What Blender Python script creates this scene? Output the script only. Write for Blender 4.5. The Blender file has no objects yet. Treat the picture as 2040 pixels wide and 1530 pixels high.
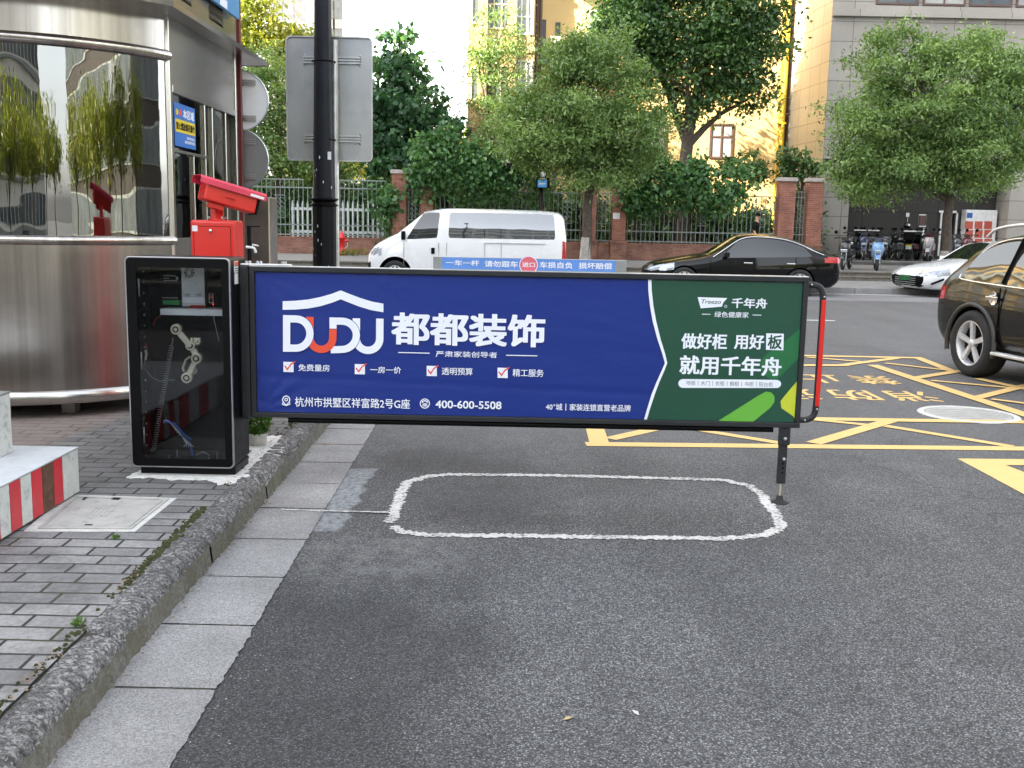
import bpy, bmesh, math, random
import numpy as np
from mathutils import Vector, Matrix
random.seed(7); rng = np.random.default_rng(7)
S = bpy.context.scene
COL = S.collection
R = math.radians
PI = math.pi

# ------------------------------------------------------------------ camera
FPX, PITCH, ROLL, CAMH = 2060.0, R(8.8), R(1.15), 1.64
cam = bpy.data.cameras.new('camera'); cam.sensor_fit = 'HORIZONTAL'; cam.sensor_width = 36.0
cam.lens = 36.0 * FPX / 2040.0; cam.clip_start = 0.05; cam.clip_end = 2000
camo = bpy.data.objects.new('camera', cam); COL.objects.link(camo)
camo.matrix_world = Matrix.Translation((0, 0, CAMH)) @ Matrix.Rotation(R(90) - PITCH, 4, 'X') @ Matrix.Rotation(ROLL, 4, 'Z')
S.camera = camo
_C = Vector((0, 0, CAMH)); _MW = camo.matrix_world.to_3x3()

# ------------------------------------------------------------------ light
SUN_EL, SUN_AZ = R(30), R(65)          # sun stands to the left and a little behind the camera
world = bpy.data.worlds.new('World'); S.world = world; world.use_nodes = True
wn = world.node_tree; wn.nodes.clear()
w_out = wn.nodes.new('ShaderNodeOutputWorld'); w_bg = wn.nodes.new('ShaderNodeBackground')
w_sky = wn.nodes.new('ShaderNodeTexSky'); w_sky.sky_type = 'NISHITA'; w_sky.sun_disc = False
w_sky.sun_elevation = SUN_EL; w_sky.sun_rotation = R(180) + SUN_AZ
w_sky.air_density = 1.0; w_sky.dust_density = 2.5; w_sky.ozone_density = 1.0
w_hs = wn.nodes.new('ShaderNodeHueSaturation'); w_hs.inputs['Saturation'].default_value = 0.3
wn.links.new(w_sky.outputs[0], w_hs.inputs['Color']); wn.links.new(w_hs.outputs[0], w_bg.inputs['Color'])
wn.links.new(w_bg.outputs[0], w_out.inputs['Surface'])
w_bg.inputs['Strength'].default_value = 0.15
sun = bpy.data.lights.new('sun', 'SUN'); sun.energy = 5.0; sun.angle = R(0.5); sun.color = (1.0, 0.89, 0.70)
suno = bpy.data.objects.new('sun', sun); COL.objects.link(suno)
_d = Vector((math.sin(SUN_AZ) * math.cos(SUN_EL), math.cos(SUN_AZ) * math.cos(SUN_EL), -math.sin(SUN_EL)))
suno.rotation_euler = _d.to_track_quat('-Z', 'Y').to_euler()
S.view_settings.view_transform = 'Standard'; S.view_settings.look = 'None'
S.view_settings.exposure = 2.75; S.view_settings.gamma = 1.0
S.cycles.max_bounces = 8; S.cycles.transparent_max_bounces = 12

# ------------------------------------------------------------------ measuring
def ray(px, py):
    return _MW @ Vector(((px - 1020) / FPX, -(py - 765) / FPX, -1))
def G(px, py, z=0.0):
    d = ray(px, py); return _C + d * ((z - CAMH) / d.z)
def A(px, py, Y):
    d = ray(px, py); return _C + d * (Y / d.y)
def PX(px, py, X):
    d = ray(px, py); return _C + d * (X / d.x)

# ------------------------------------------------------------------ objects
def tag(o, label=None, cat=None, group=None, kind=None):
    if label: o['label'] = label
    if cat: o['category'] = cat
    if group: o['group'] = group
    if kind: o['kind'] = kind
    return o
def thing(name, label, cat, loc=(0, 0, 0), rz=0.0, group=None):
    o = bpy.data.objects.new(name, None); COL.objects.link(o)
    o.empty_display_size = 0.2
    o.location = loc; o.rotation_euler = (0, 0, rz)
    return tag(o, label, cat, group)
def root_of(o):
    while o.parent: o = o.parent
    return o
def copy_tree(o, parent=None):
    c = o.copy(); COL.objects.link(c); c.parent = parent
    for ch in [x for x in o.children]:
        copy_tree(ch, c)
    return c

class MB:
    def __init__(s): s.v = []; s.f = []; s.sm = []
    def add(s, vs, fs, smooth=False):
        n = len(s.v); s.v.extend([tuple(v) for v in vs])
        s.f.extend([tuple(i + n for i in f) for f in fs]); s.sm.extend([smooth] * len(fs)); return s
    def box(s, x0, x1, y0, y1, z0, z1):
        v = [(x, y, z) for z in (z0, z1) for y in (y0, y1) for x in (x0, x1)]
        return s.add(v, [(0, 2, 3, 1), (4, 5, 7, 6), (0, 1, 5, 4), (2, 6, 7, 3), (0, 4, 6, 2), (1, 3, 7, 5)])
    def obox(s, c, size, M3=None):
        hx, hy, hz = [a / 2 for a in size]
        M3 = M3 or Matrix.Identity(3)
        v = [Vector(c) + M3 @ Vector((x, y, z)) for z in (-hz, hz) for y in (-hy, hy) for x in (-hx, hx)]
        return s.add(v, [(0, 2, 3, 1), (4, 5, 7, 6), (0, 1, 5, 4), (2, 6, 7, 3), (0, 4, 6, 2), (1, 3, 7, 5)])
    def bar(s, p, q, w, h=None, up=(0, 0, 1)):
        p, q = Vector(p), Vector(q); d = q - p; L = d.length; d.normalize()
        u = Vector(up); side = d.cross(u)
        if side.length < 1e-4: side = d.cross(Vector((0, 1, 0)))
        side.normalize(); u = side.cross(d)
        M3 = Matrix((side, d, u)).transposed()
        return s.obox((p + q) / 2, (w, L, h or w), M3)
    def tube(s, pts, r, n=8, caps=True, smooth=True):
        pts = [Vector(p) for p in pts]; k = len(pts)
        rs = r if isinstance(r, (list, tuple)) else [r] * k
        vs = []; nrm = None
        for i, p in enumerate(pts):
            t = (pts[min(i + 1, k - 1)] - pts[max(i - 1, 0)])
            if t.length < 1e-9: t = Vector((0, 0, 1))
            t.normalize()
            if nrm is None:
                nrm = t.orthogonal().normalized()
            else:
                nrm = (nrm - t * nrm.dot(t))
                nrm = nrm.normalized() if nrm.length > 1e-6 else t.orthogonal().normalized()
            b = t.cross(nrm)
            for a in range(n):
                an = 2 * PI * a / n
                vs.append(p + (nrm * math.cos(an) + b * math.sin(an)) * rs[i])
        fs = [(i * n + a, i * n + (a + 1) % n, (i + 1) * n + (a + 1) % n, (i + 1) * n + a) for i in range(k - 1) for a in range(n)]
        s.add(vs, fs, smooth)
        if caps:
            s.add(vs[:n], [tuple(reversed(range(n)))]); s.add(vs[-n:], [tuple(range(n))])
        return s
    def lathe(s, prof, c=(0, 0, 0), n=24, a0=0.0, a1=2 * PI, axis='Z', smooth=True):
        full = abs(a1 - a0 - 2 * PI) < 1e-6
        m = n if full else n + 1
        vs = []
        for i in range(m):
            a = a0 + (a1 - a0) * i / n
            for r, z in prof:
                x, y = r * math.cos(a), r * math.sin(a)
                p = (x, y, z) if axis == 'Z' else ((z, x, y) if axis == 'X' else (x, z, y))
                vs.append((c[0] + p[0], c[1] + p[1], c[2] + p[2]))
        k = len(prof)
        fs = []
        for i in range(n):
            j = (i + 1) % m
            for q in range(k - 1):
                fs.append((i * k + q, j * k + q, j * k + q + 1, i * k + q + 1))
        if axis == 'Y': fs = [tuple(reversed(f)) for f in fs]
        return s.add(vs, fs, smooth)
    def prism(s, poly, fn, h):
        """poly: 2-D outline; fn(u, v, w) -> 3-D; thickness w 0..h"""
        n = len(poly)
        vs = [fn(u, v, 0) for u, v in poly] + [fn(u, v, h) for u, v in poly]
        fs = [tuple(reversed(range(n))), tuple(range(n, 2 * n))] + [(i, (i + 1) % n, n + (i + 1) % n, n + i) for i in range(n)]
        return s.add(vs, fs)
    def disc(s, c, r, nrm, n=24):
        nrm = Vector(nrm).normalized(); a = nrm.orthogonal().normalized(); b = nrm.cross(a)
        return s.add([Vector(c) + (a * math.cos(2 * PI * i / n) + b * math.sin(2 * PI * i / n)) * r for i in range(n)], [tuple(range(n))])
    def rot(s, M4):
        s.v = [tuple(M4 @ Vector(v)) for v in s.v]; return s
    def build(s, name, mat, parent=None, local=False, bevel=0.0, bseg=2, fixn=False):
        off = Vector((0, 0, 0))
        if parent is not None and not local: off = root_of(parent).location
        me = bpy.data.meshes.new(name)
        me.from_pydata([(v[0] - off[0], v[1] - off[1], v[2] - off[2]) for v in s.v], [], s.f)
        me.polygons.foreach_set('use_smooth', s.sm)
        mats = mat if isinstance(mat, (list, tuple)) else [mat]
        for m in mats: me.materials.append(m)
        if fixn:
            bm = bmesh.new(); bm.from_mesh(me); bmesh.ops.recalc_face_normals(bm, faces=bm.faces); bm.to_mesh(me); bm.free()
        me.update()
        o = bpy.data.objects.new(name, me); COL.objects.link(o)
        if parent is not None: o.parent = parent
        if bevel:
            b = o.modifiers.new('bevel', 'BEVEL'); b.width = bevel; b.segments = bseg; b.limit_method = 'ANGLE'; b.angle_limit = R(40)
            b.harden_normals = False
        return o

# ------------------------------------------------------------------ materials
class NT:
    def __init__(s, name):
        s.m = bpy.data.materials.new(name); s.m.use_nodes = True; s.t = s.m.node_tree
        s.n = s.t.nodes; s.b = s.n['Principled BSDF']; s.out = s.n['Material Output']
    def new(s, t, **kw):
        x = s.n.new('ShaderNode' + t)
        for k, v in kw.items(): setattr(x, k, v)
        return x
    def link(s, a, b): s.t.links.new(a, b)
    def pos(s):
        return s.new('NewGeometry').outputs['Position']
    def obj(s):
        return s.new('TexCoord').outputs['Object']
    def noise(s, vec, scale, detail=4, rough=.55, sc3=None):
        x = s.new('TexNoise'); x.inputs['Scale'].default_value = scale; x.inputs['Detail'].default_value = detail
        x.inputs['Roughness'].default_value = rough
        if sc3:
            mp = s.new('Mapping'); mp.inputs['Scale'].default_value = sc3; s.link(vec, mp.inputs['Vector']); vec = mp.outputs[0]
        s.link(vec, x.inputs['Vector']); return x.outputs['Fac']
    def ramp(s, fac, stops):
        r = s.new('ValToRGB'); e = r.color_ramp.elements
        while len(e) < len(stops): e.new(0.5)
        for el, (p, c) in zip(e, stops):
            el.position = p; el.color = (c, c, c, 1) if not isinstance(c, tuple) else (*c[:3], 1)
        s.link(fac, r.inputs[0]); return r.outputs[0]
    def mix(s, fac, a, b, mode='MIX'):
        x = s.new('Mix', data_type='RGBA', blend_type=mode)
        for sock, v in ((x.inputs[0], fac), (x.inputs[6], a), (x.inputs[7], b)):
            if isinstance(v, (int, float)): sock.default_value = v
            elif isinstance(v, tuple): sock.default_value = (*v[:3], 1)
            else: s.link(v, sock)
        return x.outputs[2]
    def math(s, op, a, b=0.0, c=None):
        x = s.new('Math', operation=op)
        for i, v in enumerate((a, b) if c is None else (a, b, c)):
            if isinstance(v, (int, float)): x.inputs[i].default_value = v
            else: s.link(v, x.inputs[i])
        return x.outputs[0]
    def bump(s, h, strength=.3, dist=.01):
        x = s.new('Bump'); x.inputs['Strength'].default_value = strength; x.inputs['Distance'].default_value = dist
        s.link(h, x.inputs['Height']); s.link(x.outputs[0], s.b.inputs['Normal']); return x
    def col(s, v):
        if isinstance(v, tuple): s.b.inputs['Base Color'].default_value = (*v[:3], 1)
        else: s.link(v, s.b.inputs['Base Color'])
    def set(s, **kw):
        for k, v in kw.items():
            k = k.replace('_', ' ').title().replace('Ior', 'IOR')
            if isinstance(v, (int, float)): s.b.inputs[k].default_value = v
            elif isinstance(v, tuple): s.b.inputs[k].default_value = (*v, 1) if len(v) == 3 else v
            else: s.link(v, s.b.inputs[k])
        return s

def sc(c, k): return tuple(min(1, a * k) for a in c)
def M(name, col, rough=.5, metal=0.0, var=.12, scale=6, bump=0.0, bscale=80, coat=0.0, dirt=0.0, spec=.5, world_pos=False):
    t = NT(name); vec = t.pos() if world_pos else t.obj()
    n = t.noise(vec, scale)
    c = t.mix(t.ramp(n, [(.3, 0.0), (.7, 1.0)]), sc(col, 1 - var), sc(col, 1 + var))
    if dirt:
        d = t.ramp(t.noise(vec, scale * 2.3, 6, .7), [(.52, 0.0), (.68, dirt)])
        c = t.mix(d, c, (.06, .05, .04))
    t.col(c)
    rn = t.math('MULTIPLY_ADD', t.noise(vec, scale * 3), .25, rough - .125) if rough > .15 else rough
    t.set(roughness=rn, metallic=metal, coat_weight=coat, coat_roughness=.03)
    t.b.inputs['Specular IOR Level'].default_value = spec
    if bump: t.bump(t.noise(vec, bscale, 5), bump, .005)
    return t.m

m = {}
m['dark'] = M('black_plastic', (.0025, .0025, .003), .5, spec=.12)
m['rubber'] = M('rubber', (.018, .018, .018), .75, bump=.2)
m['white_plastic'] = M('white_plastic', (.72, .72, .70), .4, dirt=.2)
m['grey_metal'] = M('grey_metal', (.32, .33, .33), .42, .6, dirt=.2)
m['galv'] = M('galvanised_steel', (.52, .53, .53), .38, .85, var=.18, dirt=.15)
m['chrome'] = M('chrome', (.75, .75, .75), .12, 1.0)
m['anthracite'] = M('anthracite_powder_coat', (.026, .028, .031), .45, var=.15, bump=.05, bscale=300, spec=.25)
m['black_coat'] = M('black_powder_coat', (.004, .0042, .0055), .42, var=.15, spec=.2)
m['alu'] = M('anodised_aluminium', (.72, .73, .74), .45, .6)
m['red_paint'] = M('red_enamel', (.62, .018, .012), .38, var=.06, coat=.15)
m['red_dark'] = M('faded_red_hood', (.55, .03, .07), .5, var=.1)
m['brass'] = M('zinc_plated_brass', (.66, .61, .47), .38, .55, var=.2)
m['white_print'] = M('white_print', (.76, .80, .90), .55, var=.03)
m['red_print'] = M('red_print', (.72, .075, .03), .55, var=.03)
m['wire_blue'] = M('blue_wire', (.02, .10, .35), .5)
m['wire_white'] = M('white_wire', (.5, .5, .5), .5)
m['wire_red'] = M('red_wire', (.5, .02, .02), .5)
m['green_pcb'] = M('green_terminal', (.03, .28, .07), .5)
m['paper'] = M('paper', (.72, .73, .75), .8, var=.05)
m['concrete'] = M('pale_concrete', (.55, .55, .53), .85, var=.15, scale=12, bump=.3, bscale=60, dirt=.3)
m['road_white'] = None

def asphalt():
    t = NT('asphalt'); P = t.pos()
    big = t.noise(P, .35, 5, .6); mid = t.noise(P, 2.2, 5, .6)
    fine = t.new('TexVoronoi'); fine.inputs['Scale'].default_value = 145; t.link(P, fine.inputs['Vector'])
    fd = fine.outputs['Distance']; fc = t.new('SeparateColor'); t.link(fine.outputs['Color'], fc.inputs[0])
    base = t.ramp(t.math('ADD', t.math('MULTIPLY', big, .6), t.math('MULTIPLY', mid, .4)), [(.36, (.136, .137, .141)), (.64, (.210, .211, .215))])
    spk = t.ramp(fc.outputs[0], [(0, .42), (.5, .88), (.85, 1.3), (1, 2.2)])
    c = t.mix(1.0, base, spk, 'MULTIPLY')
    c = t.mix(t.ramp(fd, [(.30, 0.0), (.62, .75)]), c, (.018, .018, .019))
    # newer, darker asphalt along the gutter and a trench patch beside it; far lane a little lighter
    sx = t.new('SeparateXYZ'); t.link(P, sx.inputs[0])
    wob = t.math('MULTIPLY_ADD', t.noise(P, 1.1, 4), 1.0, -.5)
    xx = t.math('ADD', sx.outputs[0], wob); yy = t.math('ADD', sx.outputs[1], wob)
    def band(v, a, b, s):
        return t.math('MULTIPLY', smooth(v, a - s, a + s), t.math('SUBTRACT', 1.0, smooth(v, b - s, b + s)))
    def smooth(v, a, b):
        r = t.new('MapRange', interpolation_type='SMOOTHSTEP'); r.inputs[1].default_value = a; r.inputs[2].default_value = b
        t.link(v, r.inputs[0]); return r.outputs[0]
    dk = t.math('MULTIPLY', t.math('SUBTRACT', 1.0, smooth(xx, -.55, .15)), t.math('SUBTRACT', 1.0, smooth(yy, 4.0, 5.2)))
    c = t.mix(t.math('MULTIPLY', dk, .55), c, (.014, .014, .015))
    st = t.math('MULTIPLY', band(xx, -.9, .3, .15), band(yy, 6.7, 7.3, .15))
    c = t.mix(t.math('MULTIPLY', st, .4), c, (.016, .016, .016))
    lo = t.math('MULTIPLY', band(xx, -.5, .35, .2), band(yy, 5.5, 6.5, .2))
    c = t.mix(t.math('MULTIPLY', lo, .4), c, (.014, .014, .016))
    trk = t.noise(P, 1.0, 5, .6, sc3=(1.5, .22, 1)); c = t.mix(1.0, c, t.ramp(trk, [(.32, .80), (.5, 1.0), (.68, 1.16)]), 'MULTIPLY')
    oil = t.noise(P, .9, 5, .7); c = t.mix(t.ramp(oil, [(.62, 0.0), (.72, .35)]), c, (.03, .03, .03))
    ck = t.new('TexVoronoi', feature='DISTANCE_TO_EDGE'); ck.inputs['Scale'].default_value = .42; cd = t.new('VectorMath', operation='MULTIPLY_ADD'); dn_ = t.new('TexNoise'); dn_.inputs['Scale'].default_value = 2.2; dn_.inputs['Detail'].default_value = 6; t.link(P, dn_.inputs['Vector']); t.link(dn_.outputs['Color'], cd.inputs[0]); cd.inputs[1].default_value = (.9, .9, 0); t.link(P, cd.inputs[2]); t.link(cd.outputs[0], ck.inputs['Vector'])
    c = t.mix(t.math('MULTIPLY', t.ramp(ck.outputs['Distance'], [(.0, .55), (.006, 0.0)]), t.ramp(t.noise(P, .5, 3), [(.5, 0.0), (.6, 1.0)])), c, (.02, .02, .02))
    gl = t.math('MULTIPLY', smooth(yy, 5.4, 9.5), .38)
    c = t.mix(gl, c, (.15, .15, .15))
    # trench filled with pale mortar beside the gutter
    sx2 = t.math('MULTIPLY_ADD', t.noise(P, 7, 4), .14, -.07)
    tx = t.math('ADD', sx.outputs[0], sx2); ty = t.math('ADD', sx.outputs[1], sx2)
    tr = t.math('MULTIPLY', band(tx, -1.12, -.90, .015), band(ty, 5.35, 6.75, .03))
    c = t.mix(t.math('MULTIPLY', tr, t.ramp(t.noise(P, 28, 5, .7), [(.36, .15), (.58, 1.0)])), c, (.27, .29, .31))
    # pale grit drifting next to the joint
    gt = t.math('MULTIPLY', band(xx, -1.0, -.3, .2), band(yy, 4.6, 5.3, .12))
    c = t.mix(t.math('MULTIPLY', gt, t.ramp(t.noise(P, 9, 6, .75), [(.42, 0.0), (.65, .4)])), c, (.26, .255, .24))
    t.col(c); t.set(roughness=.8)
    t.b.inputs['Specular IOR Level'].default_value = .35
    t.bump(t.math('ADD', t.math('MULTIPLY', t.math('SUBTRACT', 1.0, fd), 1.0), t.math('MULTIPLY', t.noise(P, 60, 4), .5)), .75, .006)
    return t.m
m['asphalt'] = asphalt()

def worn_paint(name, col, cut=.42, scale=34, edge=.5):
    t = NT(name); P = t.pos()
    n = t.noise(P, scale, 6, .75); n2 = t.noise(P, 3, 3)
    fac = t.ramp(t.math('ADD', t.math('MULTIPLY', n, .75), t.math('MULTIPLY', n2, .25)), [(cut - .05, 0.0), (cut + .04, 1.0)])
    c = t.mix(t.noise(P, 9, 4), sc(col, .88), sc(col, 1.08))
    c = t.mix(fac, (.075, .075, .076), c)
    t.col(c); t.set(roughness=.75); t.bump(t.noise(P, 130, 3), .5, .004); return t.m
m['yellow_mark'] = worn_paint('yellow_road_paint', (.70, .47, .18), .33)
m['white_mark'] = worn_paint('white_road_paint', (.56, .555, .54), .455, 46)
m['white_line'] = worn_paint('white_lane_paint', (.6, .6, .6), .35)

def granite(name, c0, c1, scale=75, bump=.5, stain=None, rough=.8, big=.25):
    t = NT(name); P = t.pos()
    v = t.new('TexVoronoi'); v.inputs['Scale'].default_value = scale; t.link(P, v.inputs['Vector'])
    s = t.new('SeparateColor'); t.link(v.outputs['Color'], s.inputs[0])
    n = t.noise(P, scale * .35, 5, .7)
    f = t.math('ADD', t.math('MULTIPLY', s.outputs[0], .5), t.math('MULTIPLY', n, .5))
    c = t.ramp(f, [(.25, c0), (.55, tuple((a + b) / 2 for a, b in zip(c0, c1))), (.8, c1)])
    c = t.mix(t.ramp(t.noise(P, 1.6, 5, .6), [(.35, big), (.65, 0.0)]), c, (.05, .05, .048))
    if stain: c = t.mix(t.ramp(t.noise(P, 5, 5, .6), [(.30, 0.85), (.62, .15)]), c, stain)
    t.col(c); t.set(roughness=rough)
    t.bump(t.math('ADD', n, t.math('MULTIPLY', t.noise(P, scale * 1.3, 3), .4)), bump, .012); return t.m
def hammered():
    t = NT('bush_hammered_granite'); P = t.pos()
    n1 = t.noise(P, 34, 8, .8, sc3=(1.0, 1.5, 1.0)); n2 = t.noise(P, 120, 4, .8); n3 = t.noise(P, 1.9, 5, .6)
    vo = t.new('TexVoronoi'); vo.inputs['Scale'].default_value = 95; t.link(P, vo.inputs['Vector']); vs_ = t.new('SeparateColor'); t.link(vo.outputs['Color'], vs_.inputs[0])
    f = t.math('ADD', t.math('MULTIPLY', n1, .62), t.math('MULTIPLY', n2, .38))
    c = t.ramp(f, [(.40, (.030, .030, .031)), (.475, (.10, .098, .098)), (.54, (.24, .235, .235)), (.62, (.50, .49, .49))])
    c = t.mix(t.ramp(vs_.outputs[0], [(.80, 0.0), (.90, .7)]), c, (.50, .49, .48))
    c = t.mix(t.ramp(n3, [(.36, .6), (.60, 0.0)]), c, (.045, .044, .040))
    t.col(c); t.set(roughness=.85); t.bump(f, 1.0, .02); return t.m
m['kerb_top'] = hammered()
m['kerb_face'] = granite('sawn_granite_stained', (.10, .098, .085), (.23, .22, .20), 90, .3, stain=(.085, .078, .048))
m['gutter'] = granite('gutter_slab', (.18, .18, .182), (.43, .425, .42), 210, .5, big=.35)
m['far_pave'] = granite('worn_paving', (.17, .165, .16), (.29, .28, .27), 40, .2, big=.35)
m['step_stone'] = granite('step_stone', (.13, .12, .105), (.27, .25, .22), 35, .2, stain=(.10, .085, .06))
m['moss'] = M('moss', (.035, .042, .010), .95, var=.5, scale=30, bump=1.0, bscale=110)
m['mortar'] = M('spilled_white_mortar', (.60, .60, .58), .85, var=.12, scale=14, bump=.5, bscale=40, dirt=.35, world_pos=True)

def pavers():
    t = NT('concrete_pavers'); P = t.pos()
    mp = t.new('Mapping'); t.link(P, mp.inputs['Vector']); mp.inputs['Rotation'].default_value = (0, 0, R(-1.0))
    dn = t.new('TexNoise'); dn.inputs['Scale'].default_value = 2.5; t.link(P, dn.inputs['Vector'])
    ad = t.new('VectorMath', operation='MULTIPLY_ADD'); t.link(dn.outputs['Color'], ad.inputs[0]); ad.inputs[1].default_value = (.012, .03, 0)
    t.link(mp.outputs[0], ad.inputs[2])
    b = t.new('TexBrick'); t.link(ad.outputs[0], b.inputs['Vector']); b.offset = .37; b.squash = 1
    b.inputs['Scale'].default_value = 1.0; b.inputs['Brick Width'].default_value = .245; b.inputs['Row Height'].default_value = .118
    b.inputs['Mortar Size'].default_value = .0075; b.inputs['Mortar Smooth'].default_value = .25; b.inputs['Bias'].default_value = 0
    b.inputs['Color1'].default_value = (.175, .173, .174, 1); b.inputs['Color2'].default_value = (.27, .265, .26, 1); b.inputs['Mortar'].default_value = (.022, .022, .02, 1)
    n = t.noise(P, 60, 5, .7)
    c = t.mix(1.0, b.outputs['Color'], t.ramp(n, [(.3, .72), (.7, 1.28)]), 'MULTIPLY')
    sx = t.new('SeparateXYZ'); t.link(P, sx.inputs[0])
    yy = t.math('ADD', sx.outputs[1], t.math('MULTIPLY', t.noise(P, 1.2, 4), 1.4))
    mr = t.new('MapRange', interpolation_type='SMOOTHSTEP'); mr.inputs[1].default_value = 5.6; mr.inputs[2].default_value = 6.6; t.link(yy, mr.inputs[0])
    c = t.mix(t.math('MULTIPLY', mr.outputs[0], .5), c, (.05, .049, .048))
    c = t.mix(t.ramp(t.noise(P, 3.3, 6, .7), [(.46, 0.0), (.68, .6)]), c, (.05, .05, .048))
    # reddish pavers by the booth
    xx = t.math('ADD', sx.outputs[0], t.math('MULTIPLY', sx.outputs[1], -.12))
    mr2 = t.new('MapRange'); mr2.inputs[1].default_value = -3.75; mr2.inputs[2].default_value = -3.95; t.link(xx, mr2.inputs[0])
    c = t.mix(t.math('MULTIPLY', mr2.outputs[0], .45), c, (.26, .19, .16))
    ms = t.math('MULTIPLY', b.outputs['Fac'], t.ramp(t.noise(P, 1.8, 3), [(.55, 0.0), (.66, .8)]))
    c = t.mix(ms, c, (.045, .05, .018))
    t.col(c); t.set(roughness=.85)
    h = t.math('SUBTRACT', t.math('MULTIPLY', n, .15), b.outputs['Fac'])
    t.bump(h, .9, .009); return t.m
m['pavers'] = pavers()

def bricks(name, c1, c2, mortar=(.28, .22, .19)):
    t = NT(name); P = t.pos(); sx = t.new('SeparateXYZ'); t.link(P, sx.inputs[0])
    cx = t.new('CombineXYZ'); t.link(t.math('ADD', sx.outputs[0], sx.outputs[1]), cx.inputs[0]); t.link(sx.outputs[2], cx.inputs[1])
    b = t.new('TexBrick'); t.link(cx.outputs[0], b.inputs['Vector']); b.inputs['Scale'].default_value = 1
    b.inputs['Brick Width'].default_value = .24; b.inputs['Row Height'].default_value = .068; b.inputs['Mortar Size'].default_value = .0065
    b.inputs['Color1'].default_value = (*c1, 1); b.inputs['Color2'].default_value = (*c2, 1); b.inputs['Mortar'].default_value = (*mortar, 1)
    c = t.mix(1.0, b.outputs['Color'], t.ramp(t.noise(P, 2.5, 5), [(.3, .75), (.7, 1.2)]), 'MULTIPLY')
    c = t.mix(t.ramp(t.noise(P, 6, 5, .7), [(.6, 0.0), (.72, .5)]), c, (.40, .34, .30))
    t.col(c); t.set(roughness=.85); t.bump(b.outputs['Fac'], -.4, .006); return t.m
m['brick'] = bricks('red_brick', (.26, .085, .052), (.36, .135, .085))
m['brick_low'] = bricks('brown_brick', (.21, .085, .06), (.31, .14, .095), (.22, .17, .14))

def tiles(name, c, rough, row, width, lines=.012, spec=.5, mortar=.35, bump=.2, coat=0):
    t = NT(name); P = t.pos(); sx = t.new('SeparateXYZ'); t.link(P, sx.inputs[0])
    cx = t.new('CombineXYZ'); t.link(t.math('ADD', sx.outputs[0], sx.outputs[1]), cx.inputs[0]); t.link(sx.outputs[2], cx.inputs[1])
    b = t.new('TexBrick'); t.link(cx.outputs[0], b.inputs['Vector']); b.inputs['Scale'].default_value = 1; b.offset = 0
    b.inputs['Brick Width'].default_value = width; b.inputs['Row Height'].default_value = row; b.inputs['Mortar Size'].default_value = lines
    b.inputs['Color1'].default_value = (*sc(c, .94), 1); b.inputs['Color2'].default_value = (*sc(c, 1.06), 1); b.inputs['Mortar'].default_value = (*sc(c, mortar), 1)
    cc = t.mix(1.0, b.outputs['Color'], t.ramp(t.noise(P, 38, 5, .7), [(.3, .84), (.7, 1.14)]), 'MULTIPLY')
    cc = t.mix(1.0, cc, t.ramp(t.noise(P, .6, 4), [(.3, .9), (.7, 1.08)]), 'MULTIPLY')
    t.col(cc); t.set(roughness=rough, coat_weight=coat, coat_roughness=.08); t.b.inputs['Specular IOR Level'].default_value = spec
    t.bump(b.outputs['Fac'], -bump, .008); return t.m
m['grey_stone'] = tiles('flamed_grey_granite', (.315, .292, .258), .75, .725, 1.9)
m['polished_stone'] = tiles('polished_granite', (.36, .325, .27), .38, .725, .9, spec=.6, coat=.25)
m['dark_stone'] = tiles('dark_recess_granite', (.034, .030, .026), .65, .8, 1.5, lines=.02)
m['plaster'] = M('yellow_plaster', (.64, .45, .20), .85, var=.08, scale=.8, bump=.1, bscale=30, world_pos=True)
m['plaster_tan'] = M('tan_facade_tile', (.46, .31, .17), .8, var=.1, scale=1.0, world_pos=True)
m['cream'] = M('cream_trim', (.62, .52, .38), .8, var=.06)
m['brown_frame'] = M('brown_window_frame', (.10, .06, .05), .5)
m['pane'] = M('window_pane', (.10, .12, .13), .06, var=.3, scale=.7, spec=.9)
m['pane_pale'] = M('window_pane_with_curtain', (.36, .36, .34), .15, var=.25, scale=1.2, spec=.9)
m['yellow_pipe'] = M('yellow_pipe_paint', (.62, .40, .02), .5, var=.06)
m['far_white'] = M('far_tower_white', (.70, .68, .62), .8, var=.05)
m['fence_paint'] = M('grey_fence_paint', (.24, .27, .255), .5, var=.1, dirt=.2)
m['white_fence'] = M('white_fence_paint', (.66, .72, .69), .5, var=.06, dirt=.15)
m['cap_stone'] = M('pillar_cap_stone', (.42, .38, .35), .8, var=.15)

def steel(name, col=(.50, .465, .425), rough=.24, aniso=.88, mott=.3, refl_streak=.28):
    t = NT(name); P = t.obj()
    s = t.noise(P, 1.0, 4, .6, sc3=(160, 160, 1.2))
    c = t.mix(s, sc(col, .9), sc(col, 1.08))
    c = t.mix(t.ramp(t.noise(P, 3.5, 5, .7), [(.55, 0.0), (.8, mott)]), c, sc(col, .6))
    st = t.noise(P, 1.0, 5, .65, sc3=(11, 11, .12)); c = t.mix(1.0, c, t.ramp(st, [(.3, 1 - refl_streak), (.7, 1 + refl_streak)]), 'MULTIPLY')  # broad vertical streaks in the colour imitate blurred reflections on the steel
    t.col(c)
    t.set(metallic=1.0, roughness=t.math('MULTIPLY_ADD', t.noise(P, 5, 5, .7), .4 * mott, rough - .2 * mott))
    t.b.inputs['Anisotropic'].default_value = aniso
    tg = t.new('Tangent'); tg.direction_type = 'RADIAL'; tg.axis = 'Z'
    t.link(tg.outputs[0], t.b.inputs['Tangent'])
    t.bump(t.noise(P, 1.6, 3), .15 * mott, .05)
    return t.m
m['steel'] = steel('brushed_stainless_steel')
m['steel_flat'] = steel('satin_stainless_steel', (.55, .53, .50), .24, 0.0, .05, .04)
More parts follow.
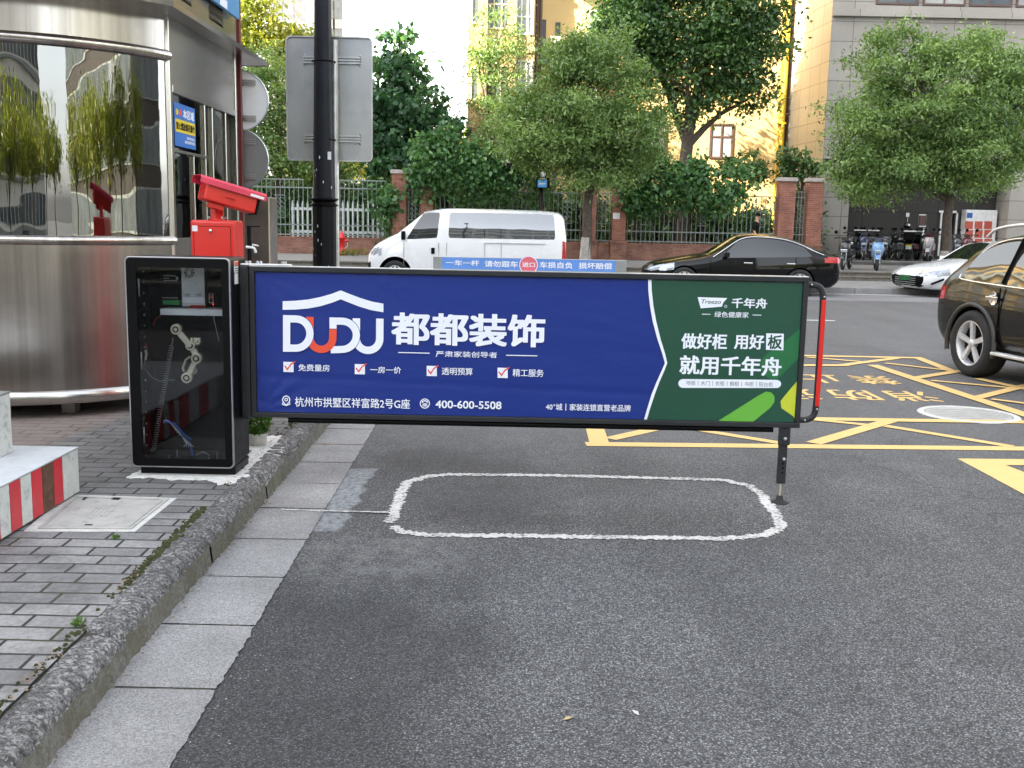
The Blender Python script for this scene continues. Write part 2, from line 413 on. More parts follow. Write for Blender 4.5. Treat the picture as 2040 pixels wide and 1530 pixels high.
m['steel_dark'] = M('tarnished_steel', (.30, .27, .25), .35, .9, var=.2, scale=3, dirt=.2)

def glass(name, tint=(.55, .58, .56), refl=.45, rough=0.0, wav=.0, wscale=1.5, fk=.7):
    t = NT(name); t.n.remove(t.b)
    g = t.new('BsdfGlossy'); g.inputs['Roughness'].default_value = rough; g.inputs['Color'].default_value = (.92, .92, .9, 1)
    tr = t.new('BsdfTransparent'); tr.inputs['Color'].default_value = (*tint, 1)
    mx = t.new('MixShader')
    lw = t.new('LayerWeight'); lw.inputs['Blend'].default_value = .25
    f = t.math('MULTIPLY_ADD', lw.outputs['Fresnel'], fk, refl); f = t.math('MINIMUM', f, 1.0)
    t.link(f, mx.inputs[0]); t.link(tr.outputs[0], mx.inputs[1]); t.link(g.outputs[0], mx.inputs[2])
    t.link(mx.outputs[0], t.out.inputs['Surface'])
    if wav:
        b = t.new('Bump'); b.inputs['Strength'].default_value = wav; b.inputs['Distance'].default_value = .1
        t.link(t.noise(t.obj(), wscale, 2), b.inputs['Height']); t.link(b.outputs[0], g.inputs['Normal'])
    return t.m
m['booth_glass'] = glass('mirrored_booth_glass', (.34, .35, .33), .22, 0, .045, 1.5)
m['clear_glass'] = glass('cabinet_door_glass', (.80, .82, .84), .012, fk=.35)
m['car_glass'] = M('tinted_car_glass', (.008, .009, .009), .02, var=.3, spec=1.0)
def mirror_film(name, col, wav):
    t = NT(name); t.col(col); t.set(metallic=.85, roughness=.03); t.bump(t.noise(t.obj(), 1.1, 2), wav, .12); return t.m
m['van_glass'] = mirror_film('mirrored_van_glass', (.20, .205, .21), .05); m['suv_glass'] = mirror_film('mirrored_suv_glass', (.15, .145, .13), .05)
m['headlight'] = M('headlight_glass', (.35, .38, .42), .06, .3, var=.4, scale=14, spec=1.0)
m['taillight'] = M('tail_light_lens', (.42, .012, .018), .1, var=.2, coat=.5)
def carpaint(name, col, rough=.25, metal=0.0, coat=1.0):
    return M(name, col, rough, metal, var=.03, coat=coat, scale=2)
def carpaint2(name, col, rough, spec): return M(name, col, rough, 0, var=.03, coat=.62, scale=2, spec=spec)
m['white_car'] = carpaint('white_car_paint', (.78, .79, .80))
m['black_car'] = carpaint2('black_car_paint', (.004, .004, .005), .3, .05)
m['brown_car'] = carpaint2('dark_bronze_car_paint', (.0085, .0075, .006), .3, .15)
m['tyre'] = M('tyre_rubber', (.02, .02, .021), .8, bump=.3, bscale=120)
m['rim'] = M('alloy_rim', (.62, .63, .65), .35, .35, dirt=.1, scale=12)
m['skin'] = M('skin', (.45, .27, .19), .55)
m['bark'] = M('tree_bark', (.075, .058, .045), .9, var=.4, scale=10, bump=1.0, bscale=26)
m['limewash'] = M('limewashed_bark', (.34, .31, .28), .9, var=.35, scale=9, bump=1.0, bscale=26)

def leafmat(name, c0, c1, c2, trans=.35):
    t = NT(name); a = t.new('Attribute'); a.attribute_name = 'tint'
    c = t.ramp(a.outputs['Fac'], [(0, c0), (.55, c1), (1, c2)])
    t.col(c); t.set(roughness=.42); t.b.inputs['Specular IOR Level'].default_value = .45
    tl = t.new('BsdfTranslucent'); tc = t.mix(1.0, c, (1.5, 1.6, .55), 'MULTIPLY')
    t.link(tc, tl.inputs['Color'])
    mx = t.new('MixShader'); mx.inputs[0].default_value = trans
    t.link(t.b.outputs[0], mx.inputs[1]); t.link(tl.outputs[0], mx.inputs[2]); t.link(mx.outputs[0], t.out.inputs['Surface'])
    return t.m
m['leaf_camphor'] = leafmat('camphor_leaf', (.072, .130, .036), (.165, .265, .080), (.29, .40, .14), .25)
m['leaf_dark'] = leafmat('dark_glossy_leaf', (.018, .050, .015), (.058, .13, .034), (.14, .24, .075), .22)
m['leaf_broad'] = leafmat('broad_leaf', (.018, .055, .024), (.045, .12, .05), (.10, .21, .09), .25)
m['leaf_vine'] = leafmat('vine_leaf', (.026, .080, .028), (.08, .185, .060), (.17, .31, .11), .25)
m['leaf_yellow'] = leafmat('sunny_leaf', (.08, .11, .015), (.17, .20, .03), (.30, .30, .05), .4)
m['leaf_pot'] = leafmat('pot_plant_leaf', (.03, .075, .012), (.07, .15, .025), (.14, .25, .05), .3)
# ------------------------------------------------------------------ the setting: ground, pavements, markings
def sheet(name, poly, z, mat, kind='structure', parent=None):
    b = MB(); b.add([(x, y, z) for x, y in poly], [tuple(range(len(poly)))])
    return tag(b.build(name, mat, parent), kind=kind) if kind else b.build(name, mat, parent)
sheet('ground', [(-500, -200), (500, -200), (500, 900), (-500, 900)], 0, m['asphalt'])

def kx(y, base): return base - .0175 * y               # the kerb runs very slightly off the view axis
PAVE_Z = .14
# left pavement (kerb turns left at the street end)
yc = 10.0
inner = [(kx(y, -1.478), y) for y in np.linspace(-2, yc, 9)]
cx0 = kx(yc, -1.478) - 2.2
arc = [(cx0 + 2.2 * math.cos(a), yc + 2.2 * math.sin(a)) for a in np.linspace(0, PI / 2, 9)[1:]]
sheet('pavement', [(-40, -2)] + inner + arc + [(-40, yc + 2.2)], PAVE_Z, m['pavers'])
# kerb stones: one structure, every stone with its own chipped rounded edge
def kerb_path(t):
    y_end = yc
    L = y_end + 2
    if t < L: y = -2 + t; return Vector((kx(y, -1.478), y, 0)), Vector((1, .0175, 0)).normalized()
    a = (t - L) / 2.2
    if a < PI / 2: return Vector((cx0 + 2.2 * math.cos(a), yc + 2.2 * math.sin(a), 0)), Vector((math.cos(a), math.sin(a), 0))
    return Vector((cx0 - (t - L - 2.2 * PI / 2), yc + 2.2, 0)), Vector((0, 1, 0))
kt, kf = MB(), MB()
t0 = .9 - 1.17
while t0 < 24:
    t1 = t0 + 1.17
    n = 60 if t0 < 10 else 8
    lift = random.uniform(-.006, .006); out = random.uniform(-.006, .006)
    prof = [(-.01, .06), (-.004, .135), (.012, .146), (.05, .149), (.09, .147), (.118, .137), (.134, .119), (.142, .10)]
    rows = []
    for i in range(n + 1):
        t = t0 + .006 + (t1 - t0 - .012) * i / n
        p, d = kerb_path(max(t, 0) if t >= 0 else 0)
        if t < 0: p = Vector((kx(-2 + t, -1.478), -2 + t, 0))
        e = 1.0 if 1 < i < n - 1 else (random.uniform(.90, .96) if i in (1, n - 1) else random.uniform(.80, .9))
        if random.random() < .06: e *= .96
        row = []
        for k, (o, z) in enumerate(prof):
            j = .0075 if 0 < k < 8 else 0
            row.append(p + d * (o * 1.0 + out + random.uniform(-j, j)) + Vector((0, 0, z * e + lift + random.uniform(-j, j) * .6)))
        rows.append(row)
    K = len(prof)
    vs = [v for r_ in rows for v in r_]
    fs = [(i * K + k, i * K + k + 1, (i + 1) * K + k + 1, (i + 1) * K + k) for i in range(n) for k in range(K - 1)]
    kt.add(vs, fs, True); kt.add(rows[0], [tuple(range(K))]); kt.add(rows[-1], [tuple(reversed(range(K)))])
    # lower sawn face
    vs = []
    for r_, i in zip(rows, range(n + 1)):
        q = r_[-1]; p, d = kerb_path(max(t0 + (t1 - t0) * i / n, 0))
        vs += [q, q + d * .012 + Vector((0, 0, -q.z - .02))]
    kf.add(vs, [(2 * i, 2 * i + 1, 2 * i + 3, 2 * i + 2) for i in range(n)], True)
    t0 = t1
tag(kt.build('kerb', m['kerb_top']), kind='structure')
tag(kf.build('kerb_face', m['kerb_face']), kind='structure')
sheet('joint_soil', [(kx(-2, -1.52), -2), (kx(-2, -1.43), -2), (kx(yc, -1.43), yc), (kx(yc, -1.52), yc)], .131, M('joint_soil', (.045, .043, .030), .95, var=.4, scale=40, world_pos=True, bump=.6))
# gutter slabs
gs = MB(); y = -1.8
while y < 11:
    w = .36; a = .012 if y > 0 else 0
    ed = [(kx(y + .006 + .566 * k / 22, -.955) + random.gauss(0, .003), y + .006 + .566 * k / 22, .006) for k in range(23)]
    tl = random.uniform(-.002, .002)
    gs.add([(kx(y + .006, -1.345), y + .006, .006 + tl)] + ed + [(kx(y + .572, -1.345), y + .572, .006 + tl)], [tuple(range(25))])
    y += .58
tag(gs.build('gutter', m['gutter']), kind='structure')
sheet('gutter_bed', [(kx(-2, -1.36), -2), (kx(-2, -.975), -2), (kx(11, -.975), 11), (kx(11, -1.36), 11)], .002, M('joint_dirt', (.13, .125, .11), .9, var=.3, scale=30, world_pos=True))
# moss and leaf litter in the joint behind the kerb
mo = MB()
for i in range(3200):
    y = random.uniform(2.4, 8.2)
    if math.sin(y * 3.1) + math.sin(y * 7.7) * .6 + random.gauss(0, .5) < -.1: continue
    x = kx(y, -1.503) + random.gauss(0, .013); s = random.uniform(.003, .010)
    mo.lathe([(s, 0), (s * .8, s * .6), (0.001, s * 1.0)], (x, y, PAVE_Z), 6)
tag(mo.build('moss', m['moss']), kind='stuff')
lit = MB()
ml = M('dry_litter', (.20, .14, .10), .8, var=.4, scale=20)
for i in range(240):
    if i < 120: y = random.uniform(2.4, 8); x = kx(y, -1.325) + abs(random.gauss(0, .018)); z = .008
    else: y = random.choice([3.15, 3.3, 4.1, 4.2]) + random.gauss(0, .08); x = kx(y, -1.50) + random.gauss(0, .015); z = PAVE_Z + .01
    s = random.uniform(.004, .012) if i < 120 else random.uniform(.004, .011); a = random.uniform(0, 6.28)
    c, d = math.cos(a) * s, math.sin(a) * s
    lit.add([(x - c, y - d, z), (x + d * .4, y - c * .4, z + s * .4), (x + c, y + d, z + .003), (x - d * .4, y + c * .4, z)], [(0, 1, 2, 3)])
tag(lit.build('leaf_litter', ml), kind='stuff')
# grit scattered on the asphalt
gr = MB()
for i in range(170):
    y = random.uniform(2.7, 8.5); x = kx(y, -.945) + abs(random.gauss(0, .09)); s = random.uniform(.0012, .0038)
    gr.lathe([(s, 0), (s * .7, s * .6), (0.0003, s * .8)], (x, y, .002), 5)
for i in range(150):
    x = random.uniform(-.9, 4); y = random.uniform(2.9, 9); s = random.uniform(.0015, .0045)
    gr.lathe([(s, 0), (s * .7, s * .6), (0.0003, s * .8)], (x, y, .001), 5)
tag(gr.build('grit', M('pale_grit', (.30, .295, .28), .8, var=.4, scale=40)), kind='stuff')
for (px, py, s, rz, lab) in ((1132, 1432, .022, .5, 'small tan fallen leaf on the asphalt near the front'), (1266, 1420, .018, 2.2, 'curled whitish fallen leaf on the asphalt near the front'),
                             (648, 884, .03, 1.0, 'orange fallen leaf in the gutter beyond the barrier')):
    p = G(px, py, .008 if px < 700 else .002); b = MB(); c, d = math.cos(rz) * s, math.sin(rz) * s
    b.add([(p.x - c, p.y - d, p.z), (p.x - c * .2 + d * .5, p.y - d * .2 - c * .5, p.z + s * .25), (p.x + c, p.y + d, p.z + .004), (p.x - c * .2 - d * .5, p.y - d * .2 + c * .5, p.z + s * .12)], [(0, 1, 2, 3)])
    lm = M('leaf_' + str(px), {1132: (.42, .31, .16), 1266: (.6, .56, .55), 648: (.45, .2, .07)}[px], .7, var=.25, scale=40)
    tag(b.build('fallen_leaf', lm), lab, 'leaf')

# white inductive-loop outline and its feed line
def stroke(b, pts, w, z, jag=.0, seg=.04):
    pts = [Vector((p[0], p[1], 0)) for p in pts]
    dense = []
    for p, q in zip(pts, pts[1:]):
        n = max(1, int((q - p).length / seg)) if jag else 1
        dense += [p + (q - p) * i / n for i in range(n)]
    dense.append(pts[-1]); vs = []
    for i, p in enumerate(dense):
        d = dense[min(i + 1, len(dense) - 1)] - dense[max(0, i - 1)]; d.normalize(); nn = Vector((-d.y, d.x, 0))
        for s_ in (-1, 1):
            q = p + nn * (s_ * (w / 2 + random.uniform(-jag, jag))); vs.append((q.x, q.y, z))
    b.add(vs, [(2 * i, 2 * i + 1, 2 * i + 3, 2 * i + 2) for i in range(len(dense) - 1)])
lp = [(783, 1049), (800, 1060), (850, 1067), (1000, 1068), (1200, 1071), (1440, 1074), (1520, 1068), (1556, 1052), (1545, 1025), (1515, 985), (1490, 968), (1440, 957),
      (1300, 953), (1100, 948), (900, 946), (850, 950), (810, 962), (798, 985), (790, 1010), (783, 1030), (778, 1043)]
b = MB(); stroke(b, [G(*p) for p in lp], .064, .004, .015, .014)
stroke(b, [G(*p) for p in [(560, 1017), (650, 1020), (775, 1023)]], .022, .0085, .006, .02)
tag(b.build('loop_marking', m['white_mark']), kind='structure')
# yellow box markings
def cz(x, y): return G(x / 2.1702 + 1100, y / 2.1704 + 560)
Yl = [((145, 706), (2140, 727), .145), ((178, 615), (205, 706), .15), ((250, 684), (500, 628), .12), ((540, 630), (985, 702), .10), ((1130, 703), (1480, 600), .13), ((1440, 628), (1990, 718), .10),
      ((1000, 596), (2140, 613), .145), ((1120, 600), (1400, 628), .09), ((1000, 322), (1592, 334), .14), ((1575, 331), (1730, 392), .13), ((1000, 366), (1280, 366), .14), ((1250, 366), (1490, 335), .12),
      ((1385, 365), (2140, 612), .15), ((1440, 357), (1710, 388), .09), ((1100, 331), (1350, 352), .09), ((1560, 423), (1770, 390), .12), ((1640, 433), (2000, 466), .09), ((1840, 507), (2140, 432), .12), ((1840, 425), (2140, 490), .12), ((1900, 514), (2140, 545), .09)]
b = MB()
for i, (p, q, w) in enumerate(Yl): stroke(b, [cz(*p), cz(*q)], w, .004 + .0004 * i)
tri = [(1752, 769), (2200, 774), (2200, 1010)]; inn = [(1960, 797), (2200, 800), (2200, 890)]
T = [cz(*p) for p in tri]; I = [cz(*p) for p in inn]
b.add([(p.x, p.y, .004) for p in T + I], [(0, 1, 4, 3), (0, 3, 5, 2)])
tag(b.build('box_marking', m['yellow_mark']), kind='structure')
# lane lines of the street
b = MB(); z = .004
for x0 in (-14, 2.9, 11): b.box(x0, x0 + 3.0, 18.88, 19.0, z, z + .001)
b.box(-60, 60, 26.95, 27.1, z, z + .001); tag(b.build('lane_marking', m['white_line']), kind='structure')
sheet('street_strip', [(-60, 24.5), (60, 24.5), (60, 26.9), (-60, 26.9)], .003, M('pale_street_strip', (.17, .17, .175), .8, var=.15, scale=2, world_pos=True, bump=.3))

# far pavement, steps, terrace
b = MB(); b.box(-120, 120, 27.5, 31.4, -.1, .15); tag(b.build('far_pavement', m['far_pave']), kind='structure')
b = MB(); x = -40
while x < 40: b.box(x + .006, x + .994, 27.38, 27.499, -.1, .155 + random.uniform(-.004, .004)); x += 1.0
tag(b.build('far_kerb', m['gutter'], bevel=.015), kind='structure')
b = MB(); b.box(-120, 120, 31.3, 31.66, .14, .28); b.box(-120, 120, 31.62, 32.0, .2, .41)
b.box(-120, 120, 31.27, 31.6, .245, .283); b.box(-120, 120, 31.58, 32.0, .375, .413)
tag(b.build('steps', m['step_stone']), kind='structure')
b = MB(); b.box(-120, 120, 31.99, 38.6, .1, .409); tag(b.build('terrace', m['far_pave']), kind='structure')
b = MB(); b.box(11.2, 60, 38.3, 46, .2, .56); b.box(11.15, 60, 38.25, 38.6, .5, .575); tag(b.build('platform', m['far_pave']), kind='structure')
b = MB(); b.box(-120, 11.1, 38.55, 140, .0, .42); tag(b.build('garden_soil', M('garden_soil', (.07, .06, .035), .95, var=.3, scale=2)), kind='structure')

# ------------------------------------------------------------------ flat lettering
def text_mesh(s, offset=0.0, italic=0.0):
    cu = bpy.data.curves.new('lettering', 'FONT'); cu.body = s; cu.size = 1.0; cu.offset = offset; cu.shear = italic; cu.resolution_u = 4
    o = bpy.data.objects.new('lettering', cu); COL.objects.link(o)
    me = o.to_mesh(); vs = [tuple(v.co) for v in me.vertices]; fs = [tuple(p.vertices) for p in me.polygons]
    o.to_mesh_clear(); bpy.data.objects.remove(o); bpy.data.curves.remove(cu)
    return vs, fs
def nudge(fn, u, v, q):
    p = Vector(fn(u, v)); n = (Vector(fn(u + .01, v)) - p).cross(Vector(fn(u, v + .01)) - p).normalized(); return p + n * (.00003 * q)
def fit_text(b, s, u0, u1, v0, v1, fn, offset=0.0, italic=0.0, keep=False):
    if offset > .005:                                  # heavy face: the regular strokes thickened by shifted copies
        e = offset * abs(v1 - v0) * .9; su = 1 if u1 > u0 else -1; sv = 1 if v1 > v0 else -1; q = 0
        for du in (-1, 0, 1):
            for dv in (-.75, 0, .75):
                q += 1
                fit_text(b, s, u0 + (1 + du) * e * su, u1 - (1 - du) * e * su, v0 + (.75 + dv) * e * sv, v1 - (.75 - dv) * e * sv, lambda u, v, q=q: nudge(fn, u, v, q), 0, italic)
        return b
    vs, fs = text_mesh(s, offset, italic)
    x0 = min(v[0] for v in vs); x1 = max(v[0] for v in vs); y0 = min(v[1] for v in vs); y1 = max(v[1] for v in vs)
    b.add([fn(u0 + (v[0] - x0) / (x1 - x0) * (u1 - u0), v0 + (v[1] - y0) / (y1 - y0) * (v1 - v0)) for v in vs], fs)
    return b

# road lettering, read from the street side
b = MB()
for row, (ya, yb) in (('消防通道', (10.62, 9.98)), ('禁止停车', (11.72, 11.08))):
    for i, ch in enumerate(row):
        xr = 4.27 - i * .60
        fit_text(b, ch, xr, xr - .47, ya - .0, yb, lambda u, v: (u, v, .004), .012)
# v runs from ya (glyph bottom) towards yb (glyph top): turned half round for readers coming from the street
tag(b.build('road_lettering', m['yellow_mark']), kind='structure')
# ------------------------------------------------------------------ gate cabinet
def rrect(x0, x1, z0, z1, r, n=6):
    pts = []
    for cx, cz_, a0 in ((x1 - r, z1 - r, 0), (x0 + r, z1 - r, 90), (x0 + r, z0 + r, 180), (x1 - r, z0 + r, 270)):
        for i in range(n + 1):
            a = R(a0 + 90 * i / n); pts.append((cx + r * math.cos(a), cz_ + r * math.sin(a)))
    return pts
def ring(b, outer, inner, y0, y1):
    n = len(outer)
    vs = [(x, y0, z) for x, z in outer] + [(x, y0, z) for x, z in inner] + [(x, y1, z) for x, z in outer] + [(x, y1, z) for x, z in inner]
    fs = []
    for i in range(n):
        j = (i + 1) % n
        fs += [(i, n + i, n + j, j), (2 * n + i, 2 * n + j, 3 * n + j, 3 * n + i), (i, j, 2 * n + j, 2 * n + i), (n + i, 3 * n + i, 3 * n + j, n + j)]
    return b.add(vs, fs)
X0, X1, YF, YB, ZT = -2.205, -1.612, 5.90, 6.24, 1.415
cab = thing('barrier_cabinet', 'black gate cabinet with a glass door showing its linkage, bolted down by the kerb', 'gate cabinet', (-1.9, 6.05, PAVE_Z))
def hollow(b, x0, x1, y0, y1, z0, z1, w):
    b.box(x0, x0 + w, y0, y1, z0, z1); b.box(x1 - w, x1, y0, y1, z0, z1)
    b.box(x0 + w, x1 - w, y1 - w, y1, z0, z1); b.box(x0 + w, x1 - w, y0, y1 - w, z1 - w, z1); b.box(x0 + w, x1 - w, y0, y1 - w, z0, z0 + w); return b
# body shell with a rounded top outline
b = MB(); outer = rrect(X0, X1, .195, ZT, .028); inner = rrect(X0 + .02, X1 - .02, .215, ZT - .02, .02); ring(b, outer, inner, YF + .002, YB - .02)
b.add([(x, YB, z) for x, z in outer] + [(x, YB - .02, z) for x, z in outer], [tuple(reversed(range(len(outer))))] + [(i, (i + 1) % len(outer), len(outer) + (i + 1) % len(outer), len(outer) + i) for i in range(len(outer))])
b.add([(x, YB - .021, z) for x, z in outer], [tuple(range(len(outer)))])
body = b.build('body', m['black_coat'], cab, bevel=.004)
b = MB(); b.box(X0 + .03, X1 - .005, YF + .03, YB, .145, .197); b.build('plinth', m['black_coat'], cab, bevel=.006)
b = MB(); ring(b, rrect(X0 - .002, X1 + .002, .197, ZT + .002, .03), rrect(X0 + .006, X1 - .006, .205, ZT - .006, .024), YF - .022, YF + .001)
door = b.build('door', M('door_edge_aluminium', (.42, .43, .45), .35, .9), cab, bevel=.002)
b = MB(); ring(b, rrect(X0 + .006, X1 - .006, .205, ZT - .006, .024), rrect(X0 + .062, X1 - .046, .25, ZT - .058, .004), YF - .024, YF - .004)
b.build('door_border', m['dark'], door)
b = MB(); b.box(X0 + .02, X1 - .02, YF - .018, YF - .014, .22, ZT - .02); b.build('pane', m['clear_glass'], door)
def cb(x, y, Y=6.1): return A(x / 3.06 + 240, y / 3.06 + 480, Y)
def cbox(b, x0, y0, x1, y1, Y0, Y1):
    p, q = cb(x0, y1, Y0), cb(x1, y0, Y0); return b.box(min(p.x, q.x), max(p.x, q.x), Y0, Y1, min(p.z, q.z), max(p.z, q.z))
b = MB(); cbox(b, 375, 150, 510, 398, 6.12, 6.17); psu = b.build('power_supply', m['galv'], cab, bevel=.003)
b = MB()
c = cb(418, 195, 6.118)
for i in range(8):
    a = 2 * PI * i / 8
    for r in (.017, .027):
        b.bar(c + Vector((math.cos(a - .28) * r, 0, math.sin(a - .28) * r)), c + Vector((math.cos(a + .28) * r, 0, math.sin(a + .28) * r)), .005, .004)
b.build('fan_grille', m['dark'], psu)
for x in (395, 465): 
    b = MB()
    for k in (0, 10): b.bar(cb(x, 325 + k, 6.118), cb(x + 28, 325 + k, 6.118), .003, .003)
    b.build('vent', m['dark'], psu)
b = MB(); cbox(b, 378, 345, 508, 376, 6.117, 6.119); b.build('rating_plate', m['paper'], psu)
b = MB()
for i in range(7): p = cb(425 + i * 13, 396, 6.11); b.box(p.x, p.x + .005, 6.105, 6.125, p.z - .02, p.z + .005)
b.build('terminal', m['wire_red'], psu)
b = MB(); cbox(b, 245, 195, 362, 360, 6.13, 6.17); brd = b.build('control_board', m['dark'], cab, bevel=.003)
b = MB(); cbox(b, 258, 362, 358, 388, 6.115, 6.16); b.build('terminal_block', m['green_pcb'], brd, bevel=.002)
b = MB()
for x0, y0, x1, y1 in ((262, 210, 335, 214), (262, 240, 345, 244), (255, 345, 350, 349), (262, 225, 300, 229), (338, 218, 351, 238)): b = MB(); cbox(b, x0, y0, x1, y1, 6.1275, 6.1295); b.build('printed_line', m['grey_metal'], brd)
b = MB(); cbox(b, 243, 420, 625, 450, 6.05, 6.20); b.build('shelf', m['white_plastic'], cab)
b = MB(); cbox(b, 540, 320, 568, 378, 6.13, 6.16); sw = b.build('switch', m['dark'], cab, bevel=.002)
b = MB(); ring(b, [(p.x, p.z) for p in (cb(540, 378, 6.13), cb(568, 378, 6.13), cb(568, 320, 6.13), cb(540, 320, 6.13))], [(p.x, p.z) for p in (cb(543, 375, 6.13), cb(565, 375, 6.13), cb(565, 323, 6.13), cb(543, 323, 6.13))], 6.126, 6.129)
b.build('bezel', m['white_plastic'], sw)
led = NT('red_led'); led.set(emission_color=(1, .05, .03), emission_strength=.5); led.col((.4, .01, .01))
b = MB(); p = cb(556, 342, 6.12); b.box(p.x - .007, p.x + .007, 6.12, 6.128, p.z - .009, p.z + .010); b.build('rocker', m['red_print'], sw); b = MB(); q = cb(565, 386, 6.12); b.lathe([(.0005, -.003), (.004, -.002), (.004, .004)], (q.x, 6.12, q.z), 10, axis='Y'); b.build('indicator_light', led.m, sw)
# crank linkage: two links with bosses
def boss(b, c, r, y0, y1):
    b.lathe([(r * .35, y0 + .012), (r * .62, y0 + .002), (r * .66, y0 + .006), (r * .8, y0), (r, y0 + .004), (r, y1), (.001, y1)], (c.x, 0, c.z), 24, axis='Y')
P1, P2, P3, P4 = cb(335, 540, 6.02), cb(420, 640, 6.02), cb(460, 717, 6.02), cb(403, 835, 6.02)
b = MB()
for p, q, y0, w in ((P1, P2, 6.035, .034), (P2, P3, 6.05, .036), (P3, P4, 6.03, .030)):
    p_ = Vector((p.x, y0 + .012, p.z)); q_ = Vector((q.x, y0 + .012, q.z)); b.bar(p_, q_, .024, w, up=(0, 1, 0))
    for s_ in (-1, 1):
        d = (q_ - p_).normalized(); o = d.cross(Vector((0, 1, 0))) * (w / 2 - .004) * s_
        b.bar(p_ + o + Vector((0, -.014, 0)), q_ + o + Vector((0, -.014, 0)), .008, .006, up=(0, 1, 0))
crank = b.build('crank_linkage', m['brass'], cab, bevel=.002)
for p, r, y0 in ((P1, .031, 6.02), (P2, .029, 6.03), (P3, .033, 6.02), (P4, .033, 6.015)):
    b = MB(); boss(b, p, r, y0, y0 + .05); b.lathe([(.001, y0 - .004), (.011, y0 - .003), (.012, y0 + .006)], (p.x, 0, p.z), 6, axis='Y', smooth=False); pv = b.build('pivot', m['brass'], crank); b = MB(); b.lathe([(r * .36, y0 + .001), (r * .60, y0 + .001)], (p.x, 0, p.z), 20, axis='Y', smooth=False); b.build('recess_shade', m['dark'], pv)  # dark ring over each boss recess paints in its shade
b = MB(); 
for x, y in ((440, 600), (465, 612), (480, 625)): q = cb(x, y, 6.03); b.lathe([(.001, 6.01), (.008, 6.012), (.008, 6.06)], (q.x, 0, q.z), 6, axis='Y', smooth=False)
q0, q1 = cb(430, 610, 6.05), cb(490, 612, 6.05); b.bar(q0, q1, .03, .04); b.build('clamp', m['brass'], crank, bevel=.002)
b = MB(); b.tube([cb(425, 705, 6.07), cb(398, 725, 6.07), cb(380, 775, 6.07), cb(388, 795, 6.07)], .007, 6); q = cb(445, 790, 6.08); boss(b, q, .025, 6.07, 6.09); b.build('cam_lever', m['brass'], crank)
# extension spring
b = MB(); q0, q1 = cb(312, 640, 6.08), cb(200, 1275, 6.08); pts = []
ax = (q1 - q0); L = ax.length; ax.normalize(); e1 = ax.orthogonal().normalized(); e2 = ax.cross(e1)
for i in range(46 * 8 + 1): a = 2 * PI * i / 8; pts.append(q0 + ax * (L * i / (46 * 8)) + (e1 * math.cos(a) + e2 * math.sin(a)) * .0135)
b.tube(pts, .0028, 5); b.tube([q0 - ax * .05, q0], .004, 6); b.build('spring', m['grey_metal'], cab)
# wiring
b = MB(); b.tube([cb(265, 1100, 6.0), cb(300, 1105, 6.0), cb(350, 1140, 6.02), cb(395, 1200, 6.04), cb(425, 1235, 6.05), cb(442, 1315, 6.06)], .006, 7)
b.tube([cb(270, 1095, 6.0), cb(330, 1112, 5.99), cb(385, 1175, 6.03), cb(430, 1210, 6.04)], .004, 6); wb = b.build('wire_bundle', m['wire_blue'], cab)
b = MB()
for k in range(5): b.tube([cb(300 + 14 * k, 1105 + 20 * k, 5.99), cb(360, 1165 + 3 * k, 6.01), cb(400 + 5 * k, 1235, 6.03), cb(385 + 15 * k, 1255, 6.03)], .0016, 5)
b.tube([cb(265, 1112, 6), cb(262, 1098, 6), cb(275, 1090, 6), cb(300, 1100, 6)], .002, 5); b.build('wire_end', m['wire_white'], wb)
b = MB(); b.tube([cb(245, 455, 6.1), cb(212, 480, 6.1), cb(200, 515, 6.1)], .003, 6); b.build('red_wire', m['wire_red'], cab); b = MB(); b.tube([cb(152, 625, 6.05), cb(165, 660, 6.05)], .003, 6); b.build('red_wire', m['wire_red'], cab)
b = MB(); b.tube([cb(160, 665, 6.04), cb(148, 720, 6.04), cb(150, 780, 6.05), cb(190, 830, 6.07), cb(240, 855, 6.08), cb(330, 845, 6.1)], .0022, 5); b.build('thin_cable', m['grey_metal'], cab); b = MB(); b.tube([cb(565, 390, 6.1), cb(570, 480, 6.05), cb(600, 610, 6.0)], .002, 5); b.build('thin_cable', m['grey_metal'], cab); b = MB()
b.tube([cb(460, 1305, 6.0), cb(500, 1285, 6.0), cb(550, 1310, 6.0)], .0022, 5); b.build('thin_cable', m['grey_metal'], cab)
b = MB(); b.tube([cb(152, 665, 6.03), cb(158, 690, 6.03), cb(152, 725, 6.03)], .008, 6); b.build('cable_connector', m['wire_white'], cab)
for x, y, h in ((345, 1275, 40), (590, 1290, 38), (298, 1308, 14), (540, 1322, 8)): b = MB(); q, q2 = cb(x, y, 5.98), cb(x, y + h, 5.98); b.tube([q, q2], .004, 6); b.tube([q, q + Vector((0, 0, -.006))], .007, 6); b.build('anchor_bolt', m['grey_metal'], cab)
b = MB()
for i in range(18):
    q = cb(138 + i * 1.35, 185 + i * 66.3, 6.0); b.lathe([(.001, 0), (.006, .002), (.006, .008)], (q.x - .004, q.y, q.z), 8, axis='X')
b.build('rivet_row', m['galv'], cab)
b = MB(); b.box(X0 + .05, X1 - .05, 5.93, 6.2, .217, .23); b.build('floor_plate', m['anthracite'], cab)
for z in (.38, .82, 1.24): b = MB(); b.lathe([(.001, -.05), (.005, -.05), (.005, .05), (.001, .05)], (X0 + .07, YF - .004, z), 8); b.build('hinge', m['grey_metal'], door)
b = MB(); p, q = PX(466, 528, X1 + .0015), PX(476, 560, X1 + .0015); z0, z1 = PX(470, 543, X1).z, PX(470, 520, X1).z
b.box(X1, X1 + .0015, 5.975, 6.06, z0, z1); st = b.build('warning_sticker', m['paper'], cab)
b = MB(); b.box(X1 + .0016, X1 + .0022, 5.977, 6.058, z1 - .024, z1 - .003); b.build('sticker_print', m['red_print'], st)
b = MB(); 
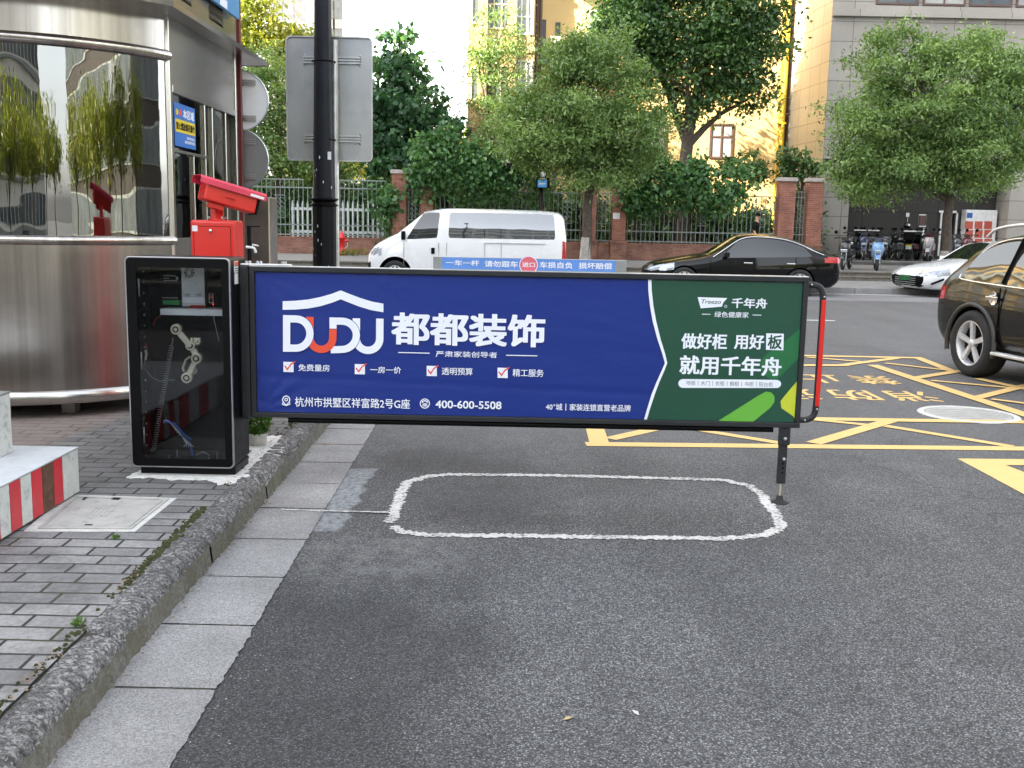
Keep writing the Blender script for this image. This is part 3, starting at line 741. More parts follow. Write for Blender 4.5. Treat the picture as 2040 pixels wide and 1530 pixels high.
for k in range(3): b.box(X1 + .0016, X1 + .0022, 5.985, 6.05, z0 + .008 + k * .014, z0 + .013 + k * .014)
b.build('sticker_print', m['dark'], st)
z2 = PX(470, 566, X1).z; b = MB(); b.box(X1, X1 + .0015, 5.98, 6.055, z2, z0 - .005); b.build('label_sticker', m['paper'], cab)

# white mortar poured round the cabinet foot
def blob(poly, z, mat, name, jag=.012):
    pts = [Vector((p[0], p[1], 0)) for p in poly]; out = []
    for i, p in enumerate(pts):
        q = pts[(i + 1) % len(pts)]; n = max(1, int((q - p).length / .02))
        for k in range(n): out.append((p + (q - p) * k / n + Vector((random.gauss(0, jag), random.gauss(0, jag), 0))))
    b = MB(); c = sum(out, Vector()) / len(out)
    vs = [(p.x, p.y, z - .003) for p in out] + [(p.x + (c.x - p.x) * .06, p.y + (c.y - p.y) * .06, z + .004) for p in out]; n = len(out)
    b.add(vs, [(i, (i + 1) % n, n + (i + 1) % n, n + i) for i in range(n)] + [tuple(range(n, 2 * n))]); return tag(b.build(name, mat), kind='structure')
P = lambda x, y: G(x, y, PAVE_Z)
blob([P(246, 952), P(285, 935), P(330, 944), P(460, 948), P(490, 935), P(500, 905), P(490, 870), P(560, 868), P(580, 880), P(548, 915), P(515, 935), P(470, 962), P(455, 966), P(400, 958), P(330, 955)], PAVE_Z + .004, m['mortar'], 'mortar_patch')

# ------------------------------------------------------------------ barrier arm with advertising panel
BX0, BX1, BZ0, BZ1, BY = -1.552, 1.725, .468, 1.366, 6.1
bar_ = thing('barrier_gate', 'lowered barrier with a long blue and green advertising panel across the driveway', 'barrier gate', (-1.6, 6.13, 0))
b = MB(); b.box(BX0, BX1, BY - .03, BY + .03, BZ1 - .03, BZ1); b.box(BX0, BX1, BY - .03, BY + .03, BZ0, BZ0 + .03)
b.box(BX0, BX0 + .03, BY - .03, BY + .03, BZ0 + .03, BZ1 - .03); b.box(BX1 - .03, BX1, BY - .03, BY + .03, BZ0 + .03, BZ1 - .03)
frame = b.build('frame', m['anthracite'], bar_, bevel=.004)
b = MB(); b.box(BX0 + .001, BX1 - .001, BY - .026, BY + .026, BZ1, BZ1 + .004); b.build('top_rail', m['alu'], bar_)
b = MB(); xa, xb = A(575, 838, 6.1).x, A(1540, 850, 6.1).x; b.tube([(xa, 6.1, BZ0 - .018), (xb, 6.1, BZ0 - .018)], .016, 12); b.build('rubber_tube', m['dark'], bar_)
b = MB(); b.box(X1 + .004, BX0 - .004, 6.06, 6.16, BZ0 - .01, BZ1 - .0); b.box(X1 + .012, BX0 - .012, 6.052, 6.06, BZ0, BZ1 - .01)
post = b.build('swing_post', m['anthracite'], bar_, bevel=.006)
b = MB(); b.box(X1 + .01, A(580, 540, 6.1).x, 6.075, 6.135, BZ1 + .005, BZ1 + .013); cp = b.build('clamp_plate', m['alu'], bar_, bevel=.002)
b = MB()
for px in (491, 496, 513, 518, 563, 567):
    for yy in (6.09,): q = A(px, 530, yy); b.lathe([(.0, BZ1 + .03), (.009, BZ1 + .028), (.009, BZ1 + .014)], (q.x, yy + (.02 if px in (496, 518, 567) else 0), 0), 6, smooth=False)
b.build('clamp_bolt', m['galv'], cp)
fabric = NT('blue_banner_fabric'); P_ = fabric.pos(); fabric.col(fabric.mix(fabric.noise(P_, 2.0, 3), (.010, .027, .19), (.014, .035, .225))); fabric.set(roughness=.42, specular_ior_level=.3)
fb1 = fabric.noise(P_, 3.0, 3, .5, sc3=(1, 1, 3)); fb2 = fabric.noise(P_, 900, 2); fabric.bump(fabric.math('ADD', fabric.math('MULTIPLY', fb1, 1.0), fabric.math('MULTIPLY', fb2, .012)), .13, .04)
m['blue_banner'] = fabric.m
m['green_banner'] = M('green_banner_fabric', (.008, .064, .038), .45, var=.05, bump=.03, bscale=900)
m['green_mid'] = M('mid_green_print', (.012, .135, .045), .45, var=.03); m['green_light'] = M('light_green_print', (.125, .40, .045), .45, var=.03); m['lime'] = M('lime_print', (.50, .56, .035), .45, var=.03)
FY = BY - .016
def fb(x, y): p = A(x, y, FY); return (p.x, p.z)
def c1(x, y): return fb(x / 3.4 + 500, y / 3.4 + 500)
def c2(x, y): return fb(x / 2.9417 + 1060, y / 2.9417 + 500)
def lay(k): return lambda u, v: (u, FY - .0006 * k, v)
# banner sheet with slack wrinkles at its corners
nx, nz = 160, 44; bx0, bx1, bz0, bz1 = BX0 + .032, BX1 - .032, BZ0 + .032, BZ1 - .032; vs = []
for j in range(nz + 1):
    for i in range(nx + 1):
        u = bx0 + (bx1 - bx0) * i / nx; v = bz0 + (bz1 - bz0) * j / nz
        w = .0
        for (wx, wz, ang, amp, rad) in ((bx0, bz0, 1.9, .006, .28), (bx0 + .75, bz1, .35, .004, .12), (bx0, bz1, -1.2, .003, .2)):
            d = math.hypot(u - wx, v - wz); w += amp * math.sin((math.cos(ang) * (u - wx) + math.sin(ang) * (v - wz)) * 0 + math.atan2(v - wz, u - wx + 1e-6) * 16) * math.exp(-(d / rad) ** 2) * min(1, d / .05)
        fade = .001 + .011 * math.exp(-((v - (bz0 + .22 - .03 * (u - bx0))) / .012) ** 2) * (1 if u < 1.0 else 0) * .35
        vs.append((u, FY + .004 + w + fade, v))
fs = [(j * (nx + 1) + i, j * (nx + 1) + i + 1, (j + 1) * (nx + 1) + i + 1, (j + 1) * (nx + 1) + i) for j in range(nz) for i in range(nx)]
b = MB(); b.add(vs, fs, True); ban = b.build('banner', m['blue_banner'], bar_)
b = MB(); b.box(bx0, bx1, BY + .012, BY + .02, bz0, bz1); b.build('back_panel', m['white_plastic'], bar_)
def clampz(p): return (min(max(p[0], bx0), bx1), min(max(p[1], bz0), bz1))
wl = [(680, 150), (681, 230), (690, 320), (706, 410), (735, 520), (762, 600), (778, 657), (760, 700), (728, 770), (700, 840), (674, 925), (655, 1010)]
wr = [(700, 150), (701, 230), (711, 320), (727, 410), (754, 520), (779, 600), (792, 657), (776, 700), (745, 770), (717, 845), (691, 925), (672, 1010)]
def strip(b, L1, L2, fn):
    n = len(L1); b.add([fn(*p) for p in L1 + L2], [(i, i + 1, n + i + 1, n + i) for i in range(n - 1)])
WL = [clampz(c2(*p)) for p in wl]; WR = [clampz(c2(*p)) for p in wr]
b = MB(); strip(b, WL, WR, lay(2)); b.build('white_border', m['white_print'], ban)
b = MB(); RR = [(bx1, p[1]) for p in WR]; strip(b, WR, RR, lay(1)); b.build('green_field', m['green_banner'], ban)
def poly(pts, k, mat, name='print_shape', f=c2):
    b = MB(); q = [clampz(f(*p)) for p in pts]; b.add([lay(k)(*p) for p in q], [tuple(range(len(q)))]); return b.build(name, mat, ban)
poly([(1600, 455), (1480, 530), (1380, 600), (1340, 640), (1338, 685), (1360, 725), (1395, 750), (1440, 748), (1600, 630)], 2, m['green_mid'])
poly([(1090, 1016), (1330, 845), (1370, 824), (1400, 828), (1420, 850), (1420, 885), (1395, 920), (1295, 1020)], 2, m['green_light'])
poly([(1600, 765), (1480, 848), (1456, 880), (1460, 920), (1530, 968), (1600, 985)], 2, m['lime'])
def stroke2(b, pts, w, f, k, closed=False):
    pts = [Vector(f(*p)) for p in pts]; n = len(pts); L1, L2 = [], []
    for i, p in enumerate(pts):
        a = pts[(i - 1) % n] if (closed or i > 0) else p; c = pts[(i + 1) % n] if (closed or i < n - 1) else p
        d1 = (p - a).normalized() if (p - a).length > 1e-9 else None; d2 = (c - p).normalized() if (c - p).length > 1e-9 else None
        d = (d1 or d2) + (d2 or d1); d.normalize(); nn = Vector((-d.y, d.x)); cs = max(.5, abs(nn.dot(Vector((-(d2 or d1).y, (d2 or d1).x)))))
        L1.append(p + nn * w / 2 / cs); L2.append(p - nn * w / 2 / cs)
    if closed: L1.append(L1[0]); L2.append(L2[0])
    strip(b, [tuple(p) for p in L1], [tuple(p) for p in L2], lay(k)); return b
KW = 1 / 3.4 / 336.0                                   # crop pixels to metres on the panel
roof = [(215, 340), (300, 337), (390, 328), (470, 312), (550, 289), (608, 267), (665, 290), (745, 320), (820, 343), (897, 357), (897, 415), (815, 401), (735, 377), (665, 350), (608, 327), (550, 350), (470, 374), (390, 389), (300, 397), (215, 398)]
b = MB(); U, Dn = roof[:10], list(reversed(roof[10:])); strip(b, [c1(*p) for p in U], [c1(*p) for p in Dn], lay(1)); b.build('logo_roof', m['white_print'], ban)
def arcpts(cx, cy, rx, ry, a0, a1, n=14): return [(cx + rx * math.cos(R(a0 + (a1 - a0) * i / n)), cy + ry * math.sin(R(a0 + (a1 - a0) * i / n))) for i in range(n + 1)]
D1 = [(242, 459)] + arcpts(305, 559, 95, 99, -90, 90) + [(242, 657)]
U1 = [(400, 446), (400, 575)] + arcpts(478, 588, 77, 78, 180, 0, 16) + [(556, 530)]
D2 = [(533, 474)] + arcpts(615, 571, 99, 96, -90, 90) + [(540, 669)]
U2 = [(714, 456), (714, 590)] + arcpts(793, 595, 79, 78, 180, 0, 16) + [(873, 458)]
for nm, pth, mt, k in (('logo_letter', U2, 'white_print', 1), ('logo_letter', U1, 'red_print', 3)):
    b = MB(); stroke2(b, pth, 50 * KW, c1, k); b.build(nm, m[mt], ban)
b = MB(); stroke2(b, D2[1:-1], 56 * KW, c1, 1.6); b.build('logo_outline', m['blue_banner'], ban)
b = MB(); stroke2(b, D2, 48 * KW, c1, 2); stroke2(b, [(556, 450), (556, 526)], 48 * KW, c1, 2.2); b.build('logo_letter', m['white_print'], ban)
b = MB(); stroke2(b, D1[1:-1], 56 * KW, c1, 3.6); b.build('logo_outline', m['blue_banner'], ban)
b = MB(); stroke2(b, D1, 49 * KW, c1, 4); stroke2(b, [(242, 434), (242, 682)], 49 * KW, c1, 4.3); b.build('logo_letter', m['white_print'], ban)
def T(s, lb, rt, f=c1, off=.018, mat='white_print', k=4, italic=0.0, par=None):
    u0, v0 = f(*lb); u1, v1 = f(*rt); b = MB(); fit_text(b, s, u0, u1, v0, v1, lay(k), off, italic)
    return b.build('lettering', m[mat] if isinstance(mat, str) else mat, par or ban)
T('都都装饰', (950, 634), (1995, 434), off=.038)
T('严肃家装创导者', (1252, 716), (1668, 684), off=.012)
b = MB(); stroke2(b, [(997, 687), (1210, 692)], 6 * KW, c1, 3); stroke2(b, [(1728, 706), (1940, 710)], 6 * KW, c1, 3); b.build('rule', m['white_print'], ban)
for s, lb, rt, bxp in (('免费量房', (322, 812), (533, 770), (220, 750)), ('一房一价', (808, 826), (1017, 785), (703, 765)), ('透明预算', (1292, 838), (1502, 792), (1190, 777)), ('精工服务', (1772, 849), (1983, 802), (1670, 790))):
    T(s, lb, rt, off=.012); x, y = bxp
    bb = MB(); q = [c1(x, y), c1(x + 69, y + 2), c1(x + 69, y + 71), c1(x, y + 69)]; bb.add([lay(2)(*p) for p in q], [(0, 1, 2, 3)]); bx_ = bb.build('check_box', m['white_print'], ban)
    b = MB(); stroke2(b, [(x + 9, y + 27), (x + 27, y + 52), (x + 50, y + 18), (x + 80, y - 2)], 9 * KW, c1, 4); b.build('tick', m['red_print'], bx_)
T('杭州市拱墅区祥富路2号G座', (298, 1054), (1077, 1003), off=.012)
T('400-600-5508', (1250, 1063), (1697, 1020), off=.03)
b = MB(); stroke2(b, arcpts(239, 1008, 24, 26, 150, 390, 20) + [(239, 1046)], 7 * KW, c1, 3, True); stroke2(b, arcpts(239, 1006, 9, 9, 0, 345, 14), 6 * KW, c1, 3, True); stroke2(b, [(218, 1026), (213, 1038), (239, 1046), (265, 1038), (260, 1026)], 6 * KW, c1, 3.5)
b.build('pin_icon', m['white_print'], ban)
b = MB(); stroke2(b, arcpts(1178, 1033, 31, 31, 0, 348, 28), 6 * KW, c1, 3, True); stroke2(b, [(1160, 1028), (1163, 1018), (1178, 1014), (1193, 1018), (1196, 1028)], 8 * KW, c1, 3); stroke2(b, [(1162, 1050), (1168, 1034), (1188, 1034), (1194, 1050), (1162, 1050)], 5 * KW, c1, 3); stroke2(b, arcpts(1178, 1042, 5, 5, 0, 330, 10), 4 * KW, c1, 3, True)
b.build('phone_icon', m['white_print'], ban)
T('40⁺城丨家装连锁直营老品牌', (80, 932), (578, 902), c2, .012)
# right-hand green field
fl = poly([(970, 270), (1144, 276), (1120, 302), (1112, 326), (988, 336)], 3, m['white_print'], 'logo_flag')
T('Treezo', (992, 308), (1108, 286), c2, .01, 'green_banner', 4, .25)
b = MB(); stroke2(b, arcpts(1135, 324, 7, 7, 0, 330, 12), 2.5 / 2.94 / 336, c2, 3, True); b.build('trade_mark', m['white_print'], ban)
T('千年舟', (1168, 333), (1380, 278), c2, .03)
T('绿色健康家', (1068, 388), (1270, 358), c2, .012)
b = MB(); stroke2(b, [(995, 370), (1045, 371)], .004, c2, 3); stroke2(b, [(1292, 375), (1343, 376)], .004, c2, 3); b.build('rule', m['white_print'], ban)
T('做好柜', (872, 572), (1145, 486), c2, .03); T('用好', (1182, 574), (1362, 490), c2, .03)
bxq = poly([(1372, 482), (1475, 485), (1472, 582), (1370, 579)], 3, m['white_print'], 'white_square'); T('板', (1378, 574), (1468, 492), c2, .025, 'green_banner', 4)
T('就用千年舟', (862, 722), (1465, 622), c2, .03)
pill = arcpts(884, 776, 27, 26, 90, 270, 10) + arcpts(1432, 779, 27, 24, -90, 90, 10); poly(pill, 3, m['white_print'], 'white_pill')
m['grey_ink'] = M('grey_ink', (.10, .11, .13), .6); T('地板丨木门丨衣柜丨橱柜丨书柜丨阳台柜', (902, 786), (1412, 769), c2, .0, 'grey_ink', 4)
# D-shaped end handle with red reflector
hp = [(1605, 563), (1628, 564), (1642, 572), (1646, 592), (1645, 640), (1632, 800), (1628, 822), (1617, 834), (1592, 836)]
hp = [A(x, y, BY) for x, y in hp]; hp = [Vector((min(p.x, 9), BY, p.z)) for p in hp]; hp[0].x = BX1 - .01; hp[-1].x = BX1 - .01
xh = BX1 + .098
hp = [Vector((BX1 - .005, BY, 1.322)), Vector((BX1 + .05, BY, 1.32)), Vector((BX1 + .085, BY, 1.30)), Vector((xh, BY, 1.25)), Vector((xh, BY, .9)), Vector((xh, BY, .585)), Vector((BX1 + .085, BY, .535)), Vector((BX1 + .05, BY, .515)), Vector((BX1 - .005, BY, .513))]
def smoothpath(p, it=2):
    for _ in range(it): p = [p[0]] + [q for a, c in zip(p, p[1:]) for q in (a * .75 + c * .25, a * .25 + c * .75)] + [p[-1]]
    return p
b = MB(); b.tube(smoothpath(hp), .019, 12); hnd = b.build('end_handle', m['anthracite'], bar_)
b = MB(); b.box(xh - .013, xh + .013, BY - .0235, BY - .012, .60, 1.235); b.build('reflector', m['red_paint'], hnd, bevel=.004)
b = MB()
for x, z in ((BX1 + .02, 1.322), (xh, 1.252), (xh, .583), (BX1 + .03, .514)): b.lathe([(.0, BY - .024), (.006, BY - .022), (.007, BY - .012)], (x, 0, z), 8, axis='Y')
b.build('screw', m['galv'], hnd)
# support leg
xl = 1.638; b = MB(); b.box(xl - .026, xl + .026, BY - .012, BY + .012, .12, BZ0 - .003); leg = b.build('support_leg', m['anthracite'], bar_, bevel=.003)
b = MB(); b.box(xl - .036, xl + .036, BY - .02, BY - .012, .36, BZ0 - .003); b.build('hinge_plate', m['anthracite'], leg, bevel=.004)
b = MB()
for z in (.40, .275): b.lathe([(.0, BY - .03), (.010, BY - .027), (.010, BY - .012)], (xl + .006, 0, z), 6, axis='Y', smooth=False)
b.build('screw', m['galv'], leg)
b = MB()
for z in (.245, .217, .188): b.disc((xl + .004, BY - .0125, z), .007, (0, -1, 0), 12)
b.build('adjusting_hole', m['dark'], leg)
b = MB(); b.tube([(xl, BY, .13), (xl, BY, .03)], .006, 8); b.build('threaded_rod', m['brass'], leg)
b = MB(); b.lathe([(.001, .045), (.02, .045), (.021, .025), (.026, .018), (.052, .006), (.055, .0), (.001, .0)], (xl, BY, 0), 20); b.build('rubber_foot', m['rubber'], leg)
# sign board standing on the barrier
m['sign_blue'] = M('sign_blue', (.11, .25, .62), .4, var=.05); m['sign_pink'] = M('faded_red_disc', (.66, .13, .17), .45, var=.05)
SY = BY - .004
sg = thing('notice_board', 'narrow blue board with white writing standing on top of the barrier', 'sign board', (.09, BY, BZ1 + .005))
def c3(x, y): p = A(x / 3.4 + 700, y / 3.4 + 380, SY - .012); return (p.x, p.z)
q0, q1 = c3(553, 548), c3(1865, 470); sx0, sx1 = q0[0], q1[0]; sz0, sz1 = BZ1 + .005, (c3(553, 442)[1] + c3(1865, 475)[1]) / 2
b = MB(); b.box(sx0, sx1, SY - .01, SY + .014, sz0, sz1); b.build('board', m['grey_metal'], sg, bevel=.002)
slay = lambda k: (lambda u, v: (u, SY - .0106 - .0006 * k, v))
xb0, xb1 = c3(612, 500)[0], c3(1790, 520)[0]
b = MB(); b.prism(rrect(xb0, xb1, sz0 + .002, sz1 - .003, .008), lambda u, v, w: (u, SY - .0102 - w, v), .0004); b.build('sticker', m['sign_blue'], sg)
cc = c3(1200, 517); zc = (sz0 + sz1) / 2
b = MB(); b.add([slay(2)(cc[0] + .0545 * math.cos(2 * PI * i / 40), zc - .002 + .0525 * math.sin(2 * PI * i / 40)) for i in range(40)], [tuple(range(40))]); dsc = b.build('disc', m['white_print'], sg)
b = MB(); b.add([slay(3)(cc[0] + .050 * math.cos(2 * PI * i / 40), zc - .002 + .048 * math.sin(2 * PI * i / 40)) for i in range(40)], [tuple(range(40))]); b.build('disc_face', m['sign_pink'], dsc)
for s, xa, xb_, ya, yb in (('一车一杆', 640, 865, .30, .76), ('请勿跟车', 902, 1128, .24, .76), ('进口', 1157, 1243, .30, .68), ('车损自负', 1275, 1498, .24, .76), ('损坏赔偿', 1540, 1765, .24, .76)):
    b = MB(); fit_text(b, s, c3(xa, 517)[0], c3(xb_, 517)[0], sz0 + (sz1 - sz0) * ya, sz0 + (sz1 - sz0) * yb, slay(4), .03); b.build('lettering', m['white_print'], sg)

# ------------------------------------------------------------------ red plate-reading camera on its red column
rc = thing('plate_camera', 'bright red camera with hood on a red steel column behind the black cabinet', 'camera column', (-2.03, 7.13, PAVE_Z))
b = MB(); b.box(-2.178, -1.885, 7.0, 7.26, PAVE_Z, 1.625); col_ = b.build('column', m['red_paint'], rc, bevel=.018, bseg=3)
b = MB(); ring(b, rrect(-2.155, -1.905, .5, 1.585, .006, 2), rrect(-2.152, -1.908, .503, 1.582, .006, 2), 6.9985, 7.0008); b.build('door_seam', m['dark'], col_)
b = MB(); q = A(419, 460, 6.99); b.lathe([(.0, 6.985), (.010, 6.985), (.013, 6.992), (.013, 7.0)], (q.x, 0, q.z), 14, axis='Y'); b.build('lock', m['chrome'], col_)
b = MB(); q = A(388, 455, 6.998); b.box(q.x - .018, q.x + .018, 6.997, 6.9995, q.z - .019, q.z + .019); b.build('sticker', m['paper'], col_)
b = MB(); b.lathe([(.05, 1.625), (.05, 1.635), (.043, 1.64), (.043, 1.75)], (-2.03, 7.13, 0), 20); nk = b.build('neck', m['red_paint'], rc)
b = MB()
for i in range(4): a = PI / 4 + i * PI / 2; b.lathe([(.0, 1.65), (.007, 1.649), (.007, 1.635)], (-2.03 + .06 * math.cos(a), 7.13 + .06 * math.sin(a), 0), 6, smooth=False)
b.build('bolt', m['galv'], nk)
ax = Vector((.33, .26, -.105)).normalized(); sd = ax.cross(Vector((0, 0, 1))).normalized(); upv = sd.cross(ax)
c0 = Vector((-2.085, 6.985, 1.822))
def cam_pt(u, s_, h): return c0 + ax * u + sd * s_ + upv * h
def cbx(b, u0, u1, s0, s1, h0, h1, k=1.0):
    v = [cam_pt(u, s_ * (k if u == u1 else 1), h) for h in (h0, h1) for s_ in (s0, s1) for u in (u0, u1)]
    b.add(v, [(0, 2, 3, 1), (4, 5, 7, 6), (0, 1, 5, 4), (2, 6, 7, 3), (0, 4, 6, 2), (1, 3, 7, 5)])
b = MB(); cbx(b, 0, .37, -.062, .062, -.062, .055); hs = b.build('housing', m['red_paint'], rc, bevel=.012, bseg=3)
b = MB(); cbx(b, .37, .385, -.066, .066, -.066, .058); b.build('front_bezel', m['dark'], hs, bevel=.004)
b = MB()
for k, w in enumerate((.048, .036, .024)):
    for (s0, s1, h0, h1) in ((-w, w, w * .8 - .006, w * .8), (-w, w, -w * .8, -w * .8 + .006), (-w, -w + .006, -w * .8, w * .8), (w - .006, w, -w * .8, w * .8)): cbx(b, -.003 - .002 * k, 0.002, s0, s1, h0, h1)
b.build('rear_cap_ribs', m['red_paint'], hs)
b = MB(); v = []
for u, w, h in ((-.055, .078, .078), (.42, .078, .078)):
    for (s_, dz) in ((-1.05, -.035), (-1.0, -.004), (-.8, .012), (.8, .012), (1.0, -.004), (1.05, -.035)): v.append(cam_pt(u, s_ * w, h + dz))
v += [p - upv * .004 for p in v]
b.add(v, [(i, i + 1, 7 + i, 6 + i) for i in range(5)] + [(12 + i + 1, 12 + i, 18 + i, 18 + i + 1) for i in range(5)] + [(i + 1, i, 12 + i, 12 + i + 1) for i in range(5)] + [(6 + i, 6 + i + 1, 18 + i + 1, 18 + i) for i in range(5)])
hd = b.build('hood', m['red_dark'], rc)
b = MB(); cbx(b, .30, .40, .0825, .0835, .045, .062); b.build('logo_print', m['paper'], hd)
b = MB(); b.tube([cam_pt(.14, .066, -.01), cam_pt(.15, .072, -.005), cam_pt(.2, .072, -.005), cam_pt(.21, .066, -.01)], .004, 6); b.build('latch', m['red_paint'], hs)
b = MB(); cbx(b, .06, .16, -.03, .03, -.10, -.062); b.build('bracket', m['red_paint'], rc, bevel=.006)

# ------------------------------------------------------------------ grey utility enclosure behind the red camera with a white tap
ec = thing('utility_enclosure', 'flat grey steel enclosure standing behind the red camera column', 'enclosure', (-3.1, 12.0, PAVE_Z))
p, q = A(489, 392, 11.2), A(535, 392, 11.2)
b = MB(); b.box(p.x - .35, q.x, 11.2, 11.6, PAVE_Z, p.z); en = b.build('casing', m['steel_dark'], ec, bevel=.01)
b = MB(); b.box(q.x - .006, q.x + .006, 11.19, 11.21, PAVE_Z, p.z); b.build('edge_strip', m['cream'], ec)
tp = thing('water_tap', 'white plastic tap on a black standpipe beside the red column', 'tap', (A(497, 500, 8.4).x, 8.4, PAVE_Z))
p = A(496, 452, 8.4); b = MB(); b.tube([(p.x, 8.4, PAVE_Z), (p.x, 8.4, p.z)], .017, 8); b.box(p.x - .02, p.x + .09, 8.39, 8.41, p.z, p.z + .008); b.build('standpipe', m['dark'], tp)
q = A(490, 492, 8.38); b = MB(); b.tube(smoothpath([q, q + Vector((.045, 0, -.004)), q + Vector((.07, 0, -.01)), q + Vector((.078, 0, -.045))]), .011, 8); b.tube([q + Vector((.05, 0, .0)), q + Vector((.055, 0, .02)), q + Vector((.10, 0, .01))], .007, 6); b.build('faucet', m['white_plastic'], tp)

# ------------------------------------------------------------------ striped steel plinth, bottom left
PLX = -2.345; ztop = .395
pl = thing('striped_plinth', 'low steel plinth with red and white striped side, bottom left on the pavers', 'plinth', (-2.9, 4.9, PAVE_Z))
Yb = [PX(x, 985 + (147 - x) * .71, PLX).y for x in (147, 127, 109, 87, 66, 45, 23, 2)]
Yb[0] = 5.47
b = MB(); b.box(-5.5, PLX, 2.9, Yb[0], PAVE_Z + .012, ztop); b.build('casing', m['grey_metal'], pl, bevel=.004)
m['slab_grey'] = M('pale_grey_top', (.48, .50, .52), .55, var=.07, dirt=.15, scale=4)
b = MB(); b.box(-5.5, PLX + .004, 2.88, Yb[0] + .004, ztop, ztop + .006); b.build('top_plate', m['slab_grey'], pl)
m['stripe_white'] = M('dirty_white_stripe', (.62, .64, .62), .5, var=.1, dirt=.45, scale=9); m['stripe_red'] = M('red_reflective_stripe', (.60, .03, .045), .35, var=.08, dirt=.15)
m['rust'] = M('rust_patch', (.12, .06, .035), .85, var=.35, scale=25, bump=.4)
ext = Yb + [Yb[-1] - .235 * k for k in range(1, 5)]
for i, c in enumerate(['stripe_white', 'stripe_red', 'rust', 'stripe_red', 'stripe_white', 'stripe_red', 'stripe_white', 'stripe_red', 'stripe_white', 'stripe_red', 'stripe_white']):
    b = MB(); b.box(PLX, PLX + .0025, ext[i + 1] + .003, ext[i] - .003, PAVE_Z + .016, ztop - .004); b.build('stripe', m[c], pl)
wp = thing('white_post', 'white painted post standing on the striped plinth at the left edge', 'post', (-2.6, 5.2, ztop))
q = A(8, 905, 5.22); b = MB(); b.box(q.x - .16, q.x, 5.16, 5.32, ztop + .006, .72); b.build('shaft', m['stripe_white'], wp, bevel=.006)
b = MB(); b.box(q.x - .165, q.x + .004, 5.155, 5.325, .72, .725); b.build('cap', m['grey_metal'], wp)

# ------------------------------------------------------------------ utility cover in the pavement
cv = thing('utility_cover', 'square pale composite access cover set in the pavers', 'access cover', (-2.06, 5.1, PAVE_Z))
a_, b_, c_, d_ = G(75, 1055, PAVE_Z), G(262, 1056, PAVE_Z), G(337, 996, PAVE_Z), G(150, 990, PAVE_Z)
def quad_lerp(u, v): p = a_ + (b_ - a_) * u; q = d_ + (c_ - d_) * u; r = p + (q - p) * v; return (r.x, r.y)
m['cover'] = M('cover_composite', (.40, .395, .37), .7, var=.12, dirt=.3, scale=7, bump=.3, bscale=60, world_pos=True)
def qframe(b, u0, u1, v0, v1, z0, z1): b.prism([quad_lerp(u0, v0), quad_lerp(u1, v0), quad_lerp(u1, v1), quad_lerp(u0, v1)], lambda x, y, w: (x, y, z0 + w), z1 - z0)
b = MB(); qframe(b, -.12, 1.06, -.06, 1.06, PAVE_Z - .02, PAVE_Z + .003); b.build('concrete_surround', m['concrete'], cv)
b = MB()
for u0, u1, v0, v1 in ((0, 1, 0, .05), (0, 1, .95, 1), (0, .035, .055, .945), (.965, 1, .055, .945)): qframe(b, u0, u1, v0, v1, PAVE_Z + .001, PAVE_Z + .009)
b.build('rim', m['cover'], cv)
b = MB(); qframe(b, .05, .95, .07, .93, PAVE_Z + .001, PAVE_Z + .0075); ld = b.build('lid', m['cover'], cv)
b = MB(); qframe(b, .42, .50, .9, .97, PAVE_Z + .008, PAVE_Z + .0095); qframe(b, .46, .54, .085, .11, PAVE_Z + .008, PAVE_Z + .0095); qframe(b, .12, .15, .86, .95, PAVE_Z + .008, PAVE_Z + .0095); b.build('lifting_slot', m['dark'], ld)
b = MB()
for k in range(5): u = .36 + .05 * k; qframe(b, u, u + .012, .36 if k < 4 else .36, .62, PAVE_Z + .008, PAVE_Z + .0092)
qframe(b, .36, .44, .60, .62, PAVE_Z + .008, PAVE_Z + .0092); qframe(b, .51, .57, .36, .38, PAVE_Z + .008, PAVE_Z + .0092); b.build('raised_letters', m['cover'], ld)

# ------------------------------------------------------------------ manhole in the road
mc = G(1929, 826, 0); mh = thing('manhole_cover', 'round pale manhole cover in the road beyond the barrier', 'manhole', (mc.x, mc.y, 0))
b = MB(); b.lathe([(.001, .006), (.36, .006), (.37, .004)], mc, 40, smooth=False); b.build('lid', m['cover'], mh)
b = MB(); b.lathe([(.375, .004), (.38, .009), (.43, .009), (.44, .002)], mc, 40, smooth=False); b.build('ring', m['concrete'], mh)
b = MB()
for k in range(6): y = mc.y - .24 + .09 * k; w = math.sqrt(max(.01, .33 ** 2 - (y - mc.y) ** 2)); b.box(mc.x - w, mc.x + w, y, y + .016, .006, .0085)
b.build('grip_pattern', m['galv'], mh)

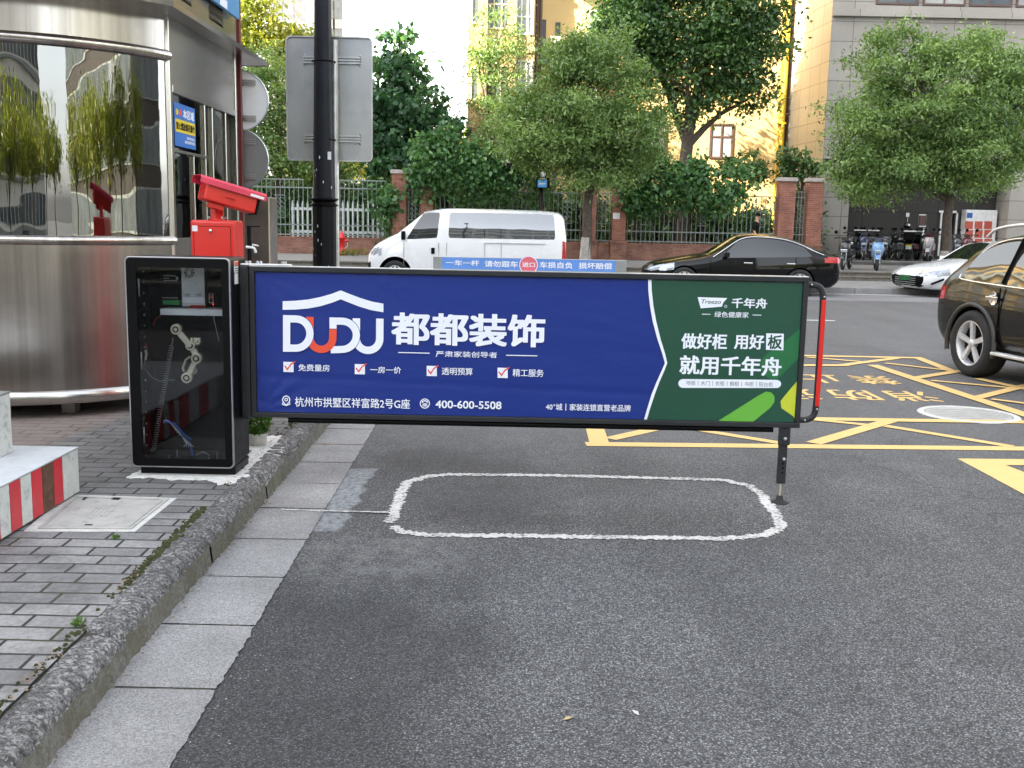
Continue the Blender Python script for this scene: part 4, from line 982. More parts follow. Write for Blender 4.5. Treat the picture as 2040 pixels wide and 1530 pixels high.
# ------------------------------------------------------------------ potted plant by the cabinet
def leafcloud(name, cen, size, mat, parent, droop=.3, wid=.45, up=None, local=False, tint=None):
    n = len(cen); d = rng.normal(size=(n, 3)); d[:, 2] -= droop
    if up is not None: d += up
    d /= np.linalg.norm(d, axis=1)[:, None]
    w = np.cross(d, rng.normal(size=(n, 3))); w /= np.linalg.norm(w, axis=1)[:, None] + 1e-9
    L = (size * rng.uniform(.5, 1.4, n))[:, None]; nn = np.cross(d, w)
    v = np.empty((n, 4, 3)); v[:, 0] = cen; v[:, 1] = cen + d * L * .45 + w * L * wid * .5 + nn * L * .06; v[:, 2] = cen + d * L; v[:, 3] = cen + d * L * .45 - w * L * wid * .5 + nn * L * .06
    off = np.array(root_of(parent).location) if (parent is not None and not local) else np.zeros(3)
    v = (v - off).reshape(-1, 3)
    me = bpy.data.meshes.new(name); me.vertices.add(4 * n); me.vertices.foreach_set('co', v.ravel().astype(np.float32))
    me.loops.add(4 * n); me.loops.foreach_set('vertex_index', np.arange(4 * n, dtype=np.int32))
    me.polygons.add(n); me.polygons.foreach_set('loop_start', np.arange(0, 4 * n, 4, dtype=np.int32)); me.polygons.foreach_set('loop_total', np.full(n, 4, dtype=np.int32))
    me.update(calc_edges=True); me.validate()
    at = me.attributes.new('tint', 'FLOAT', 'FACE'); t = rng.beta(2, 2, n) if tint is None else tint; at.data.foreach_set('value', t.astype(np.float32))
    me.materials.append(mat); o = bpy.data.objects.new(name, me); COL.objects.link(o)
    if parent is not None: o.parent = parent
    return o
pc = G(513, 886, PAVE_Z + .006); pp = thing('potted_plant', 'leafy green plant in a white tub beside the black cabinet', 'potted plant', (pc.x, pc.y, PAVE_Z))
b = MB(); b.lathe([(.001, PAVE_Z + .004), (.058, PAVE_Z + .005), (.068, PAVE_Z + .085), (.07, PAVE_Z + .09), (.064, PAVE_Z + .088), (.06, PAVE_Z + .075), (.001, PAVE_Z + .075)], (pc.x, pc.y, 0), 20); b.build('pot', M('white_tub', (.62, .61, .56), .5, var=.12, dirt=.3, scale=20), pp)
k = 620; dd = rng.normal(size=(k, 3)); dd /= np.linalg.norm(dd, axis=1)[:, None]; rr = rng.uniform(.4, 1, (k, 1)) ** .5
cen = np.array([pc.x, pc.y, PAVE_Z + .155]) + dd * rr * np.array([.088, .088, .085]); cen[:, 2] = np.maximum(cen[:, 2], PAVE_Z + .07)
leafcloud('foliage', cen, .034, m['leaf_pot'], pp, 0, .6, up=dd * 1.1 + np.array([0, 0, .6]))
for px, py, s in ((155, 1245, .028), (232, 1074, .02)):
    c = G(px, py, PAVE_Z); w_ = 26; a = rng.uniform(0, 6.28, w_); cen = np.array([c.x, c.y, PAVE_Z + .006]) + np.stack([np.cos(a), np.sin(a), a * 0], 1) * rng.uniform(0, s * .6, (w_, 1))
    o = leafcloud('weed', cen, s, m['leaf_pot'], None, 0, .45, up=np.stack([np.cos(a), np.sin(a), 0 * a + .8], 1) * 1.3); tag(o, 'small green weed sprouting ' + ('at the kerb edge near the front' if px == 155 else 'between pavers by the access cover'), 'weed')

# ------------------------------------------------------------------ street lamp pole with the back of a square road sign
lp_ = thing('lamp_pole', 'tall black lamp pole with a stepped base, left of the white van', 'lamp pole', (-2.0, 11.0, PAVE_Z))
pcx = A(646, 420, 11).x
b = MB(); b.lathe([(.145, PAVE_Z), (.145, PAVE_Z + .1), (.125, PAVE_Z + .14), (.125, 1.78)], (pcx, 11, 0), 12, smooth=False); b.build('base', m['black_coat'], lp_)
b = MB(); b.lathe([(.125, 1.78), (.148, 1.79), (.148, 1.80), (.125, 1.81), (.115, 1.83), (.148, 1.85), (.148, 1.862), (.115, 1.87)], (pcx, 11, 0), 24, smooth=False); b.build('collar', m['dark'], lp_)
b = MB(); b.lathe([(.115, 1.86), (.078, 4.2), (.06, 8.2)], (pcx, 11, 0), 24); shaft = b.build('shaft', M('worn_black_pole', (.010, .012, .018), .42, var=.3, scale=4, spec=.22), lp_)
b = MB(); b.tube(smoothpath([Vector((pcx, 11, 8.1)), Vector((pcx, 11.2, 8.5)), Vector((pcx, 12.4, 8.7))]), .035, 8); b.box(pcx - .14, pcx + .14, 12.2, 13.0, 8.66, 8.76); b.build('lamp_arm', m['black_coat'], lp_)
b = MB()
for i in range(16):
    z = random.uniform(.7, 2.4); a = R(random.uniform(200, 330)); r = .1255 if z < 1.75 else .1155 - (z - 1.86) * .0158 + .0006; s = random.uniform(.003, .009)
    p = Vector((pcx + r * math.cos(a), 11 + r * math.sin(a), z)); t_ = Vector((-math.sin(a), math.cos(a), 0)); b.add([p + t_ * s, p + Vector((0, 0, s * 2)), p - t_ * s * .6, p - Vector((0, 0, s * 3))], [(0, 1, 2, 3)])
b.build('paint_chips', m['paper'], lp_)
q = A(656, 310, 10.88); b = MB(); b.box(q.x - .018, q.x + .018, 10.885, 10.889, q.z - .04, q.z + .04); b.build('sticker', m['paper'], lp_)
gp = thing('sign_post', 'thin grey steel tube strapped beside the black lamp pole', 'sign post', (A(664, 300, 11.12).x, 11.14, PAVE_Z))
x_ = A(667, 300, 11.14).x; b = MB(); b.tube([(x_, 11.14, PAVE_Z), (x_, 11.14, A(658, 80, 11.14).z)], .042, 12); b.build('tube', m['galv'], gp)
b = MB(); sp0, sp1 = A(568, 78, 11.2), A(743, 318, 11.2)
for py in (122, 278): z = A(640, py, 11).z; b.tube([(pcx + .12 * math.cos(a), 11.03 + .13 * math.sin(a), z) for a in np.linspace(0, 2 * PI, 21)], .006, 6)
b.build('strap', m['dark'], gp)
rs = thing('road_sign', 'back of a large rectangular aluminium road sign behind the lamp pole', 'road sign', ((sp0.x + sp1.x) / 2, 11.2, 2.3))
sgx0, sgx1 = sp0.x + .01, sp1.x - .01; sgz0, sgz1 = sp1.z - .02, sp0.z + .03
b = MB(); b.prism(rrect(sgx0, sgx1, sgz0, sgz1, .05), lambda u, v, w: (u, 11.21 + w, v), .004)
m['sign_back'] = M('dull_aluminium_sheet', (.40, .41, .42), .38, .75, var=.1, scale=2.5, dirt=.12); b.build('plate', m['sign_back'], rs)
b = MB(); ring(b, rrect(sgx0 - .006, sgx1 + .006, sgz0 - .006, sgz1 + .006, .055), rrect(sgx0 + .006, sgx1 - .006, sgz0 + .006, sgz1 - .006, .045), 11.19, 11.216); b.build('rim', m['galv'], rs)
for py in (120, 276):
    b = MB(); z = A(660, py, 11.2).z; xm = (sgx0 + sgx1) / 2 + .03
    for dz in (-.028, 0, .028): b.box(xm - .3, xm + .3, 11.185, 11.209, z + dz - .008, z + dz + .008)
    br = b.build('bracket', m['galv'], rs)
    for dx in (-.29, -.0, .29):
        for dz in (-.05, .05): b = MB(); b.lathe([(.001, 11.2), (.012, 11.202), (.012, 11.209)], (xm + dx, 0, z + dz), 8, axis='Y'); b.build('rivet', m['galv'], br)
# round sign backs on the dark red post beyond the booth
rp = thing('red_post', 'dark red square post at the rear corner of the guard booth', 'post', (-2.66, 10.25, PAVE_Z))
q0, q1 = A(467, 200, 10.3), A(480, 200, 10.3); b = MB(); b.box(q0.x, q1.x, 10.3, 10.36, PAVE_Z, 4.4); b.build('shaft', M('oxide_red_paint', (.13, .022, .02), .5, var=.15), rp, bevel=.003)
b = MB(); b.box(q0.x - .03, q1.x + .03, 10.27, 10.39, PAVE_Z, PAVE_Z + .01); b.build('foot_plate', m['steel_dark'], rp)
for (py, ly, lab) in ((200, None, 'upper of two round sign backs beside the guard booth'), (317, None, 'lower of two round sign backs beside the guard booth')):
    c = A(476, py, 10.42); rd = A(535, py, 10.42).x - c.x
    t_ = thing('round_sign', lab, 'round sign', (c.x, c.y, c.z), group='round sign backs on the red post')
    b = MB(); b.lathe([(.001, 10.42), (rd * .97, 10.42), (rd, 10.41), (rd, 10.435), (.001, 10.43)], (c.x, 0, c.z), 48, axis='Y', smooth=False); b.build('plate', m['sign_back'] if py > 250 else M('pale_aluminium_sheet', (.80, .82, .84), .6, .15, var=.04), t_)
    b = MB(); b.lathe([(rd * .985, 10.408), (rd * 1.01, 10.412), (rd * 1.01, 10.436)], (c.x, 0, c.z), 48, axis='Y'); b.build('rim', m['galv'], t_)
    for dz in (-.17, .17):
        b = MB(); 
        for k in (-.02, .0, .02): b.box(c.x - .1, c.x + .17, 10.395, 10.409, c.z + dz + k - .006, c.z + dz + k + .006)
        b.build('bracket', m['galv'], t_)
# ------------------------------------------------------------------ guard booth
BCX, BCY, BR = -4.0, 8.9, 1.45
XS = -2.70                                             # right-hand side wall plane
aR = math.atan2(-math.sqrt(BR ** 2 - (XS - BCX) ** 2), XS - BCX); aL = -PI - aR
YW0, YW1 = BCY + BR * math.sin(aR), 10.2
XL = 2 * BCX - XS
booth = thing('guard_booth', 'stainless steel guard booth with a curved mirrored front window', 'guard booth', (BCX, BCY, PAVE_Z))
def cyl(b, prof, n=72, smooth=True, grow=0): return b.lathe(prof, (BCX, BCY, 0), n, aL, aR, smooth=smooth)
b = MB(); cyl(b, [(BR + .012, .245), (BR + .03, .25), (BR + .03, .33), (BR + .004, .345)]); b.build('base_trim', m['steel_flat'], booth)
b = MB(); cyl(b, [(BR, .33), (BR, 1.43)]); b.build('front_panel', m['steel'], booth)
def tor(z, r, k=.0, n=10): return [(BR + k + r * math.cos(a), z + r * math.sin(a)) for a in np.linspace(-PI * .62, PI * .62, n)]
b = MB(); cyl(b, tor(1.455, .035, .0)); b.build('sill_rail', m['steel'], booth)
b = MB(); cyl(b, [(BR - .01, 1.485), (BR - .01, 2.83)]); cyl(b, [(BR - .018, 2.83), (BR - .018, 1.485)]); b.build('front_window', m['booth_glass'], booth)
b = MB(); cyl(b, tor(2.868, .042, -.005)); b.build('head_rail', m['steel'], booth)
b = MB(); cyl(b, [(BR - .004, 2.9), (BR - .004, 3.165)]); b.build('cornice', m['steel'], booth)
# right side wall
b = MB(); b.box(XS - .05, XS, YW0 + .05, YW1 - .055, .33, 1.44); b.build('side_panel', m['steel_flat'], booth)
b = MB(); b.box(XS - .05, XS, YW0 + .05, YW1 - .055, 2.66, 3.164); b.build('side_panel', m['steel_flat'], booth)
b = MB(); b.box(XS - .05, XS + .012, YW0 - .02, YW0 + .045, .25, 3.165); b.box(XS - .05, XS + .012, YW1 - .05, YW1, .25, 3.165)
b.box(XS - .04, XS + .012, YW0 + .045, YW1 - .05, 2.60, 2.66); b.box(XS - .04, XS + .014, YW0 + .045, YW1 - .05, 1.44, 1.475)
def YX(px): return PX(px, 300, XS).y
for px, w in ((409, .03), (424, .035), (450, .03)): y = YX(px); b.box(XS - .03, XS + .008, y - w / 2, y + w / 2, 1.475, 2.60)
zz = PX(370, 305, XS).z; b.box(XS - .03, XS + .01, YW0 + .045, YX(412), zz - .012, zz + .012)
y = YX(385); b.box(XS - .03, XS + .008, y - .012, y + .012, 1.475, zz - .012); b.build('side_frame', m['steel_flat'], booth, bevel=.004)
b = MB(); b.box(XS - .02, XS - .014, YW0 + .045, YX(447), 1.475, 2.60); b.build('side_window', m['booth_glass'], booth)
# rear, left and floor
m['booth_in'] = M('booth_lining', (.20, .18, .16), .7, var=.1)
b = MB(); b.box(XL, XS - .05, YW1 - .04, YW1, .25, 3.165); b.box(XL, XL + .05, YW0, YW1 - .04, .25, 3.165); b.box(XL + .05, XS - .051, YW0, YW1 - .041, .26, .30)
fl = [(BCX + (BR - .03) * math.cos(a), BCY + (BR - .03) * math.sin(a)) for a in np.linspace(aL, aR, 30)]
b.prism(fl, lambda u, v, w: (u, v, .26 + w), .04); b.build('rear_wall', m['booth_in'], booth)
b = MB(); b.prism(fl, lambda u, v, w: (u, v, 3.10 + w), .03); b.box(XL + .05, XS - .051, YW0, YW1 - .041, 3.10, 3.13); b.build('ceiling', m['booth_in'], booth)
# legs under the floor (dark gap)
for dx, dy in ((-.75, -1.05), (.6, -1.05), (-1.1, .9), (1.1, .9)):
    b = MB(); b.box(BCX + dx - .05, BCX + dx + .05, BCY + dy - .05, BCY + dy + .05, PAVE_Z, .262); b.build('leg', m['steel_dark'], booth)
# eaves: flat soffit wider than the walls, with a folded edge
XE = XS + .17; RE = BR + .34; ZE = 3.165
aE = math.atan2(-math.sqrt(RE ** 2 - (XE - BCX) ** 2), XE - BCX)
outl = [(BCX + RE * math.cos(a), BCY + RE * math.sin(a)) for a in np.linspace(-PI - aE, aE, 40)] + [(XE, YW1 + .62), (2 * BCX - XE, YW1 + .62)]
b = MB(); b.prism(outl, lambda u, v, w: (u, v, ZE + w), .012); b.build('soffit', m['steel_flat'], booth)
b = MB(); n = len(outl); o2 = []
vs = [(x, y, ZE - .006) for x, y in outl] + [(x + (x - BCX) * .004, y + (y - BCY) * .003, ZE + .035) for x, y in outl]
b.add(vs, [(i, (i + 1) % n, n + (i + 1) % n, n + i) for i in range(n)]); b.build('eave_edge', m['steel_flat'], booth)
# upper fascia with louvres above the eaves
XU = XS + .08
b = MB(); b.box(XU - .06, XU - .03, YW0 - .3, 9.95, ZE + .02, 4.1)
lou = [(PX(355, 40, XU).y, PX(383, 60, XU).y), (PX(417, 60, XU).y, PX(445, 70, XU).y)]
lz0, lz1 = 3.30, 3.85
ys = [YW0 - .3, lou[0][0], lou[0][1], lou[1][0], lou[1][1], 9.95]
for k in (0, 2, 4): b.box(XU - .03, XU, ys[k], ys[k + 1], ZE + .035, 4.1)
for k in (1, 3): b.box(XU - .03, XU, ys[k], ys[k + 1], ZE + .035, lz0); b.box(XU - .03, XU, ys[k], ys[k + 1], lz1, 4.1)
fas = b.build('fascia', m['steel_flat'], booth)
for k in (1, 3):
    b = MB()
    for z in np.arange(lz0 + .02, lz1, .055): b.add([(XU - .028, ys[k], z + .03), (XU - .028, ys[k + 1], z + .03), (XU + .004, ys[k + 1], z), (XU + .004, ys[k], z), (XU - .028, ys[k], z + .034), (XU - .028, ys[k + 1], z + .034), (XU + .004, ys[k + 1], z + .004), (XU + .004, ys[k], z + .004)], [(3, 2, 1, 0), (4, 5, 6, 7), (0, 1, 5, 4), (2, 3, 7, 6)])
    b.build('louvre', m['steel_flat'], fas)
b = MB(); b.box(BCX - 1.35, XU - .06, YW0 - .3, 9.95, ZE + .02, 4.12); b.build('roof', m['steel_dark'], booth)
# blue roof sign
bs = thing('roof_sign', 'bright blue sign panel fixed on the guard booth roof', 'sign board', (XU + .06, 9.0, 3.5))
yb0, yb1 = PX(405, 0, XU + .06).y, PX(476, 0, XU + .06).y; zb = PX(476, 38, XU + .06).z
m['sky_blue'] = M('sky_blue_sign', (.06, .27, .55), .4, var=.05)
b = MB(); b.box(XU + .03, XU + .06, yb0 - 1.2, yb1, zb, 4.6); b.build('panel', m['sky_blue'], bs)
b = MB(); y0_, y1_ = PX(438, 10, XU + .06).y, PX(452, 10, XU + .06).y; z0_, z1_ = PX(445, 14, XU + .06).z, PX(445, -30, XU + .06).z
b.box(XU + .0605, XU + .063, y0_, y1_, z0_, z0_ + .07); b.box(XU + .0605, XU + .063, y0_, y0_ + .08, z0_ + .07, z1_); b.build('white_stroke', m['white_print'], bs)
# blue and yellow notice on the side window
nt = thing('window_notice', 'blue and yellow notice sheet stuck on the side window of the guard booth', 'notice', (XS + .016, YW0 + .3, 2.3))
ny0, ny1 = PX(348, 250, XS + .018).y, PX(389, 250, XS + .018).y
nz1 = PX(368, 210, XS + .018).z; nz0 = PX(368, 294, XS + .018).z; nh = nz1 - nz0
m['notice_blue'] = M('notice_blue', (.035, .16, .52), .35, var=.04); m['notice_yellow'] = M('notice_yellow', (.72, .55, .03), .35, var=.04)
b = MB(); b.box(XS + .015, XS + .018, ny0, ny1, nz0, nz1); b.build('sheet', m['notice_blue'], nt)
b = MB(); b.box(XS + .0182, XS + .0188, ny0 + .02, ny1 - .01, nz0 + nh * .33, nz0 + nh * .63); b.build('yellow_band', m['notice_yellow'], nt)
nl = lambda u, v: (XS + .0194, ny0 + (ny1 - ny0) * u, nz0 + nh * v)
for s, u0, u1, v0, v1, mt in (('本区域', .40, .93, .68, .90, 'white_print'), ('禁止燃放烟花爆竹', .06, .96, .39, .57, 'dark'), ('如有违反', .55, .95, .20, .27, 'white_print'), ('请自觉遵守规定', .45, .95, .10, .17, 'white_print')):
    b = MB(); fit_text(b, s, u0, u1, v0, v1, nl, .03); b.build('lettering', m[mt], nt)
for u, mt in ((.12, 'notice_yellow'), (.27, 'red_print')):
    b = MB(); b.add([nl(u + .06 * math.cos(2 * PI * i / 16), .79 + .075 * math.sin(2 * PI * i / 16)) for i in range(16)], [tuple(range(16))]); b.build('emblem', m[mt], nt)
# things seen dimly inside
dk = thing('booth_desk', 'desk with papers just inside the curved booth window', 'desk', (BCX, 8.3, .3))
ds = [(BCX + (BR - .08) * math.cos(a), BCY + (BR - .08) * math.sin(a)) for a in np.linspace(aL + .15, aR - .12, 24)] + [(BCX + 1.0, 8.6), (BCX - 1.0, 8.6)]
b = MB(); b.prism(ds, lambda u, v, w: (u, v, 1.40 + w), .03); b.build('worktop', M('desk_laminate', (.09, .07, .06), .45), dk)
b = MB(); b.box(BCX - .9, BCX + .9, 8.35, 8.6, .3, 1.4); b.build('drawers', m['booth_in'], dk)
for (x, y, w, d, h, mt, nm, lab, ct) in ((-4.25, 7.72, .34, .22, .03, 'paper', 'paper_stack', 'stack of white papers on the desk inside the booth window', 'papers'), (-3.55, 7.75, .36, .16, .05, 'white_plastic', 'keyboard', 'pale keyboard lying on the desk inside the booth window', 'keyboard')):
    t_ = thing(nm, lab, ct, (x, y, 1.43)); b = MB(); b.box(x - w / 2, x + w / 2, y, y + d, 1.431, 1.431 + h)
    bo = b.build('sheets' if nm == 'paper_stack' else 'case', m[mt], t_, bevel=.004); b = MB()
    for k in range(4): b.box(x - w / 2 + .02, x + w / 2 - .02, y + .02 + k * d / 5, y + .03 + k * d / 5, 1.4312 + h, 1.4318 + h)
    b.build('rows', m['dark'], t_)

# ------------------------------------------------------------------ vehicles
def loft(stations):
    """stations: (x, xs, w, zb, zbelt, zedge, ztop, yedge) along the length, nose first"""
    rings = []
    for (x, xs, w, zb, zl, ze, zt, ye) in stations:
        rings.append([(x, .84 * w, zb), (x, .965 * w, zb + .14), (x, 1.0 * w, zb + (zl - zb) * .62), (x + (xs - x) * .03, .955 * w, zl),
                      ((x + xs) / 2, (.955 + ye) / 2 * w + (.028 if ze - zl > .25 else .008), (zl + ze) / 2), (xs, ye * w, ze), (xs, ye * w * .55, ze + (zt - ze) * .8), (xs, 0, zt)])
    return rings
def vehicle_mesh(stations, glass, arches, levels=2, crease=1.0):
    rings = loft(stations); J = 8; K = 15
    g2 = {}
    for (i, j), v in glass.items():
        for jj in ((3, 4) if j == 3 else (j + 1,)): g2[(i, jj)] = v
    glass = g2
    bm = bmesh.new(); V = []
    for r in rings:
        row = [bm.verts.new(p) for p in r] + [bm.verts.new((r[j][0], -r[j][1], r[j][2])) for j in range(J - 2, -1, -1)]
        V.append(row)
    cr = bm.edges.layers.float.new('crease_edge')
    for i in range(len(V) - 1):
        for k in range(K):
            k2 = (k + 1) % K
            f = bm.faces.new((V[i][k], V[i][k2], V[i + 1][k2], V[i + 1][k])); f.smooth = True
            j = min(k, K - 2 - k) if k < K - 1 else -1
            f.material_index = glass.get((i, j), 0)
    for row, fl in ((V[0], False), (V[-1], True)):
        for j in range(J - 2):
            q = (row[j], row[j + 1], row[K - 2 - j], row[K - 1 - j]); f = bm.faces.new(q if fl else tuple(reversed(q))); f.smooth = True
        q = (row[J - 2], row[J - 1], row[J]); f = bm.faces.new(q if fl else tuple(reversed(q))); f.smooth = True
    bmesh.ops.recalc_face_normals(bm, faces=bm.faces)
    for e in bm.edges:
        mi = {f.material_index for f in e.link_faces}
        if len(mi) > 1: e[cr] = crease
        elif all(abs(v.co.z - min(st[3] for st in stations)) < .2 for v in e.verts) and any(abs(f.normal.z) > .9 for f in e.link_faces): e[cr] = .5
    cv_ = bm.verts.layers.float.new('crease_vert')
    for v in bm.verts:
        g = [f.material_index for f in v.link_faces if f.material_index]
        if len(g) == 1: v[cv_] = .7
    me = bpy.data.meshes.new('shell'); bm.to_mesh(me); bm.free()
    for q in range(4): me.materials.append(None)
    o = bpy.data.objects.new('shell', me); COL.objects.link(o)
    s = o.modifiers.new('s', 'SUBSURF'); s.levels = levels; s.render_levels = levels
    tmp = []
    for (x, z, r, hw) in arches:
        cb_ = MB()
        for sg_ in (-1, 1):
            cb_.lathe([(.001, sg_ * (hw - .30)), (r, sg_ * (hw - .30)), (r, sg_ * (hw + .4)), (.001, sg_ * (hw + .4))], (x, 0, z), 28, axis='Y')
        co = cb_.build('cut', [None, None, None, None], None, fixn=True)
        for p in co.data.polygons: p.material_index = 3
        bo = o.modifiers.new('b', 'BOOLEAN'); bo.operation = 'DIFFERENCE'; bo.object = co; bo.solver = 'EXACT'; bo.material_mode = 'INDEX'; tmp.append(co)
    bpy.context.view_layer.update(); dg = bpy.context.evaluated_depsgraph_get()
    ev = o.evaluated_get(dg); me2 = ev.to_mesh()
    vs = [tuple(v.co) for v in me2.vertices]; fs = [(tuple(p.vertices), p.material_index, tuple(p.center), tuple(p.normal)) for p in me2.polygons]
    ev.to_mesh_clear()
    for c in tmp + [o]: bpy.data.objects.remove(c)
    return vs, fs
def split_build(vs, fs, classify, mats, parent, names):
    for a_ in ('arch0n', 'arch0p', 'arch1n', 'arch1p'): mats[a_] = m['dark']; names[a_] = 'wheel_well'
    groups = {}
    for f, mi, c, n in fs: groups.setdefault(classify(mi, c, n), []).append(f)
    made = {}
    for key, fl in groups.items():
        used = sorted({i for f in fl for i in f}); mp = {u: k for k, u in enumerate(used)}
        b = MB(); b.add([vs[i] for i in used], [tuple(mp[i] for i in f) for f in fl], True)
        made[key] = b.build(names[key], mats[key], None, local=True)
        made[key].parent = parent
    return made
def wheel(parent, x, y, r, w, out, spokes=5, rimr=.68, style='fork'):
    """out = +1/-1: outward side along local y"""
    b = MB(); s = out
    prof = [(r * .66, s * w * .5), (r * .80, s * w * .56), (r * .93, s * w * .55), (r * .985, s * w * .42), (r, s * w * .25), (r, -s * w * .25), (r * .97, -s * w * .5), (r * .66, -s * w * .5), (r * .62, 0), (r * .66, s * w * .5)]
    b.lathe(prof, (0, 0, 0), 40, axis='Y')
    for k in range(4): 
        yy = (-.3 + .2 * k) * w
        b.lathe([(r * 1.001, yy - .004), (r * 1.004, yy), (r * 1.001, yy + .004)], (0, 0, 0), 32, axis='Y')
    wh = b.build('wheel', m['tyre'], None, local=True, fixn=True); wh.parent = parent; wh.location = (x, y, r)
    b = MB(); R1 = r * rimr
    b.lathe([(R1 * 1.0, s * w * .50), (R1 * .97, s * w * .52), (R1 * .92, s * w * .47), (R1 * .90, s * w * .1)], (0, 0, 0), 40, axis='Y')
    for k in range(spokes):
        a = 2 * PI * k / spokes + PI / 2
        for da in ((-.10, .10) if style == 'twin' else (0,)):
            c, d = math.cos(a + da), math.sin(a + da); t = (-d, c)
            w0, w1 = (R1 * .085, R1 * .12) if style != 'twin' else (R1 * .05, R1 * .07)
            v = []
            for rr_, ww, yy in ((R1 * .12, w0, s * w * .42), (R1 * .94, w1, s * w * .48)):
                for sgn in (-1, 1):
                    for dy in (0, -.035): v.append((c * rr_ + t[0] * ww * sgn, yy + s * dy, d * rr_ + t[1] * ww * sgn))
            b.add(v, [(0, 2, 6, 4), (1, 5, 7, 3), (0, 4, 5, 1), (2, 3, 7, 6), (0, 1, 3, 2), (4, 6, 7, 5)])
    b.lathe([(.001, s * w * .47), (R1 * .13, s * w * .47), (R1 * .19, s * w * .42), (R1 * .2, s * w * .2)], (0, 0, 0), 20, axis='Y')
    rm = b.build('rim', m['rim'], None, local=True, fixn=True); rm.parent = wh
    b = MB(); b.lathe([(.001, s * w * .12), (R1 * .95, s * w * .12)], (0, 0, 0), 24, axis='Y', smooth=False); b.lathe([(R1 * .3, s * w * .2), (R1 * .62, s * w * .2), (R1 * .62, s * w * .13)], (0, 0, 0), 24, axis='Y', smooth=False)
    bd = b.build('brake_disc', m['dark'], None, local=True, fixn=True); bd.parent = wh
    return wh
def lpart(b, name, mat, parent, **kw):
    o = b.build(name, mat, None, local=True, **kw); o.parent = parent; return o

# white van, nose to the left
van = thing('white_van', 'white passenger van parked on the far side of the street', 'van', (A(727, 520, 26.3).x, 27.22, 0))
VS = [(0.0, 0.03, .66, .34, .66, .74, .78, .80), (.10, .13, .86, .26, .86, .98, 1.02, .84), (.42, .46, .93, .22, 1.03, 1.17, 1.22, .84), (.72, .78, .94, .22, 1.12, 1.31, 1.37, .84),
      (1.02, 1.46, .945, .22, 1.20, 1.86, 1.93, .80), (1.82, 1.88, .945, .22, 1.25, 1.90, 2.005, .80), (2.10, 2.12, .945, .22, 1.255, 1.905, 2.02, .80), (3.4, 3.4, .945, .22, 1.26, 1.905, 2.02, .80), (4.80, 4.76, .945, .22, 1.26, 1.89, 2.0, .80), (5.06, 4.98, .93, .24, 1.25, 1.82, 1.93, .78), (5.12, 5.06, .88, .34, 1.2, 1.70, 1.78, .74)]
vglass = {(3, 4): 1, (3, 5): 1, (4, 3): 2, (6, 3): 2, (7, 3): 2, (9, 4): 0}
vs, fs = vehicle_mesh(VS, vglass, [(.76, .35, .42, .93), (4.20, .35, .42, .93)])
def vclass(mi, c, n):
    if mi == 1: return 'ws'
    if mi == 2: return ('sf' if c[0] < 2 else 'sr') + ('n' if c[1] < 0 else 'p')
    if mi == 3: return 'arch%d%s' % (c[0] > 2.3, 'n' if c[1] < 0 else 'p')
    if c[0] > 4.99 and .70 < c[2] < 1.20 and abs(c[1]) > .66: return 'tln' if c[1] < 0 else 'tlp'
    if c[0] < .40 and .80 < c[2] < .98 and abs(c[1]) > .55: return 'hln' if c[1] < 0 else 'hlp'
    if c[0] < .14 and c[2] < .62: return 'grille'
    return 'body'
vm = dict(body=m['white_car'], ws=m['car_glass'], sfn=m['car_glass'], sfp=m['car_glass'], srn=m['van_glass'], srp=m['van_glass'], arch=m['dark'], tln=m['taillight'], tlp=m['taillight'], hln=m['headlight'], hlp=m['headlight'], grille=m['dark'])
vn = dict(body='body', ws='windshield', sfn='side_window', sfp='side_window', srn='side_window', srp='side_window', arch='wheel_well', tln='tail_light', tlp='tail_light', hln='headlight', hlp='headlight', grille='grille')
split_build(vs, fs, vclass, vm, van, vn)
for x in (.76, 4.20):
    for s in (-1, 1): wheel(van, x, s * .83, .335, .22, s, 10, .62)
b = MB(); yv = -.951
for x, z0, z1 in ((1.86, .30, 1.9), (2.06, .5, 1.24), (3.02, .30, 1.24), (3.44, .30, 1.24)): b = MB(); b.box(x, x + .009, yv + .004, yv + .03, z0, min(z1, 1.145)); lpart(b, 'door_seam', m['grey_metal'], van)
b = MB(); b.box(3.02, 4.55, yv + .004, yv + .03, 1.15, 1.158); lpart(b, 'door_rail', m['grey_metal'], van)
b = MB(); b.box(.98, .989, yv + .006, yv + .03, .55, 1.12); lpart(b, 'door_seam', m['grey_metal'], van)
for x in (3.0, 3.42): b = MB(); b.box(x, x + .012, -.925, -.90, 1.30, 1.5); lpart(b, 'window_divider', m['dark'], van)
b = MB(); b.obox((1.72, -.955, .93), (.09, .03, .15)); lpart(b, 'door_handle', m['dark'], van, bevel=.01)
b = MB(); b.obox((.98, -1.03, 1.30), (.10, .16, .22)); b.bar((1.0, -.92, 1.24), (.98, -1.0, 1.28), .04); lpart(b, 'mirror', m['dark'], van, bevel=.02)

